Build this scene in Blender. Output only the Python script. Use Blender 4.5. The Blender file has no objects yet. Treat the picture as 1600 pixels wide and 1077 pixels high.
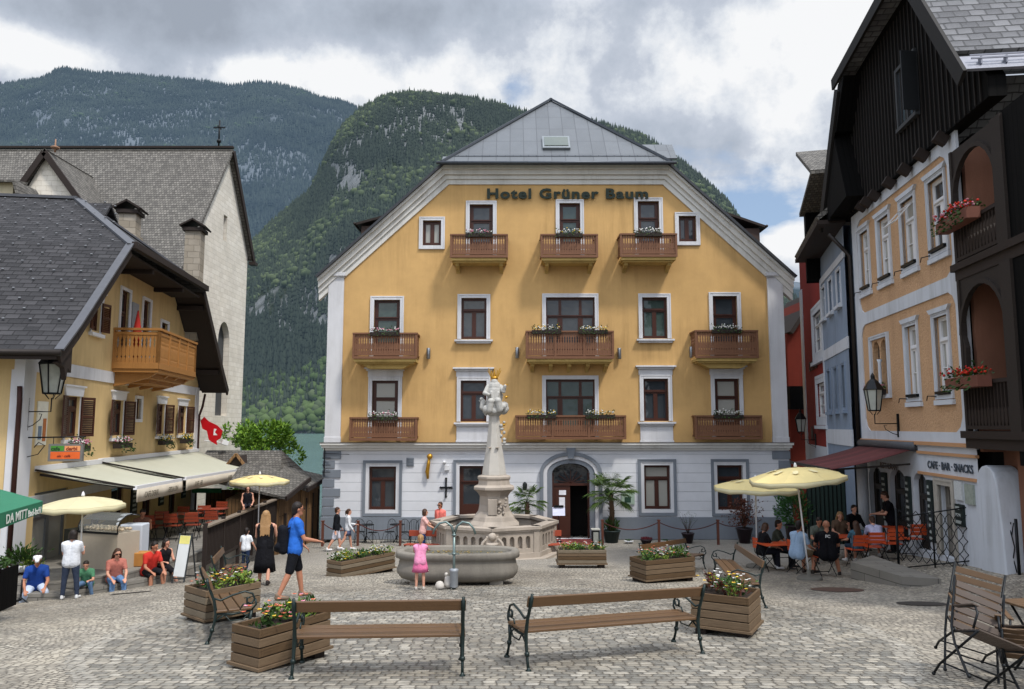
import bpy, math, random
import numpy as np
from mathutils import Vector, Matrix, Euler
from mathutils.geometry import tessellate_polygon
R = math.radians
sc = bpy.context.scene
col = sc.collection
rnd = random.Random(7)
ZC, FPX, PITCH = 1.87, 1180.0, R(6.15)
CP, SP = math.cos(PITCH), math.sin(PITCH)

# ------------------------------------------------------------------ surveying helpers (photo point -> place in the world)
def ray(px, py):
    u = (px-800)/FPX; v = (538.5-py)/FPX
    return Vector((u, CP-v*SP, SP+v*CP))
def at(px, py, Y):
    d = ray(px, py); t = Y/d.y
    return Vector((d.x*t, Y, ZC+d.z*t))
def sstep(a, b, x):
    t = max(0.0, min(1.0, (x-a)/(b-a))); return t*t*(3-2*t)
def ground_z(x, y):
    z = -0.097*min(y, 30.0) if y > 0 else -0.05*y
    if y > 30: z -= 0.02*min(y-30, 8)
    if y > 39: z -= 0.5*min(y-39, 8)
    z -= 0.085*max(0, min(-x-6.5, 6))*sstep(9, 15, y)
    z += 0.42*sstep(8.6, 10.6, x)*sstep(9, 14, y)*(1-sstep(26, 30, y))
    return z
def gp(px, py, dz=0.0):
    d = ray(px, py); y = 4.0; prev = None
    while y < 60:
        t = y/d.y; x = d.x*t; z = ZC+d.z*t
        f = z-(ground_z(x, y)+dz)
        if f < 0:
            a, b = y-0.05, y
            for _ in range(12):
                m = (a+b)/2; t = m/d.y
                if ZC+d.z*t-(ground_z(d.x*t, m)+dz) < 0: b = m
                else: a = m
            t = b/d.y
            return Vector((d.x*t, b, ZC+d.z*t))
        y += 0.05
    t = 33/d.y
    return Vector((d.x*t, 33, ZC+d.z*t))
class Frame:
    """a wall standing at origin o with heading ang: local x along the wall, local y into the building, z up"""
    def __init__(s, o, ang):
        s.o = Vector(o); s.ang = ang
        s.M = Matrix.Translation(s.o) @ Matrix.Rotation(ang, 4, 'Z'); s.I = s.M.inverted()
    def pt(s, px, py, depth=0.0):
        C = s.I @ Vector((0, 0, ZC)); d = s.I.to_3x3() @ ray(px, py)
        t = (depth-C.y)/d.y
        p = C+d*t
        return p.x, p.z
    def loc(s, px, py, Y):
        return s.I @ at(px, py, Y)

# ------------------------------------------------------------------ objects
def tag(o, label=None, cat=None, group=None, kind=None):
    if label: o['label'] = label
    if cat: o['category'] = cat
    if group: o['group'] = group
    if kind: o['kind'] = kind
    return o
def empty(name, loc=(0, 0, 0), rz=0.0, label=None, cat=None, group=None):
    o = bpy.data.objects.new(name, None); col.objects.link(o)
    o.location = loc; o.rotation_euler = (0, 0, rz); o.empty_display_size = 0.3
    return tag(o, label, cat, group)
def kids(o): return [c for c in bpy.data.objects if c.parent == o]
def copy_tree(o, parent=None):
    ks = KIDS.get(o.name, [])
    c = o.copy(); col.objects.link(c); c.parent = parent
    KIDS[c.name] = []
    for k in ks:
        n = copy_tree(k, c); KIDS[c.name].append(n)
    return c
KIDS = {}
def reg(o, parent):
    o.parent = parent
    if parent is not None: KIDS.setdefault(parent.name, []).append(o)

class MB:
    def __init__(s, M=None):
        s.v = []; s.f = []; s.mi = []; s.sm = []; s.M = M; s.m = 0; s.smooth = False
    def _add(s, vs, fs, smooth=None):
        b = len(s.v)
        if s.M is not None: vs = [s.M @ Vector(p) for p in vs]
        s.v.extend([tuple(p) for p in vs])
        sm = s.smooth if smooth is None else smooth
        for f in fs:
            s.f.append(tuple(i+b for i in f)); s.mi.append(s.m); s.sm.append(sm)
    def box(s, x0, x1, y0, y1, z0, z1):
        s._add([(x0,y0,z0),(x1,y0,z0),(x1,y1,z0),(x0,y1,z0),(x0,y0,z1),(x1,y0,z1),(x1,y1,z1),(x0,y1,z1)],
               [(0,3,2,1),(4,5,6,7),(0,1,5,4),(1,2,6,5),(2,3,7,6),(3,0,4,7)])
        return s
    def obox(s, c, size, rot=(0,0,0)):
        m = Matrix.Translation(Vector(c)) @ Euler(rot).to_matrix().to_4x4()
        a, b, d = size[0]/2, size[1]/2, size[2]/2
        vs = [m @ Vector(p) for p in [(-a,-b,-d),(a,-b,-d),(a,b,-d),(-a,b,-d),(-a,-b,d),(a,-b,d),(a,b,d),(-a,b,d)]]
        s._add(vs, [(0,3,2,1),(4,5,6,7),(0,1,5,4),(1,2,6,5),(2,3,7,6),(3,0,4,7)])
        return s
    def beam(s, p, q, w, h, up=(0,0,1)):
        p = Vector(p); q = Vector(q); d = (q-p).normalized(); up = Vector(up)
        sd = d.cross(up)
        if sd.length < 1e-4: sd = d.cross(Vector((0,1,0)))
        sd.normalize(); u = sd.cross(d)
        sd *= w/2; u *= h/2
        s._add([p-sd-u,p+sd-u,p+sd+u,p-sd+u,q-sd-u,q+sd-u,q+sd+u,q-sd+u],
               [(0,1,2,3),(4,7,6,5),(0,4,5,1),(1,5,6,2),(2,6,7,3),(3,7,4,0)])
        return s
    def tube(s, pts, r, n=8, closed=False, smooth=True, sq=1.0):
        pts = [Vector(p) for p in pts]; k = len(pts)
        rs = r if isinstance(r, (list, tuple)) else [r]*k
        d0 = (pts[1]-pts[0]).normalized()
        nrm = d0.cross(Vector((0,0,1)))
        if nrm.length < 1e-3: nrm = d0.cross(Vector((0,1,0)))
        nrm.normalize(); vs = []
        for i, p in enumerate(pts):
            a = pts[(i-1) % k] if (closed or i > 0) else p
            b = pts[(i+1) % k] if (closed or i < k-1) else p
            d = (b-a).normalized()
            nrm = (nrm-d*nrm.dot(d))
            if nrm.length < 1e-6: nrm = d.cross(Vector((1,0,0)))
            nrm.normalize(); bn = d.cross(nrm)
            for j in range(n):
                t = 2*math.pi*j/n
                vs.append(p+(nrm*math.cos(t)+bn*math.sin(t)*sq)*rs[i])
        fs = []
        for i in range(k if closed else k-1):
            for j in range(n):
                a = i*n+j; b = i*n+(j+1) % n; c = ((i+1) % k)*n+(j+1) % n; d = ((i+1) % k)*n+j
                fs.append((a, b, c, d))
        if not closed:
            fs.append(tuple(range(n-1, -1, -1))); fs.append(tuple((k-1)*n+j for j in range(n)))
        s._add(vs, fs, smooth)
        return s
    def lathe(s, prof, n=24, c=(0,0,0), smooth=True, phase=0.0, sx=1.0, sy=1.0, wob=None):
        vs = []; c = Vector(c)
        for i, (r, z) in enumerate(prof):
            for j in range(n):
                t = 2*math.pi*j/n+phase
                rr = r*(wob(t, i) if wob else 1)
                vs.append(c+Vector((rr*math.cos(t)*sx, rr*math.sin(t)*sy, z)))
        fs = []
        for i in range(len(prof)-1):
            for j in range(n):
                fs.append((i*n+j, i*n+(j+1) % n, (i+1)*n+(j+1) % n, (i+1)*n+j))
        if prof[0][0] > 1e-4: fs.append(tuple(range(n-1, -1, -1)))
        if prof[-1][0] > 1e-4: fs.append(tuple((len(prof)-1)*n+j for j in range(n)))
        s._add(vs, fs, smooth)
        return s
    def prism(s, poly, y0, y1, plane='xz'):
        n = len(poly)
        def mk(a, b, d):
            return (a, d, b) if plane == 'xz' else ((d, a, b) if plane == 'yz' else (a, b, d))
        vs = [mk(a, b, y0) for a, b in poly]+[mk(a, b, y1) for a, b in poly]
        fs = [tuple(range(n)), tuple(range(2*n-1, n-1, -1))]
        for i in range(n):
            j = (i+1) % n; fs.append((i, i+n, j+n, j))
        s._add(vs, fs)
        return s
    def poly(s, pts):
        s._add(pts, [tuple(range(len(pts)))]); return s
    def slab(s, pts, th):
        """thick sheet under a polygon"""
        pts = [Vector(p) for p in pts]; n = (pts[1]-pts[0]).cross(pts[2]-pts[0]).normalized()
        if n.z < 0: n = -n
        k = len(pts); lo = [p-n*th for p in pts]
        s._add(pts+lo, [tuple(range(k)), tuple(range(2*k-1, k-1, -1))]+[(i, i+k, (i+1) % k+k, (i+1) % k) for i in range(k)])
        return s
    def ball(s, c, r, sub=1, jit=0.0, sc_=(1,1,1), smooth=True, rn=None):
        vs, fs = ICO[sub]; c = Vector(c); rn = rn or rnd
        out = []
        for p in vs:
            k = r*(1+(rn.random()-.5)*jit)
            out.append(c+Vector((p[0]*sc_[0], p[1]*sc_[1], p[2]*sc_[2]))*k)
        s._add(out, fs, smooth)
        return s
    def cone(s, p, q, r0, r1, n=10):
        """capsule with a taper between two joints"""
        p = Vector(p); q = Vector(q); d = q-p; L = d.length
        if L < 1e-5: return s.ball(p, max(r0, r1), 2)
        d /= L; a = d.cross(Vector((0,0,1)))
        if a.length < 1e-3: a = d.cross(Vector((0,1,0)))
        a.normalize(); b = d.cross(a); vs = []; rings = []
        for k in range(1, 4): t = -math.pi/2+k*math.pi/8; rings.append((p+d*r0*math.sin(t), r0*math.cos(t)))
        rings.append((p, r0)); rings.append((q, r1))
        for k in range(1, 4): t = k*math.pi/8; rings.append((q+d*r1*math.sin(t), r1*math.cos(t)))
        vs.append(p-d*r0)
        for c, r in rings:
            for j in range(n):
                t = 2*math.pi*j/n; vs.append(c+(a*math.cos(t)+b*math.sin(t))*r)
        vs.append(q+d*r1); fs = []
        for j in range(n): fs.append((0, 1+(j+1) % n, 1+j))
        for i in range(len(rings)-1):
            o = 1+i*n
            for j in range(n): fs.append((o+j, o+(j+1) % n, o+n+(j+1) % n, o+n+j))
        o = 1+(len(rings)-1)*n; e = len(vs)-1
        for j in range(n): fs.append((o+j, o+(j+1) % n, e))
        s._add(vs, fs, True)
        return s
    def wall(s, outer, holes, y=0.0, reveal=0.2):
        """flat wall with openings in the local xz plane, with reveals going into the wall"""
        loops = [[Vector((a, b, 0)) for a, b in outer]]+[[Vector((a, b, 0)) for a, b in h] for h in holes]
        flat = [p for l in loops for p in l]
        tr = tessellate_polygon(loops)
        vs = [(p.x, y, p.y) for p in flat]; fs = []
        for t in tr:
            a, b, c = [flat[i] for i in t]
            if (b-a).cross(c-a).z < 0: t = (t[0], t[2], t[1])
            fs.append(tuple(t))
        s._add(vs, fs)
        for h in holes:
            n = len(h)
            area = sum(h[i][0]*h[(i+1) % n][1]-h[(i+1) % n][0]*h[i][1] for i in range(n))
            hh = h if area > 0 else h[::-1]
            vs = [(a, y, b) for a, b in hh]+[(a, y+reveal, b) for a, b in hh]
            s._add(vs, [(i, (i+1) % n, (i+1) % n+n, i+n) for i in range(n)])
        return s
    def leaf(s, p, d, L, w, up=None):
        p = Vector(p); d = Vector(d).normalized()
        sd = d.cross(Vector(up) if up is not None else Vector((rnd.uniform(-1,1), rnd.uniform(-1,1), rnd.uniform(-1,1))))
        if sd.length < 1e-4: sd = Vector((1,0,0))
        sd.normalize(); n = sd.cross(d)
        s._add([p, p+d*L*.45+sd*w/2+n*L*.06, p+d*L, p+d*L*.45-sd*w/2+n*L*.06], [(0,1,2,3)], False)
        return s
    def build(s, name, mats, parent=None, bevel=0.0, recalc=False, mods=None):
        me = bpy.data.meshes.new(name)
        me.from_pydata(s.v, [], s.f)
        if not isinstance(mats, (list, tuple)): mats = [mats]
        for m in mats: me.materials.append(m)
        me.polygons.foreach_set('material_index', s.mi)
        me.polygons.foreach_set('use_smooth', s.sm)
        if recalc or True:
            import bmesh
            if recalc:
                bm = bmesh.new(); bm.from_mesh(me); bmesh.ops.recalc_face_normals(bm, faces=bm.faces); bm.to_mesh(me); bm.free()
        auto_uv(me)
        o = bpy.data.objects.new(name, me); col.objects.link(o); reg(o, parent)
        if bevel > 0:
            b = o.modifiers.new('b', 'BEVEL'); b.width = bevel; b.segments = 2; b.limit_method = 'ANGLE'; b.angle_limit = R(40)
            b.harden_normals = False
        return o
def auto_uv(me):
    nl = len(me.loops)
    if nl == 0 or nl > 400000: return
    uv = me.uv_layers.new(name='UVMap'); n = len(me.polygons)
    nr = np.empty(n*3, np.float32); me.polygons.foreach_get('normal', nr); nr = nr.reshape(-1, 3)
    ls = np.empty(n, np.int32); me.polygons.foreach_get('loop_total', ls)
    vi = np.empty(nl, np.int32); me.loops.foreach_get('vertex_index', vi)
    co = np.empty(len(me.vertices)*3, np.float32); me.vertices.foreach_get('co', co); co = co.reshape(-1, 3)[vi]
    N = np.repeat(nr, ls, axis=0)
    hz = np.abs(N[:, 2]) > 0.999
    u = np.stack([-N[:, 1], N[:, 0], np.zeros(nl, np.float32)], 1)
    ln = np.linalg.norm(u, axis=1, keepdims=True); ln[ln < 1e-6] = 1
    u = u/ln; u[hz] = (1, 0, 0)
    v = np.cross(N, u); v[hz] = (0, 1, 0)
    out = np.stack([(co*u).sum(1), (co*v).sum(1)], 1).astype(np.float32)
    uv.data.foreach_set('uv', out.ravel())
def _ico(sub):
    import bmesh
    bm = bmesh.new(); bmesh.ops.create_icosphere(bm, subdivisions=sub, radius=1.0)
    vs = [tuple(v.co) for v in bm.verts]; fs = [tuple(v.index for v in f.verts) for f in bm.faces]; bm.free()
    return vs, fs
ICO = {1: _ico(1), 2: _ico(2), 3: _ico(3)}
def rect(x0, x1, z0, z1): return [(x0, z0), (x1, z0), (x1, z1), (x0, z1)]
def arc(cx, cz, r, a0, a1, n, rz=None):
    rz = rz or r
    return [(cx+r*math.cos(a0+(a1-a0)*i/n), cz+rz*math.sin(a0+(a1-a0)*i/n)) for i in range(n+1)]

# ------------------------------------------------------------------ materials
MATS = {}
def lin(c):
    if isinstance(c, str):
        c = c.lstrip('#'); c = [int(c[i:i+2], 16)/255 for i in (0, 2, 4)]
    return [(x/12.92 if x <= .04045 else ((x+.055)/1.055)**2.4) for x in c]+[1.0]
class NT:
    def __init__(s, name):
        m = bpy.data.materials.new(name); m.use_nodes = True; s.mat = m; s.t = m.node_tree
        s.b = s.t.nodes['Principled BSDF']; s.out = s.t.nodes['Material Output']
    def n(s, typ, **kw):
        nd = s.t.nodes.new(typ)
        for k, v in kw.items(): setattr(nd, k, v)
        return nd
    def l(s, a, b): s.t.links.new(a, b)
    def coord(s, kind='Object', scale=(1,1,1), rot=(0,0,0)):
        tc = s.n('ShaderNodeTexCoord'); mp = s.n('ShaderNodeMapping')
        mp.inputs['Scale'].default_value = scale; mp.inputs['Rotation'].default_value = rot
        s.l(tc.outputs[kind], mp.inputs[0]); return mp.outputs[0]
    def noise(s, vec, scale, det=6, rough=.6, dist=0.0):
        n = s.n('ShaderNodeTexNoise'); n.inputs['Scale'].default_value = scale; n.inputs['Detail'].default_value = det
        n.inputs['Roughness'].default_value = rough; n.inputs['Distortion'].default_value = dist
        if vec is not None: s.l(vec, n.inputs['Vector'])
        return n
    def ramp(s, fac, stops):
        r = s.n('ShaderNodeValToRGB'); e = r.color_ramp.elements
        while len(e) < len(stops): e.new(.5)
        for i, (p, c) in enumerate(stops):
            e[i].position = p; e[i].color = c if len(c) == 4 else list(c)+[1]
        s.l(fac, r.inputs[0]); return r.outputs[0]
    def mix(s, fac, a, b, mode='MIX'):
        m = s.n('ShaderNodeMix', data_type='RGBA', blend_type=mode)
        for inp, v in ((m.inputs[0], fac), (m.inputs[6], a), (m.inputs[7], b)):
            if hasattr(v, 'is_linked') or hasattr(v, 'links'): s.l(v, inp)
            elif isinstance(v, (int, float)): inp.default_value = v
            else: inp.default_value = v
        return m.outputs[2]
    def math(s, op, a, b=0.0, clamp=False):
        m = s.n('ShaderNodeMath', operation=op); m.use_clamp = clamp
        for inp, v in ((m.inputs[0], a), (m.inputs[1], b)):
            if isinstance(v, (int, float)): inp.default_value = v
            else: s.l(v, inp)
        return m.outputs[0]
    def bump(s, h, strength, dist=0.02, nrm=None):
        b = s.n('ShaderNodeBump'); b.inputs['Strength'].default_value = strength; b.inputs['Distance'].default_value = dist
        s.l(h, b.inputs['Height'])
        if nrm is not None: s.l(nrm, b.inputs['Normal'])
        s.l(b.outputs[0], s.b.inputs['Normal']); return b.outputs[0]
    def setc(s, c, rough=.8, metal=0.0, spec=.3):
        if hasattr(c, 'links'): s.l(c, s.b.inputs['Base Color'])
        else: s.b.inputs['Base Color'].default_value = c
        if hasattr(rough, 'links'): s.l(rough, s.b.inputs['Roughness'])
        else: s.b.inputs['Roughness'].default_value = rough
        s.b.inputs['Metallic'].default_value = metal; s.b.inputs['Specular IOR Level'].default_value = spec
        return s.mat
def scal(c, k): return [min(1, x*k) for x in c[:3]]+[1]
def plain(name, c, rough=.7, metal=0.0, spec=.3, var=.25, scale=6.0, bump=.1, bs=60.0, grime=0.0):
    if name in MATS: return MATS[name]
    t = NT(name); c = lin(c) if isinstance(c, str) else list(c)+[1]*(4-len(c))
    vec = t.coord(); n = t.noise(vec, scale)
    cc = t.mix(n.outputs[0], scal(c, 1-var), scal(c, 1+var))
    if grime:
        n2 = t.noise(t.coord(scale=(1, 1, .25)), .9, 8, .7)
        g = t.ramp(n2.outputs[0], [(.45, (0,0,0,1)), (.75, (1,1,1,1))])
        cc = t.mix(t.math('MULTIPLY', g, grime), cc, scal(c, .35))
    if bump:
        n3 = t.noise(vec, bs, 4); t.bump(n3.outputs[0], bump, .03 if name.startswith('cloth_') else .01)
    MATS[name] = t.setc(cc, rough, metal, spec); return MATS[name]
def stucco(name, c, var=.12, bump=.35, bs=25.0, grime=.35, bdist=.012):
    if name in MATS: return MATS[name]
    t = NT(name); c = lin(c); vec = t.coord()
    n1 = t.noise(vec, .55, 8, .65); n2 = t.noise(vec, 6, 5)
    cc = t.mix(t.ramp(n1.outputs[0], [(.3, (0,0,0,1)), (.7, (1,1,1,1))]), scal(c, 1-var), scal(c, 1+var))
    pt = t.noise(vec, 1.7, 2, .4); cc = t.mix(t.math('MULTIPLY', t.ramp(pt.outputs[0], [(.62, (0,0,0,1)), (.66, (1,1,1,1))]), .14), cc, scal(c, .8))
    cc = t.mix(t.math('MULTIPLY', n2.outputs[0], .25), cc, scal(c, .8))
    st = t.noise(t.coord(scale=(2.2, 2.2, .18)), 1.3, 8, .7)          # runs of rain dirt
    g = t.ramp(st.outputs[0], [(.44, (0,0,0,1)), (.70, (1,1,1,1))])
    wh = t.noise(vec, .42, 3); g = t.math('MULTIPLY', g, t.ramp(wh.outputs[0], [(.42, (.15,.15,.15,1)), (.62, (1.4,1.4,1.4,1))]))
    cc = t.mix(t.math('MULTIPLY', g, grime*1.3), cc, [c[0]*.5, c[1]*.48, c[2]*.45, 1])
    n3 = t.noise(vec, bs, 5, .7); t.bump(n3.outputs[0], bump, bdist)
    if bdist > .02: cc = t.mix(t.math('MULTIPLY', t.ramp(n3.outputs[0], [(.35, (1,1,1,1)), (.5, (0,0,0,1))]), .35), cc, scal(c, .55))
    MATS[name] = t.setc(cc, .9, 0, .15); return MATS[name]
def wood(name, c, var=.4, scale=3.0, axis=0, rough=.6, plank=None, spec=.3, coords='UV', bump=.25, gap=.012):
    """grain runs along texture axis; plank=(length,width) adds board joints"""
    if name in MATS: return MATS[name]
    t = NT(name); c = lin(c) if isinstance(c, str) else list(c)+[1]*(4-len(c))
    sc_ = [18, 18, 18]; sc_[axis] = 1.4
    vec = t.coord(coords, tuple(sc_)); n = t.noise(vec, scale, 6, .65, .6)
    vec2 = t.coord('Object'); n2 = t.noise(vec2, 2.1, 5, .6)
    cc = t.mix(n.outputs[0], scal(c, 1-var), scal(c, 1+var))
    cc = t.mix(t.math('MULTIPLY', n2.outputs[0], .5), cc, scal([c[0], c[1]*.95, c[2]*.9, 1], .6))
    h = n.outputs[0]
    if plank:
        br = t.n('ShaderNodeTexBrick'); br.offset = .37; br.inputs['Scale'].default_value = 1.0
        br.inputs['Brick Width'].default_value = plank[0]; br.inputs['Row Height'].default_value = plank[1]
        br.inputs['Mortar Size'].default_value = gap; br.inputs['Mortar Smooth'].default_value = .1
        br.inputs['Color1'].default_value = (.72,.72,.72,1); br.inputs['Color2'].default_value = (1.2,1.2,1.2,1)
        br.inputs['Mortar'].default_value = (.12,.12,.12,1)
        rt = (0, 0, 0) if axis == 0 else (0, 0, R(90))
        t.l(t.coord(coords, (1,1,1), rt), br.inputs['Vector'])
        cc = t.mix(1.0, cc, br.outputs[0], 'MULTIPLY')
        h = t.math('SUBTRACT', h, t.math('MULTIPLY', br.outputs[1], 2.0))
    t.bump(h, bump, .01)
    MATS[name] = t.setc(cc, rough, 0, spec); return MATS[name]
def bricky(name, cols, bw, bh, mortar, msize=.02, rough=.85, bump=.6, var=.3, dist=.0, offset=.5, spec=.2, stain=.5, edge=None, coords='UV', bdist=.03, specks=None):
    """coursed units: shingles, slates, masonry"""
    if name in MATS: return MATS[name]
    t = NT(name); a, b = lin(cols[0]), lin(cols[1])
    tc = t.coord(coords)
    nv = t.noise(t.coord('Object'), 1.2, 3)
    if dist:
        nd = t.noise(tc, 2.2, 3); ad = t.n('ShaderNodeVectorMath', operation='MULTIPLY_ADD')
        t.l(nd.outputs[1], ad.inputs[0]); ad.inputs[1].default_value = (dist, dist, 0); t.l(tc, ad.inputs[2]); tc = ad.outputs[0]
    br = t.n('ShaderNodeTexBrick'); br.offset = offset; br.inputs['Scale'].default_value = 1.0
    br.inputs['Brick Width'].default_value = bw; br.inputs['Row Height'].default_value = bh
    br.inputs['Mortar Size'].default_value = msize; br.inputs['Mortar Smooth'].default_value = .15
    br.inputs['Color1'].default_value = a; br.inputs['Color2'].default_value = b; br.inputs['Mortar'].default_value = lin(mortar)
    t.l(tc, br.inputs['Vector'])
    cc = br.outputs[0]
    n2 = t.noise(t.coord('Object'), .7, 8, .7)
    cc = t.mix(t.math('MULTIPLY', t.ramp(n2.outputs[0], [(.4, (0,0,0,1)), (.7, (1,1,1,1))]), stain), cc, scal(a, .55))
    n3 = t.noise(t.coord(coords, (1, 12, 1)), 14, 4)
    cc = t.mix(t.math('MULTIPLY', n3.outputs[0], var), cc, scal(b, 1.35))
    h = t.math('SUBTRACT', t.math('MULTIPLY', n3.outputs[0], .3), br.outputs[1])
    # each course tilts: the lower edge stands proud
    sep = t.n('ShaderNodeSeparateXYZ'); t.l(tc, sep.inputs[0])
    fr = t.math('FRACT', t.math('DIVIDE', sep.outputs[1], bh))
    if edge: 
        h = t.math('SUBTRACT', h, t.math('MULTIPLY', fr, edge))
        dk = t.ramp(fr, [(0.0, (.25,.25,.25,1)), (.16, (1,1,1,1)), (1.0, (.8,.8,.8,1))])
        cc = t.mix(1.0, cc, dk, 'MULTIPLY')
    if specks:
        wn = t.n('ShaderNodeTexVoronoi'); wn.inputs['Scale'].default_value = specks; t.l(t.coord(coords), wn.inputs['Vector'])
        cc = t.mix(t.ramp(wn.outputs[0], [(.10, (1,1,1,1)), (.14, (0,0,0,1))]), cc, lin('#a8a8a8'))
    t.bump(h, bump, bdist)
    MATS[name] = t.setc(cc, rough, 0, spec); return MATS[name]
def glass(name, tint=(.02,.024,.028), curtain=None, rough=.04):
    if name in MATS: return MATS[name]
    t = NT(name); vec = t.coord()
    n = t.noise(vec, 1.6, 4, .6); cc = t.mix(n.outputs[0], list(tint)+[1], [x*2.0+.004 for x in tint]+[1])
    if curtain:
        w = t.n('ShaderNodeTexWave'); w.inputs['Scale'].default_value = 9; w.inputs['Distortion'].default_value = 2.0
        t.l(vec, w.inputs['Vector'])
        cc = t.mix(t.math('MULTIPLY', w.outputs[1], .5), lin(curtain), scal(lin(curtain), .35))
    n2 = t.noise(vec, 1.1, 3); t.bump(n2.outputs[0], .22, .05)
    MATS[name] = t.setc(cc, rough, 0, .6); return MATS[name]
def leafm(name, c1, c2, rough=.6, scale=3.0):
    if name in MATS: return MATS[name]
    t = NT(name); n = t.noise(t.coord(), scale, 3); g = t.n('ShaderNodeNewGeometry')
    cc = t.mix(g.outputs['Random Per Island'], lin(c1), lin(c2))
    cc = t.mix(t.math('MULTIPLY', n.outputs[0], .5), cc, scal(lin(c1), .5))
    m = t.setc(cc, rough, 0, .25)
    t.b.inputs['Subsurface Weight'].default_value = 0.0
    MATS[name] = m; return m
def text_mesh(body, size, ext, parent, mat, M, name='lettering', bold=0.0, xs=1.0, align='LEFT', space=1.0):
    cu = bpy.data.curves.new(name, 'FONT'); cu.body = body; cu.size = size; cu.extrude = ext; cu.offset = bold
    cu.align_x = align; cu.space_character = space; cu.resolution_u = 3
    o = bpy.data.objects.new('tmp_text', cu); col.objects.link(o)
    dg = bpy.context.evaluated_depsgraph_get(); dg.update()
    me = bpy.data.meshes.new_from_object(o.evaluated_get(dg)); bpy.data.objects.remove(o); bpy.data.curves.remove(cu)
    me.transform(M @ Matrix.Diagonal((xs, 1, 1, 1))); me.materials.clear(); me.materials.append(mat); me.name = name
    ob = bpy.data.objects.new(name, me); col.objects.link(ob); reg(ob, parent); return ob
def translucent(m, c, k=.4):
    nt_ = m.node_tree; tb = nt_.nodes.new('ShaderNodeBsdfTranslucent'); tb.inputs[0].default_value = lin(c); mx = nt_.nodes.new('ShaderNodeMixShader'); mx.inputs[0].default_value = k
    nt_.links.new(nt_.nodes['Principled BSDF'].outputs[0], mx.inputs[1]); nt_.links.new(tb.outputs[0], mx.inputs[2]); nt_.links.new(mx.outputs[0], nt_.nodes['Material Output'].inputs['Surface']); return m
def face_front(x, y, z):   # lettering on a local xz wall that faces -y
    return Matrix.Translation((x, y, z)) @ Matrix.Rotation(R(90), 4, 'X')
# ================================================================== camera, light, sky
cam = bpy.data.cameras.new('camera'); camo = bpy.data.objects.new('camera', cam); col.objects.link(camo)
camo.location = (0, 0, ZC); camo.rotation_euler = (math.pi/2+PITCH, 0, 0)
cam.sensor_width = 36; cam.lens = FPX/1600*36; cam.clip_start = .1; cam.clip_end = 20000
sc.camera = camo
SUN_EL, SUN_AZ = R(58), R(136)      # azimuth clockwise from +Y: high, behind the camera and to the right
sd = bpy.data.lights.new('sun', 'SUN'); sun = bpy.data.objects.new('sun', sd); col.objects.link(sun)
sd.energy = 3.3; sd.angle = R(7); sd.color = (1.0, .955, .88)
sv = Vector((math.sin(SUN_AZ)*math.cos(SUN_EL), math.cos(SUN_AZ)*math.cos(SUN_EL), math.sin(SUN_EL)))
sun.rotation_euler = (-sv).to_track_quat('-Z', 'Y').to_euler(); sun.location = (0, 0, 60)
w = bpy.data.worlds.new('World'); sc.world = w; w.use_nodes = True
nt = w.node_tree; N = nt.nodes; L = nt.links.new; bg = N['Background']
sky = N.new('ShaderNodeTexSky'); sky.sky_type = 'NISHITA'; sky.sun_disc = False
sky.sun_elevation = SUN_EL; sky.sun_rotation = SUN_AZ; sky.air_density = 1.2; sky.dust_density = 1.0
def wm(op, a, b=0.0, clamp=False):
    m = N.new('ShaderNodeMath'); m.operation = op; m.use_clamp = clamp
    for i, v in enumerate((a, b)):
        if isinstance(v, (int, float)): m.inputs[i].default_value = v
        else: L(v, m.inputs[i])
    return m.outputs[0]
def wramp(f, st):
    r = N.new('ShaderNodeValToRGB'); e = r.color_ramp.elements
    while len(e) < len(st): e.new(.5)
    for i, (p, c) in enumerate(st): e[i].position = p; e[i].color = (list(c) if not isinstance(c, (int, float)) else [c]*3)+[1]
    L(f, r.inputs[0]); return r.outputs[0]
def wmix(f, a, b, mode='MIX'):
    m = N.new('ShaderNodeMix'); m.data_type = 'RGBA'; m.blend_type = mode
    for i, v in ((0, f), (6, a), (7, b)):
        if hasattr(v, 'links'): L(v, m.inputs[i])
        else: m.inputs[i].default_value = v
    return m.outputs[2]
tc = N.new('ShaderNodeTexCoord'); sp = N.new('ShaderNodeSeparateXYZ'); L(tc.outputs['Generated'], sp.inputs[0])
zz = wm('ADD', wm('MAXIMUM', sp.outputs[2], 0.0), .32)
cb = N.new('ShaderNodeCombineXYZ'); L(wm('DIVIDE', sp.outputs[0], zz), cb.inputs[0]); L(wm('DIVIDE', sp.outputs[1], zz), cb.inputs[1])
L(wm('MULTIPLY', sp.outputs[2], 1.5), cb.inputs[2])
def wnoise(vec, s, d, r, off=(0,0,0), dist=0.0):
    mp = N.new('ShaderNodeMapping'); mp.inputs['Location'].default_value = off; L(vec, mp.inputs[0])
    n = N.new('ShaderNodeTexNoise'); n.inputs['Scale'].default_value = s; n.inputs['Detail'].default_value = d
    n.inputs['Roughness'].default_value = r; n.inputs['Distortion'].default_value = dist; L(mp.outputs[0], n.inputs['Vector'])
    return n.outputs[0]
def blob(px, py, sx, sy):
    """soft patch of sky around a bearing: 1 in its middle"""
    d = ray(px, py).normalized(); k = FPX
    s = N.new('ShaderNodeVectorMath'); s.operation = 'SUBTRACT'; L(tc.outputs['Generated'], s.inputs[0]); s.inputs[1].default_value = d
    m = N.new('ShaderNodeVectorMath'); m.operation = 'MULTIPLY'; L(s.outputs[0], m.inputs[0]); m.inputs[1].default_value = (k/sx, k/sx, k/sy)
    ln = N.new('ShaderNodeVectorMath'); ln.operation = 'LENGTH'; L(m.outputs[0], ln.inputs[0])
    return wm('POWER', 2.718, wm('MULTIPLY', wm('MULTIPLY', ln.outputs[1], ln.outputs[1]), -1.0))
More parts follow.
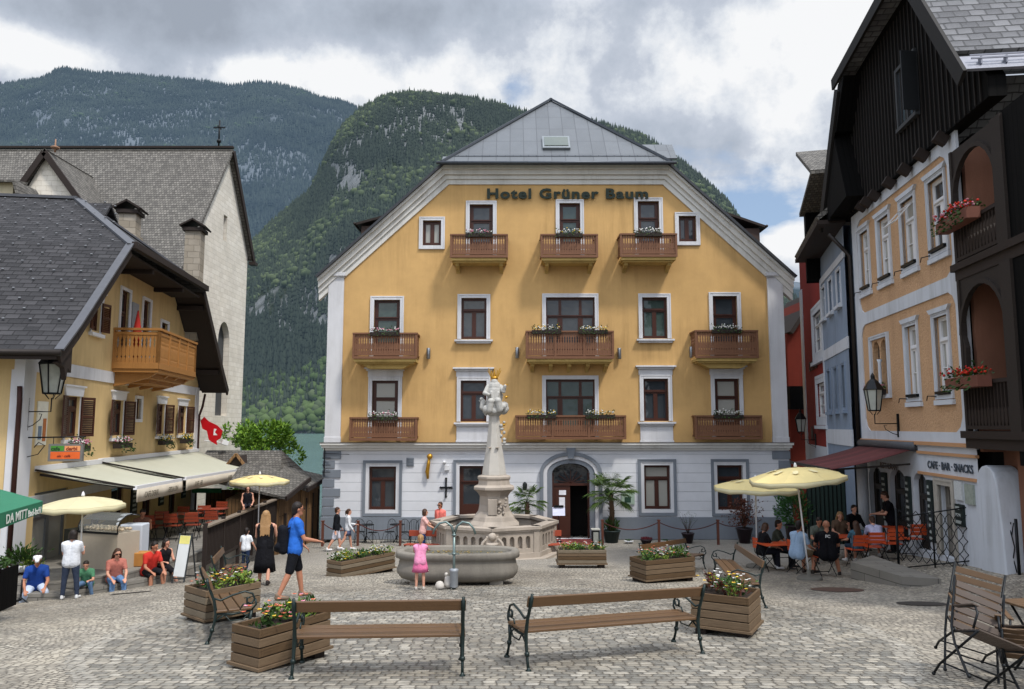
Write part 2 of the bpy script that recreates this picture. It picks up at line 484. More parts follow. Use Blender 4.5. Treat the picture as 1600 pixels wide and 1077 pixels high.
n1 = wnoise(cb.outputs[0], 1.9, 14, .60, (3.1, .7, 0), .3)
n2 = wnoise(tc.outputs['Generated'], 5.5, 14, .58, (8.2, 2.2, 1), .0)
n3 = wnoise(cb.outputs[0], 1.0, 5, .5, (1.0, 5.0, 3))
n4 = wnoise(tc.outputs['Generated'], 11.0, 12, .62, (2.2, 9.1, .5), .0)
bil = n4
cover = wm('ADD', wm('MULTIPLY', n1, 1.0), wm('MULTIPLY', n2, .55))
for b_, a_ in ((blob(455, 88, 120, 34), -.30), (blob(240, 100, 70, 18), -.22), (blob(1230, 330, 110, 50), -.12), (blob(1120, 290, 100, 40), -.10), (blob(805, 150, 45, 32), -.24),
               (blob(575, 62, 60, 16), -.2), (blob(150, 10, 330, 60), .30), (blob(700, 0, 500, 36), .25), (blob(590, 118, 80, 40), .25), (blob(720, 100, 60, 50), .2),
               (blob(1080, 40, 230, 90), .25), (blob(60, 90, 90, 40), .25), (blob(1240, 150, 110, 60), .15), (blob(1240, 390, 60, 30), .2), (blob(345, 95, 50, 28), .2)):
    cover = wm('ADD', cover, wm('MULTIPLY', b_, a_))
mask = wramp(cover, [(.58, 0.0), (.66, .6), (.72, 1.0)])
shade = wm('ADD', wm('MULTIPLY', n2, .85), wm('ADD', wm('MULTIPLY', n3, .15), wm('MULTIPLY', bil, .40)))
for b_, a_ in ((blob(300, 30, 280, 36), -.13), (blob(40, 15, 200, 36), -.12), (blob(700, 8, 300, 34), -.08), (blob(600, 120, 120, 42), .20), (blob(1190, 70, 150, 80), .16), (blob(390, 110, 70, 30), .20),
               (blob(60, 78, 130, 24), .22), (blob(960, 130, 130, 60), -.06), (blob(1240, 370, 80, 40), .2), (blob(730, 110, 70, 40), .14)):
    shade = wm('ADD', shade, wm('MULTIPLY', b_, a_))
shade = wm('SUBTRACT', shade, .215)
cloud = wramp(shade, [(.24, (.35, .395, .47)), (.40, (.46, .515, .605)), (.48, (.55, .60, .69)), (.54, (.74, .78, .84)), (.61, (.93, .94, .955))])
nsky = wmix(1.0, sky.outputs[0], (.16, .165, .17, 1), 'MULTIPLY')
nsky = wmix(.55, nsky, (.36, .47, .66, 1))
skyc = wmix(wm('MULTIPLY', mask, 1.0), nsky, cloud)
up_ = wramp(sp.outputs[2], [(.50, 0.0), (.95, 1.0)]); bk_ = wramp(wm('MULTIPLY', sp.outputs[1], -1.0), [(.0, 0.0), (.6, 1.0)])
glow = wm('ADD', 1.0, wm('ADD', wm('MULTIPLY', up_, 2.0), wm('MULTIPLY', wm('MULTIPLY', bk_, wramp(sp.outputs[2], [(.0, 0.0), (.3, 1.0)])), 1.1)))   # unseen sky overhead and behind the camera brightened, added to light the facades
vm = N.new('ShaderNodeVectorMath'); vm.operation = 'SCALE'; L(skyc, vm.inputs[0]); L(glow, vm.inputs[3]); skyc = vm.outputs[0]
L(skyc, bg.inputs[0]); bg.inputs[1].default_value = 1.0
sc.view_settings.view_transform = 'Standard'; sc.view_settings.look = 'None'; sc.view_settings.exposure = 0; sc.view_settings.gamma = 1
sc.cycles.max_bounces = 6; sc.cycles.use_denoising = True
sc.cycles.sample_clamp_indirect = 6.0

# ================================================================== ground, lake
def ground_mat():
    t = NT('cobbles'); tc_ = t.coord('Object'); sep = t.n('ShaderNodeSeparateXYZ'); t.l(tc_, sep.inputs[0])
    X, Y = sep.outputs[0], sep.outputs[1]
    def setts(bw, bh, dist, wave, seed):
        nd = t.noise(tc_, 1.3, 3); s2 = t.n('ShaderNodeSeparateXYZ'); t.l(nd.outputs[1], s2.inputs[0])
        nf = t.noise(tc_, 9.0, 2); s3 = t.n('ShaderNodeSeparateXYZ'); t.l(nf.outputs[1], s3.inputs[0])
        u = t.math('ADD', X, t.math('ADD', t.math('MULTIPLY', s2.outputs[0], dist), t.math('MULTIPLY', s3.outputs[0], .05)))
        v = t.math('ADD', Y, t.math('ADD', t.math('MULTIPLY', s2.outputs[1], dist), t.math('MULTIPLY', s3.outputs[1], .05)))
        if wave:
            v = t.math('ADD', v, t.math('MULTIPLY', t.math('ABSOLUTE', t.math('SINE', t.math('MULTIPLY', X, math.pi/1.7))), wave))
        vr = t.math('DIVIDE', v, bh); row = t.math('FLOOR', vr)
        rr = t.n('ShaderNodeTexWhiteNoise', noise_dimensions='1D'); t.l(row, rr.inputs['W'])
        ur = t.math('ADD', t.math('DIVIDE', u, bw), t.math('MULTIPLY', rr.outputs[0], 3.0)); cl = t.math('FLOOR', ur)
        cid = t.n('ShaderNodeCombineXYZ'); t.l(cl, cid.inputs[0]); t.l(row, cid.inputs[1]); cid.inputs[2].default_value = seed
        wn = t.n('ShaderNodeTexWhiteNoise', noise_dimensions='3D'); t.l(cid.outputs[0], wn.inputs['Vector'])
        fu = t.math('ABSOLUTE', t.math('SUBTRACT', t.math('FRACT', ur), .5)); fv = t.math('ABSOLUTE', t.math('SUBTRACT', t.math('FRACT', vr), .5))
        e = t.math('MAXIMUM', fu, fv)
        e = t.math('MAXIMUM', e, t.math('MULTIPLY', t.math('ADD', fu, fv), .60))
        return wn.outputs[0], e
    r1, e1 = setts(.095, .078, .25, .28, 1.0)
    r2, e2 = setts(.152, .105, .12, 0, 5.0)
    dx = t.math('SUBTRACT', X, -.2); dy = t.math('SUBTRACT', Y, 11.6)
    rad = t.math('SQRT', t.math('ADD', t.math('MULTIPLY', dx, dx), t.math('MULTIPLY', dy, dy)))
    nr = t.noise(tc_, .8, 4); rad = t.math('ADD', rad, t.math('MULTIPLY', nr.outputs[0], .5))
    inside = t.math('LESS_THAN', t.math('ADD', rad, t.math('MULTIPLY', t.noise(tc_, 7, 2).outputs[0], .5)), 6.1)
    ring = t.math('MULTIPLY', t.math('GREATER_THAN', rad, 5.6), t.math('LESS_THAN', rad, 5.85))
    c1 = t.ramp(r1, [(0, lin('#837e75')), (.35, lin('#968f84')), (.7, lin('#a59e92')), (1, lin('#b5aea1'))])
    c2 = t.ramp(r2, [(0, lin('#74736f')), (.3, lin('#888680')), (.55, lin('#938e84')), (.8, lin('#9f998e')), (1, lin('#b6b1a7'))])
    cc = t.mix(inside, c1, c2)
    cc = t.mix(t.math('MULTIPLY', ring, .5), cc, lin('#b4afa6'))
    e = t.n('ShaderNodeMix', data_type='FLOAT'); t.l(inside, e.inputs[0]); t.l(e1, e.inputs[2]); t.l(e2, e.inputs[3]); e = e.outputs[0]
    gap = t.ramp(e, [(.41, (0,0,0,1)), (.47, (1,1,1,1))])
    big = t.noise(tc_, .28, 6, .6); bigr = t.ramp(big.outputs[0], [(.32, (.62,.60,.58,1)), (.55, (1,1,1,1)), (.75, (1.18,1.16,1.12,1))])
    cc = t.mix(1.0, cc, bigr, 'MULTIPLY')
    med = t.noise(tc_, 2.2, 6, .7); cc = t.mix(1.0, cc, t.ramp(med.outputs[0], [(.3, (.7,.7,.7,1)), (.6, (1.08,1.06,1.02,1))]), 'MULTIPLY')
    fine = t.noise(tc_, 55, 4); cc = t.mix(t.math('MULTIPLY', fine.outputs[0], .35), cc, scal(lin('#8a857c'), .6))
    cc = t.mix(t.math('MULTIPLY', gap, .72), cc, lin('#575149'))
    # smooth flagged strip in front of the hotel
    far = t.ramp(t.math('DIVIDE', Y, 40), [(.52, (0,0,0,1)), (.60, (1,1,1,1))])
    cc = t.mix(t.math('MULTIPLY', far, .65), cc, lin('#8e8981'))
    rough = t.n('ShaderNodeMix', data_type='FLOAT'); t.l(inside, rough.inputs[0]); rough.inputs[2].default_value = .82
    rr = t.math('ADD', t.math('MULTIPLY', r2, .25), .34); t.l(rr, rough.inputs[3])
    dome = t.math('MULTIPLY', t.math('POWER', t.math('MULTIPLY', e, 2.0), 5.0), -1.0)
    h = t.math('ADD', dome, t.math('ADD', t.math('MULTIPLY', fine.outputs[0], .25), t.math('MULTIPLY', t.math('ADD', r1, r2), .22)))
    t.bump(h, .85, .022)
    return t.setc(cc, rough.outputs[0], 0, .35)
m = MB(); nx, ny = 150, 170
xs = [-60+i*.8 for i in range(nx+1)]; ys = [-20+j*.42 for j in range(ny+1)]
xs = sorted(set([round(-60+i*2.5, 2) for i in range(49)]+[round(-16+i*.5, 2) for i in range(65)])); ys = [round(-20+j*.6, 2) for j in range(118)]
vs = [(x, y, ground_z(x, y)) for y in ys for x in xs]; W_ = len(xs)
fs = [(j*W_+i, j*W_+i+1, (j+1)*W_+i+1, (j+1)*W_+i) for j in range(len(ys)-1) for i in range(W_-1)]
m._add(vs, fs, True); g = m.build('ground', ground_mat()); tag(g, kind='structure')
t = NT('lake_water'); n = t.noise(t.coord('Object', (1, .35, 1)), .9, 8, .65); nb = t.noise(t.coord('Object', (1, .3, 1)), .05, 3)
cc = t.mix(nb.outputs[0], lin('#4d6466'), lin('#66807f')); t.bump(n.outputs[0], .9, .35)
lakem = t.setc(cc, .16, 0, .5)
m = MB(); m.poly([(-900, 41, -4.35), (900, 41, -4.35), (3500, 4000, -4.35), (-3500, 4000, -4.35)])
tag(m.build('lake', lakem), kind='structure')
m = MB(); m.poly([(-4000, -3000, -9), (4000, -3000, -9), (9000, 9000, -9), (-9000, 9000, -9)])
tag(m.build('terrain', plain('earth', '#5c6048', .9, bump=0)), kind='structure')

# ================================================================== hills
def interp(tab, x):
    return np.interp(x, [a for a, b in tab], [b for a, b in tab])
_rs = np.random.RandomState(5)
def fbm_grid(seed, size=256, octs=6, rough=.55):
    rs = np.random.RandomState(seed); out = np.zeros((size, size)); amp = 1.0; tot = 0
    for o in range(octs):
        k = 4*2**o
        g_ = rs.rand(k, k); idx = np.arange(size)*k/size; i0 = idx.astype(int); f = idx-i0; f = f*f*(3-2*f); i1 = (i0+1) % k
        a = g_[np.ix_(i0, i0)]*(1-f)[:, None]*(1-f)[None]+g_[np.ix_(i1, i0)]*f[:, None]*(1-f)[None]+g_[np.ix_(i0, i1)]*(1-f)[:, None]*f[None]+g_[np.ix_(i1, i1)]*f[:, None]*f[None]
        out += a*amp; tot += amp; amp *= rough
    return out/tot-.5
FB = fbm_grid(3); FB2 = fbm_grid(11)
def samp(g_, x, y):
    s = g_.shape[0]; x = np.mod(x, s-1e-6); y = np.mod(y, s-1e-6); i = x.astype(int); j = y.astype(int); fx = x-i; fy = y-j
    i1 = (i+1) % s; j1 = (j+1) % s
    return g_[i, j]*(1-fx)*(1-fy)+g_[i1, j]*fx*(1-fy)+g_[i, j1]*(1-fx)*fy+g_[i1, j1]*fx*fy
def hill(name, sky_tab, y0, y1, px0, px1, rough, p, mat, z0=-6.0, NX=260, NY=150, lift=0.0):
    """real terrain: foot at y0, crest at y1, crest height surveyed per bearing"""
    px = np.linspace(px0, px1, NX); X0 = (px-800)/FPX*1.0
    py = interp(sky_tab, px)
    vv = (538.5-py)/FPX; el = (SP+vv*CP)/(CP-vv*SP)
    top = ZC+el*y1+lift
    bear = X0/(CP-vv*SP)
    def height(ix, t):
        y = y0+(y1-y0)*t
        tp = np.interp(ix, np.arange(NX), top); b = np.interp(ix, np.arange(NX), bear)
        x = b*y
        s = np.where(t <= 1, np.clip(t, 0, 1)**p, 1-(t-1)*.9)
        h = z0+(tp-z0)*s
        amp = rough*np.clip(t*3, 0, 1)*np.clip(np.abs(1-t)*4+.08, 0, 1)
        h = h+amp*(samp(FB, x*.12+40, y*.12)+.5*np.abs(samp(FB2, x*.28+40, y*.28)))
        return x, y, h
    ii, tt = np.meshgrid(np.arange(NX), np.linspace(0, 1.25, NY))
    x, y, h = height(ii.astype(float), tt)
    co = np.stack([x, y, h], -1).reshape(-1, 3)
    a = (np.arange(NY-1)[:, None]*NX+np.arange(NX-1)[None]).ravel()
    f = np.stack([a, a+1, a+NX+1, a+NX], 1)
    me = bpy.data.meshes.new(name); me.from_pydata(co.tolist(), [], f.tolist()); me.materials.append(mat)
    me.polygons.foreach_set('use_smooth', [True]*len(f))
    o = bpy.data.objects.new(name, me); col.objects.link(o); tag(o, kind='structure')
    return height, NX
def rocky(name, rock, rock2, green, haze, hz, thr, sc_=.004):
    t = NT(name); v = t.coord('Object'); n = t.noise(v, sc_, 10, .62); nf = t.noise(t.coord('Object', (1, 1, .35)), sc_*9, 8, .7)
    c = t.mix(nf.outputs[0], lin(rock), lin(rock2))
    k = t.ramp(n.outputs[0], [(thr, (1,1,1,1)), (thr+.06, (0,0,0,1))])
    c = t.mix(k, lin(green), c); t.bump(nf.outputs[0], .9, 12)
    t.b.inputs['Emission Color'].default_value = lin(haze); t.b.inputs['Emission Strength'].default_value = hz  # aerial haze painted in: the rock emits a constant bluish tone
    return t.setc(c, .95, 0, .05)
near_sky = [(250, 470), (300, 430), (388, 386), (430, 346), (482, 302), (506, 252), (530, 206), (560, 174), (600, 152), (640, 146), (700, 152), (760, 160), (830, 180), (900, 188),
            (950, 197), (1000, 211), (1045, 238), (1100, 284), (1140, 320), (1190, 400), (1225, 445), (1260, 490), (1330, 560), (1400, 620)]
far_sky = [(-300, 160), (0, 132), (60, 123), (95, 106), (150, 113), (250, 121), (330, 129), (360, 134), (400, 127), (430, 129), (470, 139), (500, 153), (530, 156), (570, 174), (650, 220), (800, 300), (1000, 380), (1150, 425), (1225, 437), (1260, 441), (1400, 452), (1900, 500)]
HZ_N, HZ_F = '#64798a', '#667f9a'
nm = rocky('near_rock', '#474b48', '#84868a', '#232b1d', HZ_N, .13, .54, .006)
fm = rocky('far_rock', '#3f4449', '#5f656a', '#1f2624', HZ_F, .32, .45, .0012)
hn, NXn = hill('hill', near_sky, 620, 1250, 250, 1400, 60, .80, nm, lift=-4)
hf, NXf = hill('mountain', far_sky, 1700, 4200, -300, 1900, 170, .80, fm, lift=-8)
# a pale sunlit slope further down the valley, seen in the gap beside the hotel
gap_sky = [(1150, 520), (1200, 470), (1235, 466), (1250, 480), (1300, 500), (1400, 540)]
CLIFFS = [(1.0, 545, 285, 48, 34, .95), (1.0, 435, 480, 50, 50, .85), (1.0, 640, 225, 50, 26, .5), (1.0, 500, 400, 30, 26, .6), (1.0, 720, 190, 40, 16, .5)]
def forest(name, height, NX, n, tmin, tmax, hmin, hmax, conif, cols, haze, hz, seed, pxr=None, rock_thr=.12, sides=5, keep=None, levels=3):
    rs = np.random.RandomState(seed)
    ix = rs.uniform(pxr[0]*NX, pxr[1]*NX, n); t = np.maximum(rs.uniform(tmin, tmax, n), 0)**.85
    x, y, z = height(ix, t)
    cl = samp(FB2, x*.35+90, y*.35+z*.5); rk = samp(FB, z*.6+x*.25+10, x*.5+y*.1)
    pxs = 800+FPX*(x/y)*.965; pys = 538.5-FPX*np.tan(np.arctan((z-ZC)/y)-PITCH); bare = np.zeros(n)
    for _, cx, cy, sx_, sy_, k_ in CLIFFS: bare = np.maximum(bare, k_*np.exp(-((pxs-cx)/sx_)**2-((pys-cy)/sy_)**2)) if 'distant' not in name else bare
    ok = ((rk < rock_thr) | (rs.rand(n) < .22) | (t > .93)) & (rs.rand(n) > bare*1.15+2.2*bare*samp(FB2, x*.9+5, z*.9))
    x, y, z, cl, t = x[ok], y[ok], z[ok], cl[ok], t[ok]; n = len(x)
    h = hmin+(hmax-hmin)*rs.rand(n)**1.6*1.25; dec = (rs.rand(n) > conif-cl*1.6)
    V = []; F = []; C = []
    # conifers: stacked ragged cones
    for grp in (False, True):
        s = dec == grp; xx, yy, zz_, hh = x[s], y[s], z[s], h[s]; k = len(xx)
        if k == 0: continue
        if not grp:
            tv = []; tf = []
            for lv in range(levels):
                zb = .08+lv*.27; zt = min(1.0, zb+.46); r = .20*(1-lv*.27); b0 = len(tv)
                for j in range(sides): tv.append((math.cos(j*2*math.pi/sides+lv)*r*(1 if j % 2 else .8), math.sin(j*2*math.pi/sides+lv)*r*(1 if j % 2 else .8), zb-(.03 if j % 2 else 0)))
                tv.append((0, 0, zt if lv < levels-1 else 1.0))
                for j in range(sides): tf.append((b0+j, b0+(j+1) % sides, b0+sides))
            tv = np.array(tv); tf = np.array(tf)
            w_ = hh*rs.uniform(.75, 1.25, k)
        else:
            v0, f0 = ICO[1]; tv = np.array(v0)*(.36, .36, .42)+(0, 0, .5); tf = np.array(f0); w_ = hh*.95; hh = hh*.72
        P = tv[None]*np.stack([w_, w_, hh], 1)[:, None]
        if grp: P = P+rs.uniform(-.09, .09, P.shape)*hh[:, None, None]
        a = rs.uniform(0, 6.28, k); ca, sa = np.cos(a)[:, None], np.sin(a)[:, None]
        Q = np.stack([P[..., 0]*ca-P[..., 1]*sa+xx[:, None], P[..., 0]*sa+P[..., 1]*ca+yy[:, None], P[..., 2]+zz_[:, None]-1.0], -1)
        b = sum(len(v_) for v_ in V)
        V.append(Q.reshape(-1, 3)); F.append((tf[None]+(np.arange(k)*len(tv))[:, None, None]+b).reshape(-1, 3))
        A, B = (np.array(cols[2]), np.array(cols[3])) if grp else (np.array(cols[0]), np.array(cols[1]))
        q = np.clip(rs.rand(k)*.7+cl[s]*2.2+.1, 0, 1)[:, None]
        cc_ = A*(1-q)+B*q; cc_ = np.concatenate([cc_, np.ones((k, 1))], 1)
        C.append(np.repeat(cc_, len(tv), 0))
    V = np.concatenate(V); F = np.concatenate(F); C = np.concatenate(C)
    me = bpy.data.meshes.new(name); me.vertices.add(len(V)); me.vertices.foreach_set('co', V.astype(np.float32).ravel())
    me.loops.add(len(F)*3); me.loops.foreach_set('vertex_index', F.astype(np.int32).ravel())
    me.polygons.add(len(F)); me.polygons.foreach_set('loop_start', np.arange(0, len(F)*3, 3, dtype=np.int32))
    me.update(calc_edges=True)
    ca_ = me.color_attributes.new('tint', 'FLOAT_COLOR', 'POINT'); ca_.data.foreach_set('color', C.astype(np.float32).ravel())
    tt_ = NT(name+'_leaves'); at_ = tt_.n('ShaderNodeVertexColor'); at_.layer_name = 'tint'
    tt_.b.inputs['Emission Color'].default_value = lin(haze); tt_.b.inputs['Emission Strength'].default_value = hz  # painted haze again: foliage given a constant bluish emission
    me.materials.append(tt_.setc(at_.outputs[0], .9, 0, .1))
    o = bpy.data.objects.new(name, me); col.objects.link(o); tag(o, kind='stuff')
    return o
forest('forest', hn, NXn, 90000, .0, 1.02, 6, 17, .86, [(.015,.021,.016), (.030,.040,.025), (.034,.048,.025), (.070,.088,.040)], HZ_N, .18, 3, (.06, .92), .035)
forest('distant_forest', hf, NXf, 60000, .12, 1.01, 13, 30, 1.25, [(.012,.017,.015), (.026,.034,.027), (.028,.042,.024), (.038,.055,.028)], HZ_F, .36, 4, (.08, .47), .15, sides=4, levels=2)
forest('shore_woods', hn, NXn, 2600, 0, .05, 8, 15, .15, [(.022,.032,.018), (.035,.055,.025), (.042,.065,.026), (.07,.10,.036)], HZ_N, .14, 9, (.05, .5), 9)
# ================================================================== shared materials
YEL = stucco('ochre_render', '#c29d68', .13, .3, 40, .30)
WHT = stucco('white_render', '#c9c9cc', .06, .2, 40, .30)
GRYT = stucco('grey_trim', '#767c84', .08, .2, 40, .2)
CREAMT = stucco('pale_trim', '#cfcdc8', .06, .15, 40, .35)
WFR = plain('white_paint', '#d2d2d4', .5, var=.06, bump=.03)
BRN = wood('brown_window_wood', '#43251c', .25, 2, 0, .4, coords='Object')
PANE = glass('dark_pane'); PANEC = glass('curtained_pane', curtain='#a5a39b', rough=.12); PANEG = glass('green_tinted_pane', (.03,.045,.04))
BALW = wood('balcony_wood', '#74503a', .35, 2, 2, .6, coords='Object')
BALW2 = wood('honey_balcony_wood', '#a0703c', .3, 2, 2, .55, coords='Object')
DKW = wood('dark_roof_wood', '#2a211d', .4, 2, 0, .75, coords='Object')
BLKW = wood('black_stained_boards', '#070606', .5, 2, 1, .85, plank=(5, .16), gap=.02, spec=.12)
IRON = plain('black_iron', '#14171a', .45, .6, .5, .3, bump=.1)
IRONG = plain('green_black_iron', '#10201e', .4, .3, .5, .4, bump=.15)
METR = bricky('seamed_metal_roof', ('#4f5358', '#5a5e63'), .62, 1.25, '#36393e', .018, .45, .4, .12, offset=0, spec=.5, stain=.4, bdist=.02)
DARKIN = plain('dark_interior', '#0b0a09', .9, bump=0)  # near-black backing: darkness of the rooms behind openings put into the colour
DOWNP = plain('dark_pipe', '#2b2624', .5, .4, bump=0)
GEO = leafm('geranium_leaf', '#1d3312', '#3c5a20')
LEAF = leafm('leaf_green', '#24401a', '#4f7030')
LEAFY = leafm('leaf_yellow_green', '#4c6a22', '#8a9a40')
FWH = leafm('white_petal', '#c9c7c2', '#efeeea'); FRD = leafm('red_petal', '#9c1410', '#d8381e'); FOR = leafm('orange_petal', '#b2442a', '#d98a68')
FYE = leafm('yellow_petal', '#c99a1a', '#e8cc50'); FPK = leafm('pink_petal', '#b0607a', '#dca0b0')
DRYL = leafm('bronze_leaf', '#3a1f18', '#6b3a28')
WFPAINT = WFR

def slat_panel(m, p, q, z0, z1, w=.105, th=.022, diamonds=True):
    """row of fretwork boards from p to q (xy points), standing z0..z1"""
    p = Vector((p[0], p[1], 0)); q = Vector((q[0], q[1], 0)); d = (q-p); L_ = d.length; d.normalize(); nrm = Vector((-d.y, d.x, 0))
    n = max(1, round(L_/w)); w = L_/n; h = z1-z0; g = .004; a = w*.26
    for i in range(n):
        l, r = i*w+g, (i+1)*w-g
        if diamonds:
            pr = [(r, 0), (r, h*.16), (r-a*.7, h*.20), (r, h*.25), (r, h*.48), (r-a, h*.60), (r-a*.5, h*.66), (r-a, h*.72), (r, h*.84), (r, h)]
            pl = [(l, h), (l, h*.84), (l+a, h*.72), (l+a*.5, h*.66), (l+a, h*.60), (l, h*.48), (l, h*.25), (l+a*.7, h*.20), (l, h*.16), (l, 0)]
        else: pr = [(r, 0), (r, h)]; pl = [(l, h), (l, 0)]
        pts = pr+pl; k = len(pts)
        f = [p+d*x+nrm*(-th/2)+Vector((0, 0, z0+z)) for x, z in pts]; b = [v+nrm*th for v in f]
        m._add(f+b, [tuple(range(k)), tuple(range(2*k-1, k-1, -1))]+[(j, j+k, (j+1) % k+k, (j+1) % k) for j in range(k)])
def casement(root, x0, x1, z0, z1, y, fm_=None, pm_=None, style='tall', fw=.055, name='window', depth=.09):
    """framed window or glazed door set back in the wall, with its pane as a sub-part"""
    fm_ = fm_ or BRN; pm_ = pm_ or PANE; W = x1-x0; H = z1-z0
    m = MB()
    m.box(x0, x0+fw, y, y+depth, z0, z1); m.box(x1-fw, x1, y, y+depth, z0, z1)
    m.box(x0+fw, x1-fw, y, y+depth, z0, z0+fw); m.box(x0+fw, x1-fw, y, y+depth, z1-fw, z1)
    yi = y+.014
    if style in ('tall', 'door', 'triple', 'grid'):
        zt = z0+H*.70; m.box(x0+fw, x1-fw, y-.015, y+depth-.01, zt-.035, zt+.035)
        m.box(x0+fw+.04, x1-fw-.04, y-.03, y-.005, zt-.02, zt+.0)
        if style == 'tall' or style == 'grid':
            c = (x0+x1)/2; m.box(c-.045, c+.045, yi, y+depth-.01, z0+fw, zt-.035)
            s = .045
            for a, b in ((x0+fw, c-.045), (c+.045, x1-fw)):
                m.box(a, a+s, yi, y+depth-.02, z0+fw, zt-.035); m.box(b-s, b, yi, y+depth-.02, z0+fw, zt-.035)
                m.box(a+s, b-s, yi, y+depth-.02, z0+fw, z0+fw+.07); m.box(a+s, b-s, yi, y+depth-.02, zt-.09, zt-.035)
                if style == 'grid':
                    zm = (z0+zt)/2; m.box(a+s, b-s, yi, y+depth-.03, zm-.012, zm+.012)
            m.box(x0+fw, x1-fw, yi, y+depth-.02, z1-fw-.05, z1-fw); m.box(x0+fw, x1-fw, yi, y+depth-.02, zt+.035, zt+.075)
            m.box(x0+fw, x0+fw+s, yi, y+depth-.02, zt+.075, z1-fw-.05); m.box(x1-fw-s, x1-fw, yi, y+depth-.02, zt+.075, z1-fw-.05)
        elif style == 'door':
            s = .11
            m.box(x0+fw, x0+fw+s, yi, y+depth-.02, z0+fw, zt-.035); m.box(x1-fw-s, x1-fw, yi, y+depth-.02, z0+fw, zt-.035)
            m.box(x0+fw+s, x1-fw-s, yi, y+depth-.02, zt-.12, zt-.035); m.box(x0+fw+s, x1-fw-s, yi, y+depth-.02, z0+fw, z0+H*.28)
            m.box(x0+fw, x0+fw+s, yi, y+depth-.02, zt+.035, z1-fw); m.box(x1-fw-s, x1-fw, yi, y+depth-.02, zt+.035, z1-fw)
            m.box(x0+fw+s, x1-fw-s, yi, y+depth-.02, z1-fw-.06, z1-fw)
        elif style == 'triple':
            for k in (.29, .71): m.box(x0+W*k-.06, x0+W*k+.06, yi, y+depth-.01, z0+fw, z1-fw)
            for a, b in ((x0+fw, x0+W*.29-.06), (x0+W*.29+.06, x0+W*.71-.06), (x0+W*.71+.06, x1-fw)):
                s = .05
                m.box(a, a+s, yi, y+depth-.02, z0+fw, zt-.035); m.box(b-s, b, yi, y+depth-.02, z0+fw, zt-.035)
                m.box(a+s, b-s, yi, y+depth-.02, zt-.09, zt-.035); m.box(a+s, b-s, yi, y+depth-.02, z0+fw, z0+H*.15)
                m.box(a, b, yi, y+depth-.02, z1-fw-.05, z1-fw)
    elif style == 'small':
        c = (x0+x1)/2; m.box(c-.03, c+.03, yi, y+depth-.01, z0+fw, z1-fw)
        for a, b in ((x0+fw, c-.03), (c+.03, x1-fw)):
            m.box(a, a+.06, yi, y+depth-.02, z0+fw, z1-fw); m.box(b-.06, b, yi, y+depth-.02, z0+fw, z1-fw); m.box(a+.06, b-.06, yi, y+depth-.02, z0+fw, z0+.16); m.box(a+.06, b-.06, yi, y+depth-.02, z1-.14, z1-fw)
    w_ = m.build(name, fm_, root)
    p = MB(); p.poly([(x0+.02, y+depth-.035, z0+.02), (x1-.02, y+depth-.035, z0+.02), (x1-.02, y+depth-.035, z1-.02), (x0+.02, y+depth-.035, z1-.02)])
    po = p.build('pane', pm_, w_); cx_, cz_ = (x0+x1)/2, (z0+z1)/2
    for v in po.data.vertices: v.co.x -= cx_; v.co.z -= cz_
    po.location = (cx_, 0, cz_); ta, tb_ = rnd.uniform(-.016, .016), rnd.uniform(-.012, .012)
    for v in po.data.vertices: v.co.y += v.co.x*ta+v.co.z*tb_
    return w_
def surround(m, x0, x1, z0, z1, t, y0=-.06, y1=.06, bottom=True):
    """moulded frame round an opening (x0..z1 is the opening)"""
    for k, (a, b) in enumerate(((0, t*.62), (t*.62, t))):
        yy = y0+k*.02 if k == 0 else y0-.015
        zb = z0-b if bottom else z0
        m.box(x0-b, x0-a, yy, y1, zb, z1+b); m.box(x1+a, x1+b, yy, y1, zb, z1+b); m.box(x0-a, x1+a, yy, y1, z1+a, z1+b)
        if bottom: m.box(x0-a, x1+a, yy, y1, z0-b, z0-a)
FLOWERS = []
def flower_box(name, loc, rz, L_, label, group, cols, seed, drop=.15, h=.16, dpt=.2, boxm=None, n=60, spread=.2):
    """planted trough: a box, its foliage and its blossoms"""
    r = random.Random(seed); root = empty(name, loc, rz, label, 'flower box', group)
    m = MB(); a = L_/2
    m.box(-a, a, -dpt/2, dpt/2, 0, .02); m.box(-a, a, -dpt/2, -dpt/2+.02, .02, h); m.box(-a, a, dpt/2-.02, dpt/2, .02, h); m.box(-a, -a+.02, -dpt/2+.02, dpt/2-.02, .02, h); m.box(a-.02, a, -dpt/2+.02, dpt/2-.02, .02, h)
    m.box(-a+.02, a-.02, -dpt/2+.02, dpt/2-.02, h*.6, h*.8)
    m.build('trough', boxm or DKW, root)
    f = MB(); bl = MB()
    for i in range(int(n*L_*2.2)):
        x = r.uniform(-a, a); y = r.gauss(0, dpt*.35); z = h+abs(r.gauss(0, .09)); d = Vector((r.gauss(0, .5), r.gauss(0, .6), r.uniform(-.3, 1)))
        if r.random() < .3: y = -dpt/2-.03-r.random()*.05; z = h-r.random()*drop; d = Vector((r.gauss(0,.5), -1, -.6))
        f.leaf((x, y, z), d, r.uniform(.06, .12), .05)
    f.build('foliage', GEO, root)
    k = 0
    bls = {}
    for i in range(int(n*L_*.9)):
        c = r.choice(cols); x = r.uniform(-a*.95, a*.95); y = r.gauss(-.03, dpt*.4); z = h+.06+abs(r.gauss(0, .07))
        b = bls.setdefault(c.name, (c, MB()))[1]
        b.ball((x, y, z), r.uniform(.018, .035), 1, .5, rn=r)
    for c, b in bls.values(): b.build('blossom', c, root)
    return root
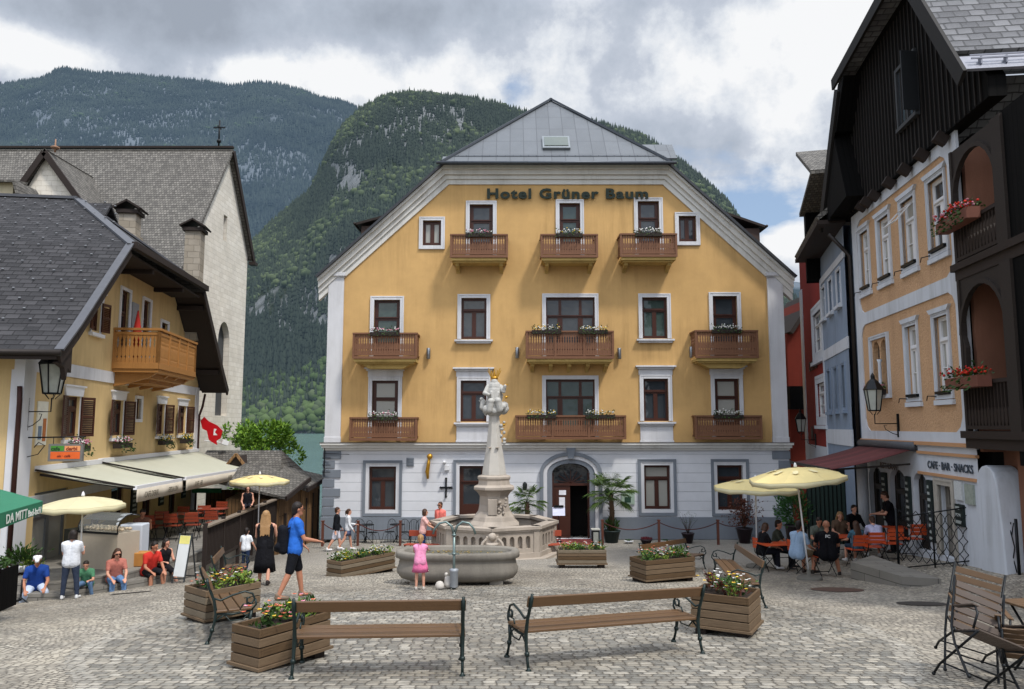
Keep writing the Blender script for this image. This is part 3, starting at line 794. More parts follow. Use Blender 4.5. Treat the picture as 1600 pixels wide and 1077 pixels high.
def balcony(root, x0, x1, z0, z1, wall_y, proj=.9, slab=.1, m_=None, sl=True, brackets=0, slabm=None, posts=False):
    m_ = m_ or BALW; b = MB(); yf = wall_y-proj
    b.box(x0-.05, x1+.05, yf-.05, yf+.07, z1-.07, z1); b.box(x0-.05, x0+.06, yf+.07, wall_y, z1-.07, z1); b.box(x1-.06, x1+.05, yf+.07, wall_y, z1-.07, z1)
    b.box(x0, x1, yf-.02, yf+.05, z0+.12, z0+.19); b.box(x0-.02, x1+.02, yf-.04, yf+.06, z0-.02, z0+.09)
    for x in (x0, x1): b.box(x-.03, x+.03, yf+.06, wall_y, z0+.1, z0+.17)
    n = 2 if x1-x0 < 3 else 3
    for i in range(n+1):
        x = x0+(x1-x0)*i/n if (i in (0, n) or n > 2) else None
        if x is not None: b.box(x-.045, x+.045, yf-.035, yf+.055, z0, z1-.07)
    slat_panel(b, (x0+.03, yf+.02), (x1-.03, yf+.02), z0+.19, z1-.07)
    slat_panel(b, (x0+.01, wall_y), (x0+.01, yf+.06), z0+.17, z1-.07)
    slat_panel(b, (x1-.01, yf+.06), (x1-.01, wall_y), z0+.17, z1-.07)
    bo = b.build('balcony', m_, root)
    if sl:
        s = MB(); s.box(x0+.02, x1-.02, yf+.02, wall_y, z0-slab-.02, z0-.022)
        s.box(x0+.1, x1-.1, yf+.12, wall_y, z0-slab-.09, z0-slab-.02)
        s.build('slab', slabm or CREAMT, bo)
        if brackets:
            for i in range(brackets):
                x = x0+.25+(x1-x0-.5)*i/max(1, brackets-1)
                k = MB(); k.prism([(yf+.25, z0-slab-.09), (wall_y, z0-slab-.09), (wall_y, z0-slab-.42), (wall_y-.18, z0-slab-.30), (yf+.30, z0-slab-.2)], x-.08, x+.08, 'yz'); k.build('bracket', slabm or CREAMT, bo)
    return bo

# ================================================================== the hotel
HY = 33.0
HO = Vector((-8.15, HY, -2.95))
hotel = empty('hotel', HO, 0, 'large ochre hotel with white trim, carved wooden balconies and grey half-hipped metal roof', 'hotel')
def hl(px, py, Y=HY):
    p = at(px, py, Y)-HO; return p.x, p.z
XL, _ = hl(510, 600); XR, _ = hl(1228, 600)
_, ZB = hl(870, 692)          # string course over the ground floor
_, ZE = hl(870, 427)          # eaves
_, ZT = hl(870, 268)          # top of the gable front
xk0, _ = hl(693, 268); xk1, _ = hl(1043, 268)
def hrect(o): (a, b, c, d) = o; x0, z1 = hl(a, b); x1, z0 = hl(c, d); return x0, x1, z0, z1
ups = []     # (inner opening px, style, bottom?, pane)
holes = []
U = [((734,320,770,400),'door'), ((874,318,907,400),'door'), ((996,315,1031,400),'door'),
     ((661,345,689,384),'small'), ((1060,338,1088,378),'small'),
     ((585,469,624,560),'door'), ((721,466,760,530),'tall'), ((853,465,930,560),'triple'), ((1003,465,1043,529),'tall'), ((1113,463,1154,560),'door'),
     ((582,595,621,686),'door'), ((720,595,760,659),'tall'), ((853,593,930,684),'triple'), ((1005,592,1045,658),'tall'), ((1116,592,1157,685),'door')]
for o, s in U: x0, x1, z0, z1 = hrect(o); holes.append(rect(x0, x1, z0, z1))
pw = .68
m = MB()
m.wall([(XL+.1, ZB), (XR-.1, ZB), (XR-.1, ZE), (xk1, ZT), (xk0, ZT), (XL+.1, ZE)], holes, 0, .22)
m.box(XL+.1, XR-.1, .25, 14.5, ZB-.2, ZE-.3)
m.build('upper_wall', YEL, hotel)
m = MB(); m.poly([(XL+.2, .24, ZB), (XR-.2, .24, ZB), (XR-.2, .24, ZE), (xk1, .24, ZT-.1), (xk0, .24, ZT-.1), (XL+.2, .24, ZE)]); m.build('back_lining', DARKIN, hotel)
# pilasters
for a, b in ((XL, XL+pw), (XR-pw, XR)):
    m = MB(); m.box(a, b, -.10, .3, ZB+.02, ZE-.22); m.box(a-.08, b+.08, -.20, .35, ZE-.16, ZE); m.box(a-.03, b+.03, -.14, .32, ZE-.22, ZE-.16); m.box(a-.02, b+.02, -.13, .3, ZB, ZB+.25)
    m.build('pilaster', WHT, hotel, bevel=.012)
# raking and level cornice, three steps of moulding
def rake(prof_in, prof_out, y, name):
    m = MB()
    sl = (ZT-ZE)/(xk0-XL)
    def line(off):      # offset outward, perpendicular to the slope
        c = math.cos(math.atan(sl)); s_ = math.sin(math.atan(sl))
        return off/c
    for (o0, o1, yy) in prof_out:
        a0, a1 = line(o0), line(o1); ov = .42
        k = math.tan(math.atan(sl)/2)
        P0 = (XL-ov, ZE-ov*sl+a0); P1 = (xk0-(o0*k), ZT+o0); P2 = (xk1+(o0*k), ZT+o0); P3 = (XR+ov, ZE-ov*sl+a0)
        Q0 = (XL-ov, ZE-ov*sl+a1); Q1 = (xk0-(o1*k), ZT+o1); Q2 = (xk1+(o1*k), ZT+o1); Q3 = (XR+ov, ZE-ov*sl+a1)
        m.prism([P0, P1, Q1, Q0], yy, .2); m.prism([P1, P2, Q2, Q1], yy, .2); m.prism([P2, P3, Q3, Q2], yy, .2)
    return m.build(name, CREAMT, hotel)
rake(None, [(-.62, -.40, -.07), (-.40, -.22, -.15), (-.22, -.02, -.27), (-.02, .16, -.40)], 0, 'gable_cornice')
# string course
m = MB(); m.box(XL-.15, XR+.15, -.28, .1, ZB-.10, ZB); m.box(XL-.10, XR+.10, -.20, .1, ZB-.22, ZB-.10); m.box(XL-.04, XR+.04, -.11, .1, ZB-.32, ZB-.22)
m.build('string_course', CREAMT, hotel, bevel=.01)
m = MB(); m.box(XL-.17, XR+.17, -.30, .1, ZB+.001, ZB+.02); m.build('flashing', plain('lead', '#5a5550', .5, .5), hotel)
# ground floor
GM = bricky('rusticated_render', ('#cbccd0', '#cfd0d4'), 60.0, .40, '#a3a6ab', .012, .9, .5, .08, stain=.25, bdist=.02)
G = [((577,729,618,797),'tall'), ((718,728,757,812),'door'), ((1006,727,1048,796),'tall'), ((1120,727,1162,797),'tall')]
gh = [rect(*hrect(o)) for o, s in G]
ax0, az0 = hl(863, 826); ax1, aztop = hl(921, 724); acx = (ax0+ax1)/2; ar = (ax1-ax0)/2; azs = aztop-.42
door_open = [(ax0, .02), (ax1, .02)]+arc(acx, azs, ar, 0, math.pi, 12, .42)
gh.append(door_open)
m = MB(); m.wall([(XL-.02, 0), (XR+.02, 0), (XR+.02, ZB-.1), (XL-.02, ZB-.1)], gh, 0, .3)
m.box(XL-.02, XR+.02, 1.4, 14.5, 0, ZB-.2); m.box(XL-.02, XL+.1, .3, 1.4, 0, ZB-.2); m.box(XR-.1, XR+.02, .3, 1.4, 0, ZB-.2)
m.build('ground_floor_wall', GM, hotel)
m = MB(); m.poly([(XL+.1, .32, 0), (ax0-.3, .32, 0), (ax0-.3, .32, ZB-.15), (XL+.1, .32, ZB-.15)]); m.poly([(ax1+.3, .32, 0), (XR-.1, .32, 0), (XR-.1, .32, ZB-.15), (ax1+.3, .32, ZB-.15)])
m.build('dark_room', DARKIN, hotel)
m = MB(); _, zpl = hl(870, 808); xa, _ = hl(845, 808); xb, _ = hl(936, 808)
m.box(XL-.08, xa-.02, -.09, .05, 0, zpl); m.box(xb+.02, XR+.08, -.09, .05, 0, zpl); m.build('plinth', GRYT, hotel, bevel=.01)
for side in (0, 1):
    m = MB(); z = zpl+.06; k = 0
    while z < ZB-.5:
        ln = .72 if k % 2 == 0 else .46
        if side == 0: m.box(XL-.06, XL+ln, -.05, .1, z, z+.34)
        else: m.box(XR-ln, XR+.06, -.05, .1, z, z+.34)
        z += .40; k += 1
    m.build('quoin', GRYT, hotel, bevel=.012)
styles_pane = [PANE, PANEC, PANEG]
for i, (o, s) in enumerate(U):
    x0, x1, z0, z1 = hrect(o)
    w_ = casement(hotel, x0, x1, z0, z1, .11, style=s, pm_=[PANE, PANEG, PANE, PANEC, PANE, PANEG, PANE][i % 7] if i != 14 else PANEC)
    sm = MB(); t_ = .17; surround(sm, x0, x1, z0, z1, t_, bottom=(s in ('small',)))
    if s == 'tall':
        sm.box(x0-.28, x1+.28, -.20, .05, z0-.12, z0-.04); sm.box(x0-.2, x1+.2, -.13, .05, z0-.20, z0-.12)
    if i >= 10 and s != 'triple':      # hood over the first-floor openings
        sm.box(x0-.20, x1+.20, -.05, .05, z1+.171, z1+.42); sm.box(x0-.26, x1+.26, -.13, .05, z1+.42, z1+.50); sm.box(x0-.34, x1+.34, -.22, .05, z1+.50, z1+.57)
        if s == 'tall': sm.box(x0-.17, x1+.17, -.05, .05, ZB+.10, z0-.20); sm.box(x0-.2, x1+.2, -.08, .05, ZB+.02, ZB+.10)
    sm.build('surround', WHT, w_, bevel=.008)
for i, (o, s) in enumerate(G):
    x0, x1, z0, z1 = hrect(o)
    w_ = casement(hotel, x0, x1, z0, z1, .14, style=s, pm_=PANEC if i == 2 else PANE)
    sm = MB(); surround(sm, x0, x1, z0, z1, .14, y0=-.03, bottom=(s == 'tall')); sm.build('surround', WHT, w_)
    sm = MB(); surround(sm, x0-.143, x1+.143, z0-.143 if s == 'tall' else z0, z1+.143, .12, y0=-.07, bottom=(s == 'tall')); sm.build('outer_surround', GRYT, w_)
# arched entrance
def arch_ring(m, r0, r1, rz0, rz1, y0, y1, zbot):
    n = 14
    a = arc(acx, azs, r0, 0, math.pi, n, rz0); b = arc(acx, azs, r1, 0, math.pi, n, rz1)
    for i in range(n): m.prism([a[i], b[i], b[i+1], a[i+1]], y0, y1)
    m.prism([(acx+r0, zbot), (acx+r1, zbot), (acx+r1, azs), (acx+r0, azs)], y0, y1); m.prism([(acx-r1, zbot), (acx-r0, zbot), (acx-r0, azs), (acx-r1, azs)], y0, y1)
m = MB(); arch_ring(m, ar, ar+.22, .42, .60, -.06, .06, 0); m.build('arch_inner_moulding', GRYT, hotel)
m = MB(); arch_ring(m, ar+.22, ar+.38, .60, .75, -.10, .06, 0); m.build('arch_moulding', WHT, hotel)
m = MB(); arch_ring(m, ar+.38, ar+.53, .75, .90, -.15, .06, 0); m.prism([(acx-.12, azs+.62), (acx+.12, azs+.62), (acx+.2, azs+1.08), (acx-.2, azs+1.08)], -.22, .04)
m.build('keystone_arch', GRYT, hotel)
m = MB(); dz = 2.25
m.box(ax0, ax0+.08, .16, .28, .02, azs); m.box(ax1-.08, ax1, .16, .28, .02, azs); m.box(ax0+.08, ax1-.08, .16, .28, dz, dz+.1)
m.box(ax0+.08, acx-.02, .2, .25, .02, dz)                                     # closed leaf
for za, zb in ((.15, .9), (1.0, 2.1)): m.box(ax0+.16, acx-.10, .185, .2, za, zb)
for k in range(7):
    a_ = math.pi*(k+.5)/7; m.beam((acx, .22, dz+.1), (acx+ar*.8*math.cos(a_), .22, dz+.1+.55*math.sin(a_)), .03, .03, (0,1,0))
d_ = m.build('entrance_door', BRN, hotel)
m = MB(); m.poly([(ax0+.09, .27, dz+.1), (ax1-.09, .27, dz+.1)]+[(x, .27, z-.02) for x, z in arc(acx, azs, ar*.95, 0, math.pi, 10, .40)]); m.build('fanlight', PANE, d_)
m = MB(); m.box(acx+.0, ax1, 1.2, 1.25, 0, 3.2); m.box(ax0-.2, ax0-.15, .3, 1.25, 0, 3.4); m.box(ax1+.15, ax1+.2, .3, 1.25, 0, 3.4); m.box(ax0-.2, ax1+.2, .3, 1.25, 3.3, 3.35); m.build('hallway', DARKIN, hotel)
m = MB(); m.box(acx-.5, acx-.25, .17, .183, 1.35, 1.75); m.box(acx-.5, acx-.2, .17, .183, 1.85, 2.05); m.build('posted_menu', plain('paper', '#d9d9e0', .8, bump=0), hotel)
# balconies
BAL = [((705,366,792,402),1,2), ((846,366,933,402),1,2), ((970,365,1057,401),1,2), ((553,520,650,560),0,2), ((823,517,958,560),0,5), ((1087,516,1184,559),0,2),
       ((548,652,650,688),2,0), ((807,649,977,686),2,0), ((1087,649,1190,686),2,0)]
blab = ['on the upper left balcony', 'on the upper middle balcony', 'on the upper right balcony', 'on the left balcony, third row up', 'x', 'on the right balcony, third row up',
        'on the lowest left balcony', 'x', 'on the lowest right balcony']
for i, (o, kind, nb) in enumerate(BAL):
    pr = .95 if kind != 2 else .55
    x0, z1 = hl(o[0], o[1], HY-pr); x1, z0 = hl(o[2], o[3], HY-pr)
    b = balcony(hotel, x0, x1, z0, z1, -.0, pr, .12 if kind != 2 else .06, sl=(kind != 2), brackets=nb if kind == 1 or i == 4 else 0, slabm=stucco('balcony_slab', '#b59a60', .1, .2, 30, .5) if kind != 2 else None)
    if kind == 0 and i != 4:
        s = MB(); s.prism([(x0+.25, z0-.21), (x1-.25, z0-.21), (x1-.6, z0-.42), (x0+.6, z0-.42)], -pr+.3, 0); s.build('slab_underside', MATS['balcony_slab'], b)
    cols = [[FWH, FPK], [FWH, FWH, FYE], [FWH]][i % 3]
    for k in ([0] if i not in (4, 7) else [-.27, .27]):
        xc = (x0+x1)/2+k*(x1-x0)
        nm_ = blab[i] if i not in (4, 7) else (('at the left end of' if k < 0 else 'at the right end of')+(' the long middle balcony' if i == 4 else ' the long lowest balcony'))
        flower_box('flower_box', HO+Vector((xc, -pr-.0, z1-.14)), 0, min(1.25, (x1-x0)*.48), 'flower box with trailing greenery '+nm_, 'flower boxes on the hotel balconies', cols, 50+i*3+int(k*10), n=45)
# lettering on the gable
x0, z0 = hl(760, 311); x1, _ = hl(1011, 311)
tm = text_mesh('Hotel Grüner Baum', .62, .03, hotel, plain('dark_green_letters', '#1e2a20', .5, bump=0), face_front(x0, -.10, z0), 'lettering', bold=.022, xs=1.0, space=1.14)
wd = max(v.co.x for v in tm.data.vertices)-min(v.co.x for v in tm.data.vertices)
k = (x1-x0)/wd
for v in tm.data.vertices: v.co.x = x0+(v.co.x-x0)*k
# roof
RY0 = -.55; AY = 3.6
sl = (ZT-ZE)/(xk0-XL)
acx_ = (xk0+xk1)/2; ov = .5
eL = (XL-ov, ZE-ov*sl+.24); eR = (XR+ov, ZE-ov*sl+.24); kl = (xk0-.05, ZT+.24-.04); kr = (xk1+.05, ZT+.24-.04)
za = ZT+.24+(acx_-xk0)*sl
m = MB(); m.slab([(eL[0], RY0, eL[1]), (kl[0], RY0, kl[1]), (acx_, AY, za), (acx_, 15, za), (eL[0], 15, eL[1])], .10)
m.slab([(eR[0], RY0, eR[1]), (eR[0], 15, eR[1]), (acx_, 15, za), (acx_, AY, za), (kr[0], RY0, kr[1])], .10)
m.build('main_roof', plain('dark_sheet_roof', '#3a3c40', .5, .3, bs=8), hotel)
m = MB(); m.slab([(kl[0]-.08, RY0-.12, kl[1]-.03), (kr[0]+.08, RY0-.12, kr[1]-.03), (acx_, AY+.05, za+.05)], .05); m.build('half_hip_roof', METR, hotel)
m = MB()
for a in (kl, kr): m.beam((a[0], RY0-.1, a[1]+.03), (acx_, AY, za+.1), .14, .1)
m.beam((acx_, AY, za+.1), (acx_, 15, za+.08), .16, .1)
m.tube([(kl[0]-.2, RY0-.2, kl[1]-.06), (kr[0]+.2, RY0-.2, kr[1]-.06)], .075, 8)
hs = (za-kl[1])/(AY-RY0)
m.beam((kl[0]+.25, RY0+.25, kl[1]+.25*hs+.12), (kr[0]-.25, RY0+.25, kr[1]+.25*hs+.12), .02, .035)
for i in range(28):
    x = kl[0]+.4+(kr[0]-kl[0]-.8)*i/27; m.beam((x, RY0+.25, kl[1]+.25*hs), (x, RY0+.25, kl[1]+.25*hs+.16), .02, .02)
m.build('roof_trim', plain('roof_trim_metal', '#4c5056', .45, .5), hotel)
def hip_pt(px, py):
    # ray to the half-hip plane
    d = ray(px, py); o = Vector((0, 0, ZC))-HO; n = Vector((0, -hs, 1)); p0 = Vector((kl[0], RY0, kl[1]))
    t_ = (p0-o).dot(n)/d.dot(n); return o+d*t_
a = hip_pt(848, 237); b = hip_pt(889, 219)
m = MB(); an = math.atan(hs)
c = (a+b)/2; m.obox(c+Vector((0, -.06, .10)), (b.x-a.x, abs(b.y-a.y)/math.cos(an)*1.0, .14), (an, 0, 0)); sk = m.build('skylight', plain('skylight_frame', '#7d8285', .4, .4), hotel)
m = MB(); m.obox(c+Vector((0, -.10, .16)), (b.x-a.x-.16, abs(b.y-a.y)/math.cos(an)-.3, .06), (an, 0, 0)); m.build('pane', plain('skylight_glass', '#3a473e', .15, 0, .7, bump=0), sk)
# roof dormers
for (pa, pb, Yd, side) in (((690, 236), (745, 262), 37.0, -1), ((975, 217), (1056, 254), 37.0, 1)):
    x0, z1 = hl(pa[0], pa[1], Yd); x1, z0 = hl(pb[0], pb[1], Yd)
    m = MB(); m.box(x0+.12, x1-.12, Yd-HY-.1, Yd-HY+3, z0-1.0, z0-.02); dm = m.build('dormer', plain('dormer_wood', '#3a2c26', .7), hotel)
    m = MB(); m.slab([(x0, Yd-HY-.35, z0+.1), (x1, Yd-HY-.35, z0+.1), (x1, Yd-HY+.8, z1), (x0, Yd-HY+.8, z1)], .07); m.slab([(x0, Yd-HY+.8, z1), (x1, Yd-HY+.8, z1), (x1, Yd-HY+3.6, z1-.05), (x0, Yd-HY+3.6, z1-.05)], .07); m.build('dormer_roof', METR, dm)
for (pa, pb, side) in (((556, 348), (604, 332), -1), ((1150, 330), (1196, 352), 1)):
    Yd = 38.0; xa_, za_ = hl(pa[0] if side < 0 else pb[0], pa[1] if side < 0 else pb[1], Yd); xb_, zb_ = hl(pb[0] if side < 0 else pa[0], pb[1] if side < 0 else pa[1], Yd)
    m = MB(); y0_, y1_ = Yd-HY, Yd-HY+3.2
    m.box(min(xa_, xb_)+.25, max(xa_, xb_)+(.6 if side < 0 else -.25), y0_+.2, y1_-.2, za_-1.3, za_-.12) if side < 0 else m.box(xb_-.6, xa_-.25, y0_+.2, y1_-.2, za_-1.3, za_-.12)
    dm = m.build('side_dormer', plain('dormer_wood', '#3a2c26', .7), hotel)
    xi = xb_+(-side)*1.6
    m = MB(); m.slab([(xa_, y0_, za_), (xa_, y1_, za_), (xi, y1_, zb_+.35), (xi, y0_, zb_+.35)], .12); m.build('side_dormer_roof', DKW, dm)
    m = MB(); m.tube([(xa_+side*.06, y0_-.05, za_-.05), (xa_+side*.06, y1_, za_-.05)], .07, 8); m.build('gutter', DOWNP, dm)
# small fittings on the facade
for px, py in ((670, 553), (808, 552), (967, 553), (1079, 551)):
    x, z = hl(px, py); m = MB(); m.lathe([(.07, -.24), (.085, -.22), (.085, .22), (.07, .24)], 12, (x, -.14, z)); m.box(x-.03, x+.03, -.08, 0, z-.05, z+.05)
    m.build('wall_light', plain('brushed_steel', '#8b8e92', .35, .8), hotel)
x, z = hl(669, 748); m = MB(); m.tube([(x, -.12, z), (x-.03, -.14, z+.3), (x+.02, -.16, z+.6), (x+.05, -.2, z+.85)], [.05, .09, .08, .06], 8); m.ball((x+.08, -.2, z+.95), .13, 2)
m.build('gilded_horn_ornament', plain('gilt', '#b98a2e', .35, .6, .5, .3), hotel)
x, z = hl(697, 762); m = MB(); m.box(x-.035, x+.035, -.06, 0, z-.35, z+.35); m.box(x-.2, x+.2, -.07, -.005, z-.04, z+.04)
for dx_, dz_ in ((0, .38), (0, -.38), (.23, 0), (-.23, 0)): m.ball((x+dx_, -.05, z+dz_), .06, 1)
m.build('wall_anchor', IRON, hotel)
x, z = hl(641, 722); m = MB(); m.box(x-.16, x+.16, -.05, 0, z-.18, z+.18)
for i in range(5): m.box(x-.13, x+.13, -.07, -.045, z-.14+i*.065, z-.11+i*.065)
m.build('vent_grille', GRYT, hotel)
x, z = hl(695, 722); m = MB(); m.box(x-.05, x+.05, -.25, 0, z-.05, z+.05); m.ball((x, -.25, z), .07, 2); m.box(x, x+.2, -.1, 0, z-.35, z-.15); m.build('security_camera', WFR, hotel)
x, z = hl(981, 776); m = MB(); m.box(x-.28, x+.28, -.05, 0, z-.33, z+.2); nb = m.build('notice_case', plain('case_green', '#9db0a0', .3, 0, .5), hotel)
m = MB(); m.box(x-.15, x+.12, -.06, -.052, z-.25, z-.02); m.box(x-.26, x+.26, -.06, -.052, z+.16, z+.19); m.build('picture', plain('case_picture', '#2b4638', .6), nb)
for px, py in ((820, 760), (948, 769)):
    x, z = hl(px, py); m = MB(); m.box(x-.02, x+.02, -.2, 0, z+.12, z+.16); m.lathe([(.03, .2), (.10, .12), (.09, -.1), (.05, -.16)], 8, (x, -.2, z)); m.build('wall_lantern', IRON, hotel)
# iron sign bracket at the left corner
x, z = hl(508, 712); m = MB(); m.beam((x-.05, -.1, z+.1), (x+1.1, -.25, z+.06), .025, .025); m.beam((x, -.1, z+.4), (x, -.1, z-.9), .04, .04)
for i in range(3): m.beam((x-.1, -.1, z-.1-i*.3), (x+.28, -.16, z-.1-i*.3), .03, .03)
m.build('sign_bracket', IRON, hotel)
# terrace in front
TZ = -2.95
terr = MB()
x0 = at(510, 800, 31.0).x; x1 = at(835, 800, 31.0).x; xr0 = at(936, 800, 31.0).x; xr1 = at(1200, 800, 31.0).x
o_ = MB(); o_.box(x0, x1, 31.0, 33.0, -3.6, -2.96); o_.build('left_terrace', bricky('terrace_stone', ('#817d75', '#8e8a82'), 1.2, .35, '#55524c', .01, .85, .3), None)
tag(bpy.data.objects['left_terrace'], kind='structure'); bpy.data.objects['left_terrace'].name = 'hotel_terrace'
o_ = MB(); o_.box(xr0, xr1, 31.3, 33.0, -3.6, -2.96); tag(o_.build('hotel_terrace', MATS['terrace_stone'], None), kind='structure')
o_ = MB(); a = gp(838, 838); o_.box(at(838, 830, 31).x, at(934, 830, 31).x, 29.9, 33.2, -3.4, -2.935); tag(o_.build('red_carpet', plain('carpet', '#7a3b38', .95, bs=200), None), 'red carpet leading to the hotel entrance', 'carpet')
# ================================================================== left side: yellow cafe house
LZ = -2.75
LF = Frame((-12.3, 19.0, LZ), math.atan2(1, -.1424))
LW = 16.3
YEL2 = stucco('straw_yellow_render', '#c9ae7e', .08, .35, 40, .35)
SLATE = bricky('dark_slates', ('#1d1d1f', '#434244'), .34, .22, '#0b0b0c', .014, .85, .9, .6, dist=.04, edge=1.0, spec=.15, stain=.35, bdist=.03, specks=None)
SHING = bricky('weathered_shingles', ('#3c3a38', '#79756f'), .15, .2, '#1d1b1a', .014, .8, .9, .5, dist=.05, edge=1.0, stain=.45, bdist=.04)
STONE = bricky('pale_stone_blocks', ('#cdc5b8', '#dcd5ca'), .55, .28, '#b3aa9b', .010, .9, .5, .25, dist=.10, stain=.55, bdist=.02)
lh = empty('cafe_house', LF.o, LF.ang, 'yellow cafe house with dark slate half-hipped roof, brown shutters and honey wood balcony', 'house')
prof = [(-.9, 3.68), (0, 4.38), (3.4, 7.35), (7.9, 10.0), (12.0, 7.55), (16.0, 4.35), (17.0, 3.62)]
pr = [(a, b-LZ) for a, b in prof]
def lrect(a, b, c, d): x0, z1 = LF.pt(a, b); x1, z0 = LF.pt(c, d); return x0, x1, z0, z1
def lr2(a, c, yt, yb):        # opening by its left and right photo columns and the near top / bottom rows at column a
    x0, z1 = LF.pt(a, yt); x1, _ = LF.pt(c, yt); _, z0 = LF.pt(a, yb); return x0, x1, z0, z1
wins = [lr2(104, 125, 619, 683), lr2(177, 193, 626, 682), lr2(247, 257.5, 631, 681), lr2(279.5, 291, 634, 680)]
zt1 = wins[0][3]; zb1 = wins[0][2]; wins = [(a, b, zb1, zt1) for a, b, c, d in wins]
smallw = lr2(212.5, 220.5, 623, 655)
upw = lr2(145, 158, 469, 516); dr1 = lr2(190, 203, 452, 566); dr2 = lr2(224, 235, 468, 566); smu = lr2(252, 262, 503, 528)
gz1 = LF.pt(60, 770)[1]
shop = [(1.0, 3.0, .75, gz1), (6.3, 7.4, .6, 2.7), (9.4, 10.4, .6, 2.7), (12.6, 13.6, .6, 2.7)]
hs_ = [rect(*w_) for w_ in wins+[smallw, upw, dr1, dr2, smu]+shop]
m = MB(); top = [(x, z-.28) for x, z in pr[1:-1]]
m.wall([(0, -.9), (LW, -.9), (LW, 6.5)]+[(16.0, top[-1][1])]+[(12.0, top[3][1]), (10.6, top[3][1]+.5), (5.0, top[3][1]+.5), (3.4, top[1][1]), (0, top[0][1])], hs_, 0, .2)
m.build('gable_wall', YEL2, lh)
m = MB(); m.wall([(-9, -.9), (0, -.9), (0, 6.9), (-9, 6.9)], [], 0, .2); mm = m
o = mm.build('side_wall', YEL2, lh); o.rotation_euler = (0, 0, R(-90)); o.location = (0, 0, 0)
for v in o.data.vertices: v.co.x = -v.co.x*1.0 if False else v.co.x
m = MB(); m.box(.05, LW-.05, .21, 8, -.9, 6.1); m.build('dark_interior', DARKIN, lh)
m = MB(); _, b0 = LF.pt(60, 582); _, b1 = LF.pt(60, 560)
m.box(-.06, .55, -.05, .2, -.9, b1+.3); m.box(-.06, .0, .2, .26, -.9, b1-.35); m.box(LW-.45, LW+.05, -.05, .2, -.9, b1); m.box(.55, LW-.45, -.035, .05, b0, b1)
_, c0 = LF.pt(60, 735); m.box(.55, LW-.45, -.03, .05, c0-.9, c0-.65)
m.build('white_band', WHT, lh)
for i, (x0, x1, z0, z1) in enumerate(wins+[upw]):
    w_ = casement(lh, x0, x1, z0, z1, .08, style='tall' if i < 4 else 'small', fw=.04)
    s = MB(); s.box(x0-.10, x0-.005, -.03, .04, z0-.1, z1+.02); s.box(x1+.005, x1+.10, -.03, .04, z0-.1, z1+.02); s.prism([(x0-.2, z1+.28), (x0-.12, z1+.02), (x1+.12, z1+.02), (x1+.2, z1+.28)], -.05, .04); s.box(x0-.25, x1+.25, -.09, .04, z1+.28, z1+.33)
    s.box(x0-.18, x1+.18, -.12, .04, z0-.18, z0-.08); s.build('surround', WFR, w_)
    for sx_, hg in ((-1, x0-.02), (1, x1+.02)):
        sh = MB(); wdt = .62 if i < 4 else .42; ang = -.22*sx_
        a0 = 0; a1 = sx_*wdt
        lo, hi = min(a0, a1), max(a0, a1)
        sh.box(lo, lo+.05, -.05, -.01, z0, z1); sh.box(hi-.05, hi, -.05, -.01, z0, z1); sh.box(lo+.05, hi-.05, -.05, -.01, z0, z0+.08); sh.box(lo+.05, hi-.05, -.05, -.01, z1-.08, z1); sh.box(lo+.05, hi-.05, -.05, -.01, (z0+z1)/2-.03, (z0+z1)/2+.03)
        k = int((z1-z0-.16)/.055)
        for q in range(k): sh.obox(((lo+hi)/2, -.03, z0+.1+q*.055), (wdt-.1, .012, .05), (R(35), 0, 0))
        so = sh.build('shutter', BRN, lh); so.location = (hg, -.03, 0); so.rotation_euler = (0, 0, ang)
for (x0, x1, z0, z1), st in ((smallw, 'none'), (dr1, 'door'), (dr2, 'door'), (smu, 'none')):
    w_ = casement(lh, x0, x1, z0, z1, .08, style=st, fw=.05, name='balcony_door' if st == 'door' else 'small_window')
    s = MB(); surround(s, x0, x1, z0, z1, .11, y0=-.04, bottom=(st == 'none')); s.build('surround', WFR, w_)
for i, (x0, x1, z0, z1) in enumerate(shop):
    w_ = casement(lh, x0, x1, z0, z1, .06, fm_=plain('grey_frame', '#77797a', .4, .4) if i == 0 else BRN, style='tall', fw=.06, name='shop_front' if i == 0 else 'shop_door', pm_=PANEC if i == 0 else PANE)
for i, (x, z) in enumerate(((4.9, 1.35), (8.4, 1.5), (11.5, 1.5), (14.6, 1.5))):
    m = MB(); m.box(x-.28, x+.28, -.06, .0, z, z+1.0); b = m.build('menu_board', plain('slate_board', '#1b2523', .7), lh)
    m = MB()
    for k in range(5): m.box(x-.2, x+.2-.05*(k % 3), -.066, -.061, z+.12+k*.16, z+.2+k*.16)
    m.build('chalk_lines', plain('chalk', '#9aa09c', .9, bump=0), b)
# shop window poster + wall fixtures
x, z = LF.pt(64, 660); m = MB(); m.box(x-.28, x+.3, -.03, 0, z-.6, z+.55); pb = m.build('menu_poster', plain('poster_cream', '#d8d4c4', .7, bump=0), lh)
m = MB(); m.box(x-.2, x-.02, -.04, -.031, z-.45, z-.1); m.build('poster_picture', plain('poster_print', '#6d7c8c', .7), pb); m = MB(); m.box(x+.05, x+.22, -.04, -.031, z-.5, z+.1); m.build('poster_picture', plain('poster_print_warm', '#b06a3a', .7), pb)
# flower boxes
for i, (x0, x1, z0, z1) in enumerate(wins):
    lab = ['under the first shuttered window by the lantern', 'under the second shuttered window from the lantern', 'under the third shuttered window, before the red sign', 'under the last shuttered window beside the red sign'][i]
    p = LF.M @ Vector(((x0+x1)/2, -.22, z0-.42))
    flower_box('flower_box', p, LF.ang, 1.25, 'bushy flower box '+lab, 'flower boxes on the yellow cafe house', [FPK, FWH] if i < 2 else [FYE, FWH], 80+i, drop=.3, n=60)
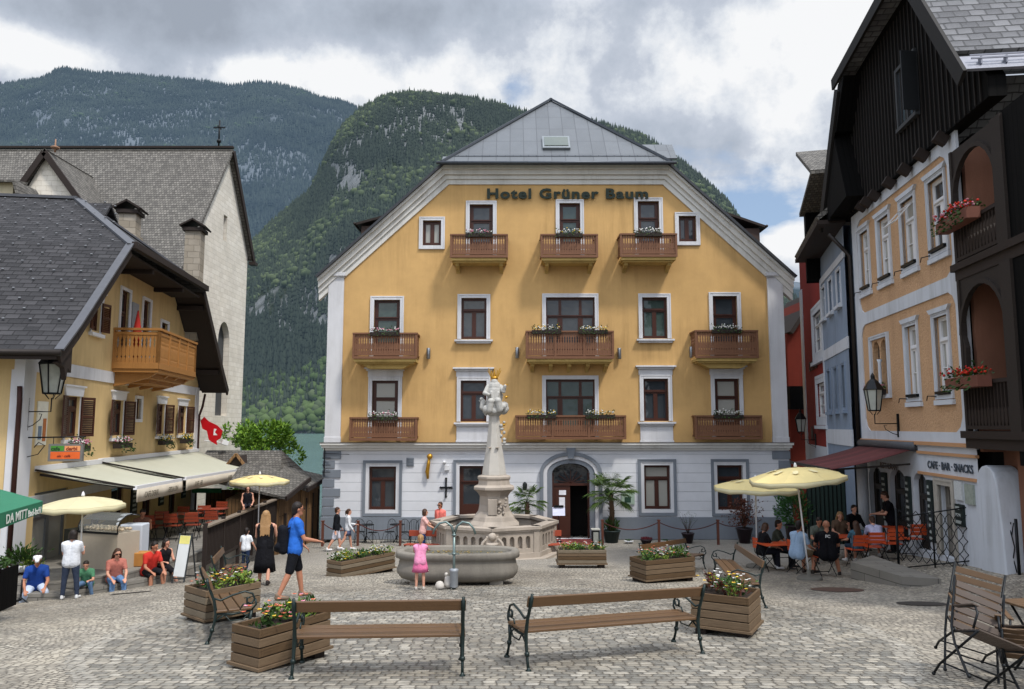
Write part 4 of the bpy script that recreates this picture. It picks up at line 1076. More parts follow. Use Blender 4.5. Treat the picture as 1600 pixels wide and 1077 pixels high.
# roof: gabled profile extruded away from the plaza, clipped by the half hip
OV = -1.15
m = MB(); bk = 9.5
def P(i, y): return (pr[i][0], y, pr[i][1])
hipx = 2.3
ridge0 = (pr[3][0], OV+hipx+1.1, pr[3][1])
m.slab([P(0, OV), P(0, bk), P(1, bk), P(1, OV)][::-1], .12); m.slab([P(1, OV), P(1, bk), P(2, bk), P(2, OV)][::-1], .12)
m.slab([P(2, OV), P(2, bk), P(3, bk), ridge0][::-1], .12)
m.slab([P(4, OV), ridge0, P(3, bk), P(4, bk)], .12)
m.slab([P(4, OV), P(4, bk), P(5, bk), P(5, OV)], .12); m.slab([P(5, OV), P(5, bk), P(6, bk), P(6, OV)], .12)
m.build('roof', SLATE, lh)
m = MB(); m.slab([P(2, OV-.1), P(4, OV-.1), ridge0], .14); m.build('half_hip', SLATE, lh)
m = MB()
for a, b in ((0, 1), (1, 2), (4, 5), (5, 6)):
    m.beam((pr[a][0], OV-.02, pr[a][1]-.17), (pr[b][0], OV-.02, pr[b][1]-.17), .08, .34, (0, 0, 1))
m.beam(P(2, OV-.14), P(4, OV-.14), .16, .22)
m.beam((pr[0][0]-.02, OV, pr[0][1]-.1), (pr[0][0]-.02, bk, pr[0][1]-.1), .1, .22)
# soffit boards
for a, b in ((0, 1), (1, 2), (4, 5), (5, 6)): m.prism([(pr[a][0], pr[a][1]-.15), (pr[b][0], pr[b][1]-.15), (pr[b][0], pr[b][1]-.20), (pr[a][0], pr[a][1]-.20)], OV+.03, -.0)
m.box(pr[2][0]+.35, pr[4][0]-.35, OV+.05, .1, pr[2][1]-.25, pr[2][1]-.18)
for x in (.5, 3.0, 6.0, 9.5, 12.5, 15.6):
    zz_ = np.interp(x, [a for a, b in pr], [b for a, b in pr]); zz_ = min(zz_, pr[2][1]+.05)
    m.beam((x, OV+.1, zz_-.35), (x, .1, zz_-.35), .16, .2)
m.prism([(-.9, 6.15), (-.1, 6.65), (-.1, 5.95), (-.3, 6.05), (-.35, 5.75), (-.5, 6.05), (-.7, 6.1)], OV+.0, OV+.12)
m.build('verge_boards', DKW, lh, bevel=.01)
m = MB()
for a, b in ((0, 1), (1, 2)): m.beam((pr[a][0], OV-.02, pr[a][1]+.03), (pr[b][0], OV-.02, pr[b][1]+.03), .22, .05)
m.beam(ridge0, P(2, OV-.1), .32, .07); m.beam(ridge0, P(4, OV-.1), .32, .07); m.beam((pr[3][0], ridge0[1], pr[3][1]+.02), P(3, bk), .3, .1)
m.build('ridge_caps', plain('ridge_tiles', '#4c4d52', .5, bs=12), lh)
m = MB()
rn_ = random.Random(3)
for sgm in ((1, 2), (2, 3)):
    a, b = pr[sgm[0]], pr[sgm[1]]; Ls = math.hypot(b[0]-a[0], b[1]-a[1])
    for r_ in range(int(Ls/.5)):
        f = (r_+.5)*.5/Ls
        for c_ in range(15):
            y = OV+.5+c_*.66+(r_ % 2)*.33+rn_.uniform(-.05, .05)+(1.6*f if sgm[0] == 2 else 0)*1.0
            if y < bk-.2: m.obox((a[0]+(b[0]-a[0])*f-.02, y, a[1]+(b[1]-a[1])*f+.05), (.05, .06, .035), (0, R(-40), 0))
m.build('snow_guard', plain('snow_guard_metal', '#66676a', .6, .3, bump=0), lh)['kind'] = 'stuff'
m = MB(); m.tube([(pr[0][0]-.1, OV-.1, pr[0][1]-.05), (pr[0][0]-.1, bk, pr[0][1]-.05)], .08, 8); m.build('gutter', DOWNP, lh)
m = MB(); m.tube([(-.2, -.02, 5.6), (-.12, .0, 5.2), (-.12, .0, -.5)], .06, 8); m.build('downpipe', plain('brown_pipe', '#3c2420', .5, .3), lh); m = MB(); m.tube([(LW+.1, -.3, 6.1), (LW+.12, -.2, 5.5), (LW+.1, -.08, 5.1), (LW+.1, -.08, .6)], .055, 8); m.build('downpipe', plain('brown_pipe', '#3c2420', .5, .3), lh)
# roof dormer ridge seen behind the half hip
p0 = LF.loc(212, 357, 31.5); p1 = LF.loc(238, 357, 33)
m = MB(); m.slab([(11.2, 1.5, p0.z-1.6), (9.2, 1.6, p0.z), (9.2, 8, p0.z), (11.2, 8, p0.z-1.6)], .1); m.slab([(9.2, 1.6, p0.z), (8.0, 1.4, p0.z-.9), (8.0, 8, p0.z-.9), (9.2, 8, p0.z)], .1); m.build('dormer_roof', SLATE, lh)
# chimneys
for (px, py, pyb, Yd, wpx, nm) in ((205, 316, 352, 30.0, 25, 'a'), (306, 345, 440, 33.0, 24, 'b')):
    c = LF.loc(px, py, Yd); cb = LF.loc(px, pyb+40, Yd); wd = wpx/FPX*Yd
    m = MB(); m.box(c.x-wd/2, c.x+wd/2, c.y-wd/2, c.y+wd/2, cb.z-1.5, c.z-.5); m.box(c.x-wd/2-.08, c.x+wd/2+.08, c.y-wd/2-.08, c.y+wd/2+.08, cb.z+.5, cb.z+.62)
    ch = m.build('chimney', bricky('chimney_stone', ('#8a8071', '#a0978a'), .5, .28, '#6a6256', .012, .9, .5, .25, dist=.1, stain=.6, bdist=.02), lh)
    m = MB(); e = wd/2+.22
    m.slab([(c.x-e, c.y-e, c.z-.34), (c.x+e, c.y-e, c.z-.34), (c.x+e, c.y, c.z-.02), (c.x-e, c.y, c.z-.02)], .07); m.slab([(c.x-e, c.y, c.z-.02), (c.x+e, c.y, c.z-.02), (c.x+e, c.y+e, c.z-.34), (c.x-e, c.y+e, c.z-.34)], .07)
    m.box(c.x-wd/2-.1, c.x+wd/2+.1, c.y-wd/2-.1, c.y+wd/2+.1, c.z-.55, c.z-.40)
    m.build('chimney_cap', DKW, ch)
# balcony of honey coloured wood
bx0, bx1 = 5.75, 10.1; bzt = 5.05-LZ; bzb = 3.72-LZ; pj = 1.42
def panelrail(m, p, q, z0, z1, n, sub):
    p = Vector((p[0], p[1], 0)); q = Vector((q[0], q[1], 0))
    for i in range(n+1):
        a = p.lerp(q, i/n); m.obox((a.x, a.y, (z0+z1)/2), (.1, .1, z1-z0), (0, 0, math.atan2((q-p).y, (q-p).x)))
    slat_panel(m, p.lerp(q, .01), p.lerp(q, .99), z0+.2, z1-.08, w=.13, th=.03)
    ang = math.atan2((q-p).y, (q-p).x); c = (p+q)/2; L_ = (q-p).length
    m.obox((c.x, c.y, z1), (L_+.16, .14, .08), (0, 0, ang)); m.obox((c.x, c.y, z0+.12), (L_+.06, .12, .2), (0, 0, ang)); m.obox((c.x, c.y, z1-.14), (L_, .07, .1), (0, 0, ang))
m = MB(); panelrail(m, (bx0, 0), (bx0, -pj), bzb, bzt, 1, 0); panelrail(m, (bx0, -pj), (bx1, -pj), bzb, bzt, 4, 0); panelrail(m, (bx1, -pj), (bx1, 0), bzb, bzt, 1, 0)
bo = m.build('balcony', BALW2, lh, bevel=.006)
m = MB(); m.box(bx0-.02, bx1+.02, -pj-.02, 0, bzb-.1, bzb+.02); m.box(bx0+.3, bx1-.3, -pj+.25, 0, bzb-.28, bzb-.1); m.box(bx0+.8, bx1-.8, -pj+.5, 0, bzb-.42, bzb-.28)
for x in (bx0+.25, bx0+1.6, bx1-1.6, bx1-.25): m.prism([(-pj+.1, bzb-.1), (0, bzb-.1), (0, bzb-.55), (-.3, bzb-.5), (-pj+.3, bzb-.25)], x-.08, x+.08, 'yz')
m.build('balcony_underside', BALW2, bo, bevel=.01)
m = MB(); m.lathe([(.16, 0), (.14, 1.2), (.02, 1.9)], 8, (bx0+.35, -.6, bzb+.1)); tag_ = m.build('closed_sun_umbrella', plain('red_cloth', '#a5261c', .8), lh)
x, z = LF.pt(210, 474); m = MB(); m.box(x-.32, x+.3, -.07, -.02, z-1.1, z); m.build('notice_panel', plain('grey_panel', '#8c8d90', .6), lh)
# lantern hanging from the soffit and on brackets
def lantern(root_name, loc, rz, label, s=1.0, arm=1.0, group=None, hang=False):
    r_ = empty(root_name, loc, rz, label, 'street lamp', group)
    m = MB(); m.box(-.03, .03, -.03, .02, -.45*s, .12*s)                     # wall plate; arm runs to -y
    m.tube([(0, 0, -.12*s), (0, -arm*.6, -.12*s), (0, -arm, -.12*s), (0, -arm, .12*s)], .016, 6)
    m.tube([(0, 0, -.4*s), (0, -arm*.25, -.36*s), (0, -arm*.55, -.26*s), (0, -arm*.62, -.16*s), (0, -arm*.5, -.16*s)], .011, 6)
    m.build('bracket', IRON, r_)
    a, b, h, z = .14*s, .22*s, .52*s, .2*s
    fr = MB()
    for k in range(6):
        t0 = k*math.pi/3; t1 = (k+1)*math.pi/3
        p0 = (a*math.cos(t0), -arm+a*math.sin(t0), z); q0 = (b*math.cos(t0), -arm+b*math.sin(t0), z+h); q1 = (b*math.cos(t1), -arm+b*math.sin(t1), z+h); p1 = (a*math.cos(t1), -arm+a*math.sin(t1), z)
        fr.tube([p0, q0], .011*s+.003, 5); fr.tube([q0, q1], .014*s+.003, 5); fr.tube([p0, p1], .013*s+.003, 5)
    fr.lathe([(b*1.12, z+h), (b*.55, z+h+.2*s), (.05*s, z+h+.26*s), (.05*s, z+h+.34*s), (.0, z+h+.42*s)], 6, (0, -arm, 0), False)
    for k in range(5): t0 = k*1.257; fr.tube([(.05*s*math.cos(t0), -arm+.05*s*math.sin(t0), z-.1*s), (a*math.cos(t0), -arm+a*math.sin(t0), z)], .01, 5)
    fr.build('lantern_frame', IRON, r_)
    g_ = MB(); g_.lathe([(a*.93, z+.01), (b*.93, z+h-.01)], 6, (0, -arm, 0), False); g_.build('lantern_glass', plain('lantern_glass', '#9fa39c', .15, 0, .7, bump=0), r_)
    return r_
p = LF.M @ Vector((LF.pt(42, 640)[0], -.02, LF.pt(42, 640)[1]+.12))
lantern('street_lantern', p, LF.ang, 'large black iron lantern on a bracket at the near corner of the yellow cafe house', 1.45, .55)
# hanging shop sign on an iron bar
x, z = LF.pt(41, 684); sg = empty('hanging_sign', LF.M @ Vector((x, 0, z)), LF.ang, 'orange and green hanging cafe sign on an iron bar beside the lantern', 'sign')
m = MB(); m.tube([(0, 0, 0), (0, -1.42, .02)], .02, 6); m.tube([(0, 0, -.5), (0, -.3, -.42), (0, -.45, -.2), (0, -.3, -.12), (0, -.2, -.25)], .012, 6); m.tube([(0, -.02, -.6), (0, -.02, .5)], .015, 6)
m.tube([(0, -.65, 0), (0, -.65, -.16)], .01, 5); m.tube([(0, -1.3, 0), (0, -1.3, -.16)], .01, 5); m.build('bar', IRON, sg)
m = MB(); m.box(-.05, .05, -1.38, -.56, -.60, -.16); b = m.build('sign_box', plain('sign_grey', '#6f6d69', .4, .3), sg)
m = MB(); m.box(-.056, -.05, -.93, -.62, -.34, -.21); m.build('green_field', plain('sign_green', '#3f7d2a', .5, bump=0), b)
m = MB(); m.box(-.056, -.05, -1.32, -.95, -.34, -.21); m.build('pale_orange_field', plain('sign_orange_pale', '#cf8a58', .5, bump=0), b)
m = MB(); m.box(-.056, -.05, -1.32, -.62, -.54, -.36); m.build('orange_field', plain('sign_orange', '#cc5a24', .5, bump=0), b)
MT = Matrix.Translation((-.058, -.63, -.325)) @ Matrix.Rotation(R(-90), 4, 'Z') @ Matrix.Rotation(R(90), 4, 'X')
text_mesh('cafe', .13, .002, b, plain('sign_dark', '#1e3a1c', .6, bump=0), MT, 'lettering', .004)
text_mesh('derbl', .13, .002, b, plain('sign_brown', '#7a2d14', .6, bump=0), Matrix.Translation((0, -.35, 0)) @ MT, 'lettering', .004)
text_mesh('eis · café', .09, .002, b, MATS['sign_brown'], Matrix.Translation((0, -.15, -.17)) @ MT, 'lettering', .003)
# red enamel advertising sign at the far end
x, z = LF.pt(318, 672); Rs = empty('red_sign', LF.M @ Vector((LW+.1, -.15, LF.pt(309, 670)[1])), LF.ang, 'bright red shaped enamel sign at the far corner of the yellow cafe house', 'sign')
m = MB(); sc_ = 1.0
pts = [(0, .35), (.15, .55), (.35, .35), (.75, .15), (1.0, -.1), (.92, -.45), (.75, -.55), (.78, -.75), (.55, -.62), (.40, -.5), (.30, -.1), (.1, .0)]
m.prism([(-a, b) for a, b in pts], -.03, .03, 'yz'); o = m.build('board', plain('enamel_red', '#b0121c', .3, bump=0), Rs)
m = MB(); m.prism([(-.62, 0), (-.74, -.02), (-.66, -.16), (-.78, -.3), (-.6, -.3)], -.036, -.031, 'yz'); m.build('white_mark', plain('enamel_white', '#d8d8d8', .4, bump=0), o)
m = MB(); m.tube([(0, .1, .4), (0, -.1, .4)], .02, 5); m.build('bracket', IRON, Rs)
p = LF.M @ Vector((LW+.1, -1.25, LF.pt(330, 690)[1])); m = MB(); m.obox((0, 0, 0), (.5, .3, .22), (.3, 0, .4)); m.tube([(0, .1, 0), (0, .9, .1)], .03, 6)
o = m.build('loudspeaker', WFR, None, bevel=.04); o.location = p; o.rotation_euler = (0, 0, LF.ang); tag(o, 'small white loudspeaker below the bright red enamel sign', 'loudspeaker')
# awnings
AWN = NT('cream_awning'); wv = AWN.n('ShaderNodeTexWave'); wv.inputs['Scale'].default_value = .9; wv.bands_direction = 'X'; AWN.l(AWN.coord('UV', (3, 3, 3)), wv.inputs['Vector'])
nn = AWN.noise(AWN.coord(), 1.2, 5)
AW = AWN.setc(AWN.mix(AWN.math('MULTIPLY', wv.outputs[1], .35), AWN.mix(nn.outputs[0], lin('#cbcab8'), lin('#e0dfd0')), lin('#b4b5a2')), .85, 0, .1)
translucent(AW, '#d8d8c4', .35)
VAL = plain('valance_cream', '#bfb5a4', .85, var=.1)
def awning(x0, x1, zi, zo, pj, label, txts):
    r_ = empty('awning', LF.M @ Vector((x0, 0, zi[0])), LF.ang, label, 'awning', 'cream awnings of the yellow cafe house')
    L_ = x1-x0; dz = [zi[0]-zi[0], zi[1]-zi[0], zo[0]-zi[0], zo[1]-zi[0]]
    m = MB(); n = 10
    vs = []
    for i in range(n+1):
        f = i/n
        for j in range(7):
            g_ = j/6; sag = -.05*math.sin(math.pi*g_)-.02*math.sin(f*math.pi*6)*g_*(1-g_)*4*.5
            vs.append((L_*f, -pj*g_, (dz[0]*(1-f)+dz[1]*f)*(1-g_)+(dz[2]*(1-f)+dz[3]*f)*g_+sag))
    m._add(vs, [(i*7+j, i*7+j+1, (i+1)*7+j+1, (i+1)*7+j) for i in range(n) for j in range(6)], True)
    cl = m.build('canopy', AW, r_); md = cl.modifiers.new('s', 'SOLIDIFY'); md.thickness = .012
    m = MB(); m.beam((-.02, -pj, dz[2]), (L_+.02, -pj, dz[3]), .09, .1); m.beam((0, -.05, .04), (L_, -.05, dz[1]+.04), .16, .14); m.build('front_bar', WFR, r_)
    for x in (.1, L_-.1): m = MB(); f = x/L_; m.beam((x, -.1, -.12), (x, -pj+.05, (dz[2]*(1-f)+dz[3]*f)-.03), .05, .06); m.build('folding_arm', DOWNP, r_)
    m = MB(); m.beam((.0, -.02, .01), (.0, -pj, dz[2]+.015), .04, .05); m.build('side_rail', DOWNP, r_)
    m = MB(); vs = []; k = 24; vh = .34
    for i in range(k+1):
        f = i/k; z0_ = dz[2]*(1-f)+dz[3]*f-.04; w_ = .015*math.sin(i*1.3)
        vs += [(L_*f, -pj-.05, z0_), (L_*f, -pj-.05+w_, z0_-vh)]
    m._add(vs, [(2*i, 2*i+1, 2*i+3, 2*i+2) for i in range(k)], True); va = m.build('valance', VAL, r_)
    md = va.modifiers.new('s', 'SOLIDIFY'); md.thickness = .008
    for tx, f in txts:
        sl_ = math.atan2(dz[3]-dz[2], L_)
        MT = Matrix.Translation((L_*f, -pj-.085, dz[2]*(1-f)+dz[3]*f-.29)) @ Matrix.Rotation(-sl_, 4, 'Y') @ Matrix.Rotation(R(90), 4, 'X')
        text_mesh(tx, .22, .002, va, plain('valance_letters', '#6c6558', .8, bump=0), MT, 'lettering', .004)
    return r_
zA = .72-LZ
awning(.9, 5.15, (zA, zA), (.24-LZ, .16-LZ), 2.5, 'nearer cream awning over the ice cream counter of the yellow cafe house', [('CAFE DERBL', .12), ('EISSALON', .62)])
awning(5.05, 16.5, (zA+.02, zA), (.20-LZ, -.06-LZ), 2.62, 'longer far cream awning reaching along the cafe terrace', [('CAFE · EIS', .08), ('JAUSEN · KUCHEN', .5), ('EIS', .88)])

# ================================================================== terrace with steps
tE = [LF.I @ gp(40, 932), LF.I @ gp(236, 893), LF.I @ gp(300, 893)]
m = MB(); TT = -1.75
pe = [gp(30, 930), gp(120, 928), gp(240, 898), gp(312, 902)]
m = MB()
A_ = [Vector((-14.0, 17.3, 0)), Vector((-10.3, 17.7, 0)), Vector((-9.15, 19.3, 0)), Vector((-8.65, 21.6, 0)), Vector((-9.4, 33.0, 0)), Vector((-14.6, 33.5, 0)), Vector((-13.5, 17.5, 0))]
def flat(m, pts, z0, z1): m.prism([(p.x, p.y) for p in pts], z0, z1, 'xy')
flat(m, [A_[0]+Vector((0,.35,0)), A_[1]+Vector((-.35,.35,0)), A_[2]+Vector((-.38,0,0)), A_[3]+Vector((-.38,0,0)), A_[4], A_[5]], -3.9, TT)
st_ = m.build('terrace', bricky('step_stone', ('#6e6a64', '#7d7972'), 1.1, .2, '#3c3a36', .01, .85, .4, stain=.5), None); tag(st_, kind='structure')
m = MB(); flat(m, A_[:4]+[A_[3]+Vector((-1,0,0)), A_[0]+Vector((0,.6,0))], -3.9, TT-.17); tag(m.build('terrace_step', MATS['step_stone'], None), kind='structure')

# ================================================================== church behind
CF = Frame((-17.0, 41.6, -4.3), R(90))
ch = empty('church', CF.o, CF.ang, 'old stone church with steep weathered shingle roof and pale gable wall', 'church')
def cp(px, py): return CF.pt(px, py)
ap = cp(357, 236); fe = cp(387, 396); ne = (-.2, ap[1]-(fe[1] and (ap[1]-fe[1])*(ap[0]+.2)/(fe[0]-ap[0])))
nx_ = cp(312, 500)[0]; 
slit = rect(*(lambda a, b: (a[0], b[0], b[1], a[1]))(cp(350, 335), cp(354, 378)))
ni0 = cp(341, 520); ni1 = cp(354, 650); nic = [(ni0[0], ni1[1]), (ni1[0], ni1[1])]+arc((ni0[0]+ni1[0])/2, ni0[1]-.5, (ni1[0]-ni0[0])/2, 0, math.pi, 10, (ni1[0]-ni0[0])*.7)
m = MB(); m.wall([(nx_-1.5, -2), (fe[0], -2), (fe[0], fe[1]), (ap[0], ap[1]), (nx_-1.5, ap[1]-(ap[0]-nx_+1.5)*(ap[1]-fe[1])/(fe[0]-ap[0]))], [slit, nic], 0, .35)
m.box(nx_-1.5, fe[0]-.05, .5, 24, -2, fe[1]-1.0); m.build('gable_wall', STONE, ch)
m = MB(); m.box(nx_-1.4, fe[0]-.2, .36, .40, 0, fe[1]-.5); m.box(ap[0]-1.2, ap[0]+1.2, .36, .4, fe[1]-.5, ap[1]-2.5); m.build('window_shadow', plain('church_window', '#3d3f42', .5), ch)  # dark sheet behind slit and niche, shade of the openings put into its colour
sl_ = (ap[1]-fe[1])/(fe[0]-ap[0]); lowx = nx_-4.5
m = MB(); m.slab([(ap[0], -.28, ap[1]+.12), (ap[0], 30, ap[1]+.12), (lowx, 30, ap[1]+.12-(ap[0]-lowx)*sl_), (lowx, -.28, ap[1]+.12-(ap[0]-lowx)*sl_)], .18)
m.slab([(ap[0], -.28, ap[1]+.12), (fe[0]+.35, -.28, fe[1]+.12-.35*sl_), (fe[0]+.35, 30, fe[1]+.12-.35*sl_), (ap[0], 30, ap[1]+.12)], .18)
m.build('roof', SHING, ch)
m = MB(); m.beam((ap[0], -.32, ap[1]-.05), (fe[0]+.4, -.32, fe[1]-.05-.4*sl_), .1, .34); m.beam((ap[0], -.3, ap[1]+.22), (ap[0], 30, ap[1]+.22), .22, .12)
m.box(fe[0]-.05, fe[0]+.5, -.5, -.1, fe[1]-.75, fe[1]-.55); m.build('verge_board', DKW, ch)
m = MB(); z = ap[1]+.2; m.tube([(ap[0], .6, z), (ap[0], .6, z+1.7)], .05, 6); m.obox((ap[0], .6, z+1.25), (.5, .06, .08)); m.obox((ap[0], .6, z+1.25), (.06, .7, .08)); m.ball((ap[0], .6, z+.4), .14, 2); m.build('cross', IRON, ch)
# lower stone gable in front of the nave
GY = 38.0; sg_ = empty('stone_gable_house', (at(75, 400, GY).x, GY, 0), 0, 'small stone gable with dark verge boards standing before the church roof', 'house')
ox = at(75, 400, GY).x
def g2(px, py): p = at(px, py, GY); return p.x-ox, p.z
a = g2(75, 238); l = g2(12, 335); r_ = g2(140, 335)
m = MB(); m.prism([(l[0]+.2, 0), (r_[0]-.2, 0), (r_[0]-.2, r_[1]), (a[0], a[1]-.1), (l[0]+.2, l[1])], 0, 2); m.build('gable_wall', STONE, sg_)
m = MB(); m.slab([(a[0], -.3, a[1]+.1), (r_[0]+.3, -.3, r_[1]-.1), (r_[0]+.3, 6, r_[1]-.1), (a[0], 6, a[1]+.1)], .15); m.slab([(a[0], -.3, a[1]+.1), (a[0], 6, a[1]+.1), (l[0]-.3, 6, l[1]-.1), (l[0]-.3, -.3, l[1]-.1)], .15); m.build('roof', SHING, sg_)
m = MB(); m.beam((a[0], -.3, a[1]-.12), (r_[0]+.3, -.3, r_[1]-.28), .12, .3); m.beam((a[0], -.3, a[1]-.12), (l[0]-.3, -.3, l[1]-.28), .12, .3); m.build('verge_board', DKW, sg_)
m = MB(); m.tube([(0, 0, a[1]), (0, 0, a[1]+.7)], [.06, .03], 6); m.lathe([(.02, 0), (.2, .05), (.22, .12), (.05, .2)], 10, (0, 0, a[1]+.15)); m.build('finial', plain('sandstone', '#8d6d58', .8), sg_)
DY = 35.0; dm = empty('small_roof_turret', (at(12, 300, DY).x, DY, 0), 0, 'tiny cream walled roof dormer at the far left edge', 'dormer'); ox = at(12, 300, DY).x
def g3(px, py): p = at(px, py, DY); return p.x-ox, p.z
a = g3(-10, 281); b = g3(22, 283); c = g3(30, 310)
m = MB(); m.wall([(g3(-12, 0)[0], b[1]-3), (b[0]-.02, b[1]-3), (b[0]-.02, b[1]-.05), (g3(-12, 0)[0], b[1]-.05)], [rect(g3(-4, 0)[0], g3(8, 0)[0], g3(0, 304)[1], g3(0, 288)[1])], 0, .2); m.box(b[0]-.6, b[0]-.03, .02, 2, b[1]-3, b[1]-.1)
m.build('wall', stucco('cream_render', '#b7ac92', .1), dm); m = MB(); m.slab([(g3(-14, 0)[0], -.3, b[1]-.05), (b[0]+.2, -.3, b[1]-.05), (b[0]-.4, 1.6, b[1]+.45), (g3(-14, 0)[0], 1.6, b[1]+.45)], .1); m.slab([(b[0]+.18, -.3, b[1]-.03), (c[0]+.2, -.3, c[1]-.1), (c[0]+.2, 2, c[1]-.1), (b[0]-.2, 2, b[1]+.2)], .1); m.build('roof', SHING, dm)

# ================================================================== huts towards the lake
BRD = wood('weathered_boards', '#8a6a48', .35, 3, 1, .8, plank=(6, .17), gap=.012); BRD2 = wood('grey_brown_boards', '#6b5136', .4, 3, 1, .85, plank=(6, .15), gap=.012)
HYY = 33.5; hut = empty('wooden_hut', (at(380, 800, HYY).x, HYY, -3.7), 0, 'open fronted wooden hut with grey shingle roof behind the cafe terrace', 'hut'); ho = hut.location.copy()
def h1(px, py, Y=HYY): p = at(px, py, Y)-ho; return p.x, p.z
a, b, c, d = h1(318, 770), h1(436, 770), h1(318, 850), h1(436, 765)
m = MB(); m.box(a[0]-.5, b[0], 1.5, 1.6, 0, a[1]); m.box(b[0]-.1, b[0], 0, 1.5, 0, a[1]); m.box(a[0]-.5, b[0], 0, .1, 0, h1(0, 820)[1]); m.build('board_wall', BRD, hut)
e0 = h1(318, 752); e1 = h1(440, 752); r0 = h1(340, 704, 35.5)
m = MB(); m.slab([(a[0]-.8, -.3, e0[1]), (e1[0], -.3, e0[1]), (e1[0]-.7, 2.2, r0[1]), (a[0]-.8, 2.2, r0[1])], .12); m.slab([(a[0]-.8, 2.2, r0[1]), (e1[0]-.7, 2.2, r0[1]), (e1[0], 4.4, e0[1]), (a[0]-.8, 4.4, e0[1])], .12)
m.slab([(e1[0]-.68, 2.2, r0[1]-.03), (e1[0], -.3, e0[1]), (e1[0], 4.4, e0[1])], .1)
m.build('roof', SHING, hut)
g = h1(372, 712, 34.2); m = MB(); m.prism([(g[0]-.55, g[1]-.7), (g[0]+.55, g[1]-.7), (g[0], g[1])], -.1+.6, 2); dg_ = m.build('gable_dormer', DKW, hut)
m = MB(); m.beam((g[0]-.75, .45, g[1]-.85), (g[0], .45, g[1]+.08), .1, .14, (0,1,0)); m.beam((g[0]+.75, .45, g[1]-.85), (g[0], .45, g[1]+.08), .1, .14, (0,1,0)); m.build('verge_board', BRD, dg_)
m = MB(); z_ = h1(0, 765)[1]; m.box(h1(336, 0)[0], h1(378, 0)[0], -.12, -.04, z_-.14, z_+.06); m.build('green_valance', plain('green_cloth', '#2f6b4d', .8), hut)
for i, (px, py, wp, hp, c) in enumerate(((360, 778, 14, 14, '#6b4536'), (375, 778, 14, 16, '#7d8a5a'), (360, 791, 15, 12, '#b9bcc6'))):
    x, z = h1(px, py, 35.0); ww = wp/FPX*35/2; hh = hp/FPX*35/2; m = MB(); m.box(x-ww, x+ww, 1.44, 1.49, z-hh, z+hh); m.build('framed_poster', plain('poster_%s' % 'abc'[i], c, .6, var=.5, scale=14), hut)
# boat sheds with board fronts
s0 = Vector((at(436, 800, 30.2).x, 30.2, -3.2)); s1 = Vector((at(497, 800, 34.6).x, 34.6, -3.35)); an = math.atan2((s1-s0).y, (s1-s0).x)
SF = Frame((s0.x, s0.y, -3.9), an); shed = empty('boat_shed', SF.o, SF.ang, 'long brown board shed beside the path to the lake', 'shed'); Ls = (s1-s0).xy.length
hgt = [SF.pt(445, 778)[1], SF.pt(478, 755)[1], SF.pt(496, 748)[1]]
m = MB(); m.prism([(0, 0), (Ls*.5, 0), (Ls*.5, SF.pt(470, 762)[1]), (0, SF.pt(440, 780)[1])], 0, 2.2); m.build('board_wall', BRD2, shed)
m = MB(); m.prism([(Ls*.5+.02, 0), (Ls, 0), (Ls, SF.pt(495, 752)[1]), (Ls*.5+.02, SF.pt(471, 764)[1])], -.06, 2.2); m.build('board_wall', BRD, shed)
for f0, f1, pa, pb in ((-.06, .52, (436, 772), (474, 742)), (.44, 1.04, (466, 760), (497, 741))):
    za_ = SF.pt(*pa)[1]; zb_ = SF.pt(*pb)[1]
    m = MB(); m.slab([(Ls*f0, -.35, za_-.1), (Ls*f1, -.35, zb_-.1), (Ls*f1, 2.5, zb_+.5), (Ls*f0, 2.5, za_+.5)], .1); m.build('roof', SHING, shed)
    m = MB(); m.beam((Ls*f0, -.38, za_-.16), (Ls*f1, -.38, zb_-.16), .08, .18); m.build('eaves_board', DKW, shed)
m = MB()
for f in (.12, .3, .38, .62, .8, .95): m.box(Ls*f-.04, Ls*f+.04, -.1, -.062 if f > .5 else -.003, .1, 2.2+f*.8)
m.build('batten', DKW, shed)
# notice board by the path
nb = empty('notice_board', gp(505, 835), R(8), 'wooden notice board with pinned photos at the path to the lake', 'notice board')
m = MB(); m.box(-.08, .04, -.05, .05, 0, 2.3); m.box(.95, 1.07, -.05, .05, .2, 2.6); m.box(.04, .95, -.04, .04, 2.15, 2.25); m.box(.04, .95, -.04, .04, .95, 1.03); m.build('post_frame', BRD2, nb)
m = MB(); m.box(.05, .94, -.02, .02, 1.04, 2.14); pn = m.build('panel', plain('board_grey', '#8f979b', .5), nb)
m = MB()
for i, (x, z) in enumerate(((.15, 1.7), (.15, 1.25), (.55, 1.75), (.55, 1.2))): m.box(x, x+.3, -.028, -.021, z, z+.33)
m.build('pinned_photo', plain('photo_prints', '#5d5f70', .5, var=.6, scale=7), pn)

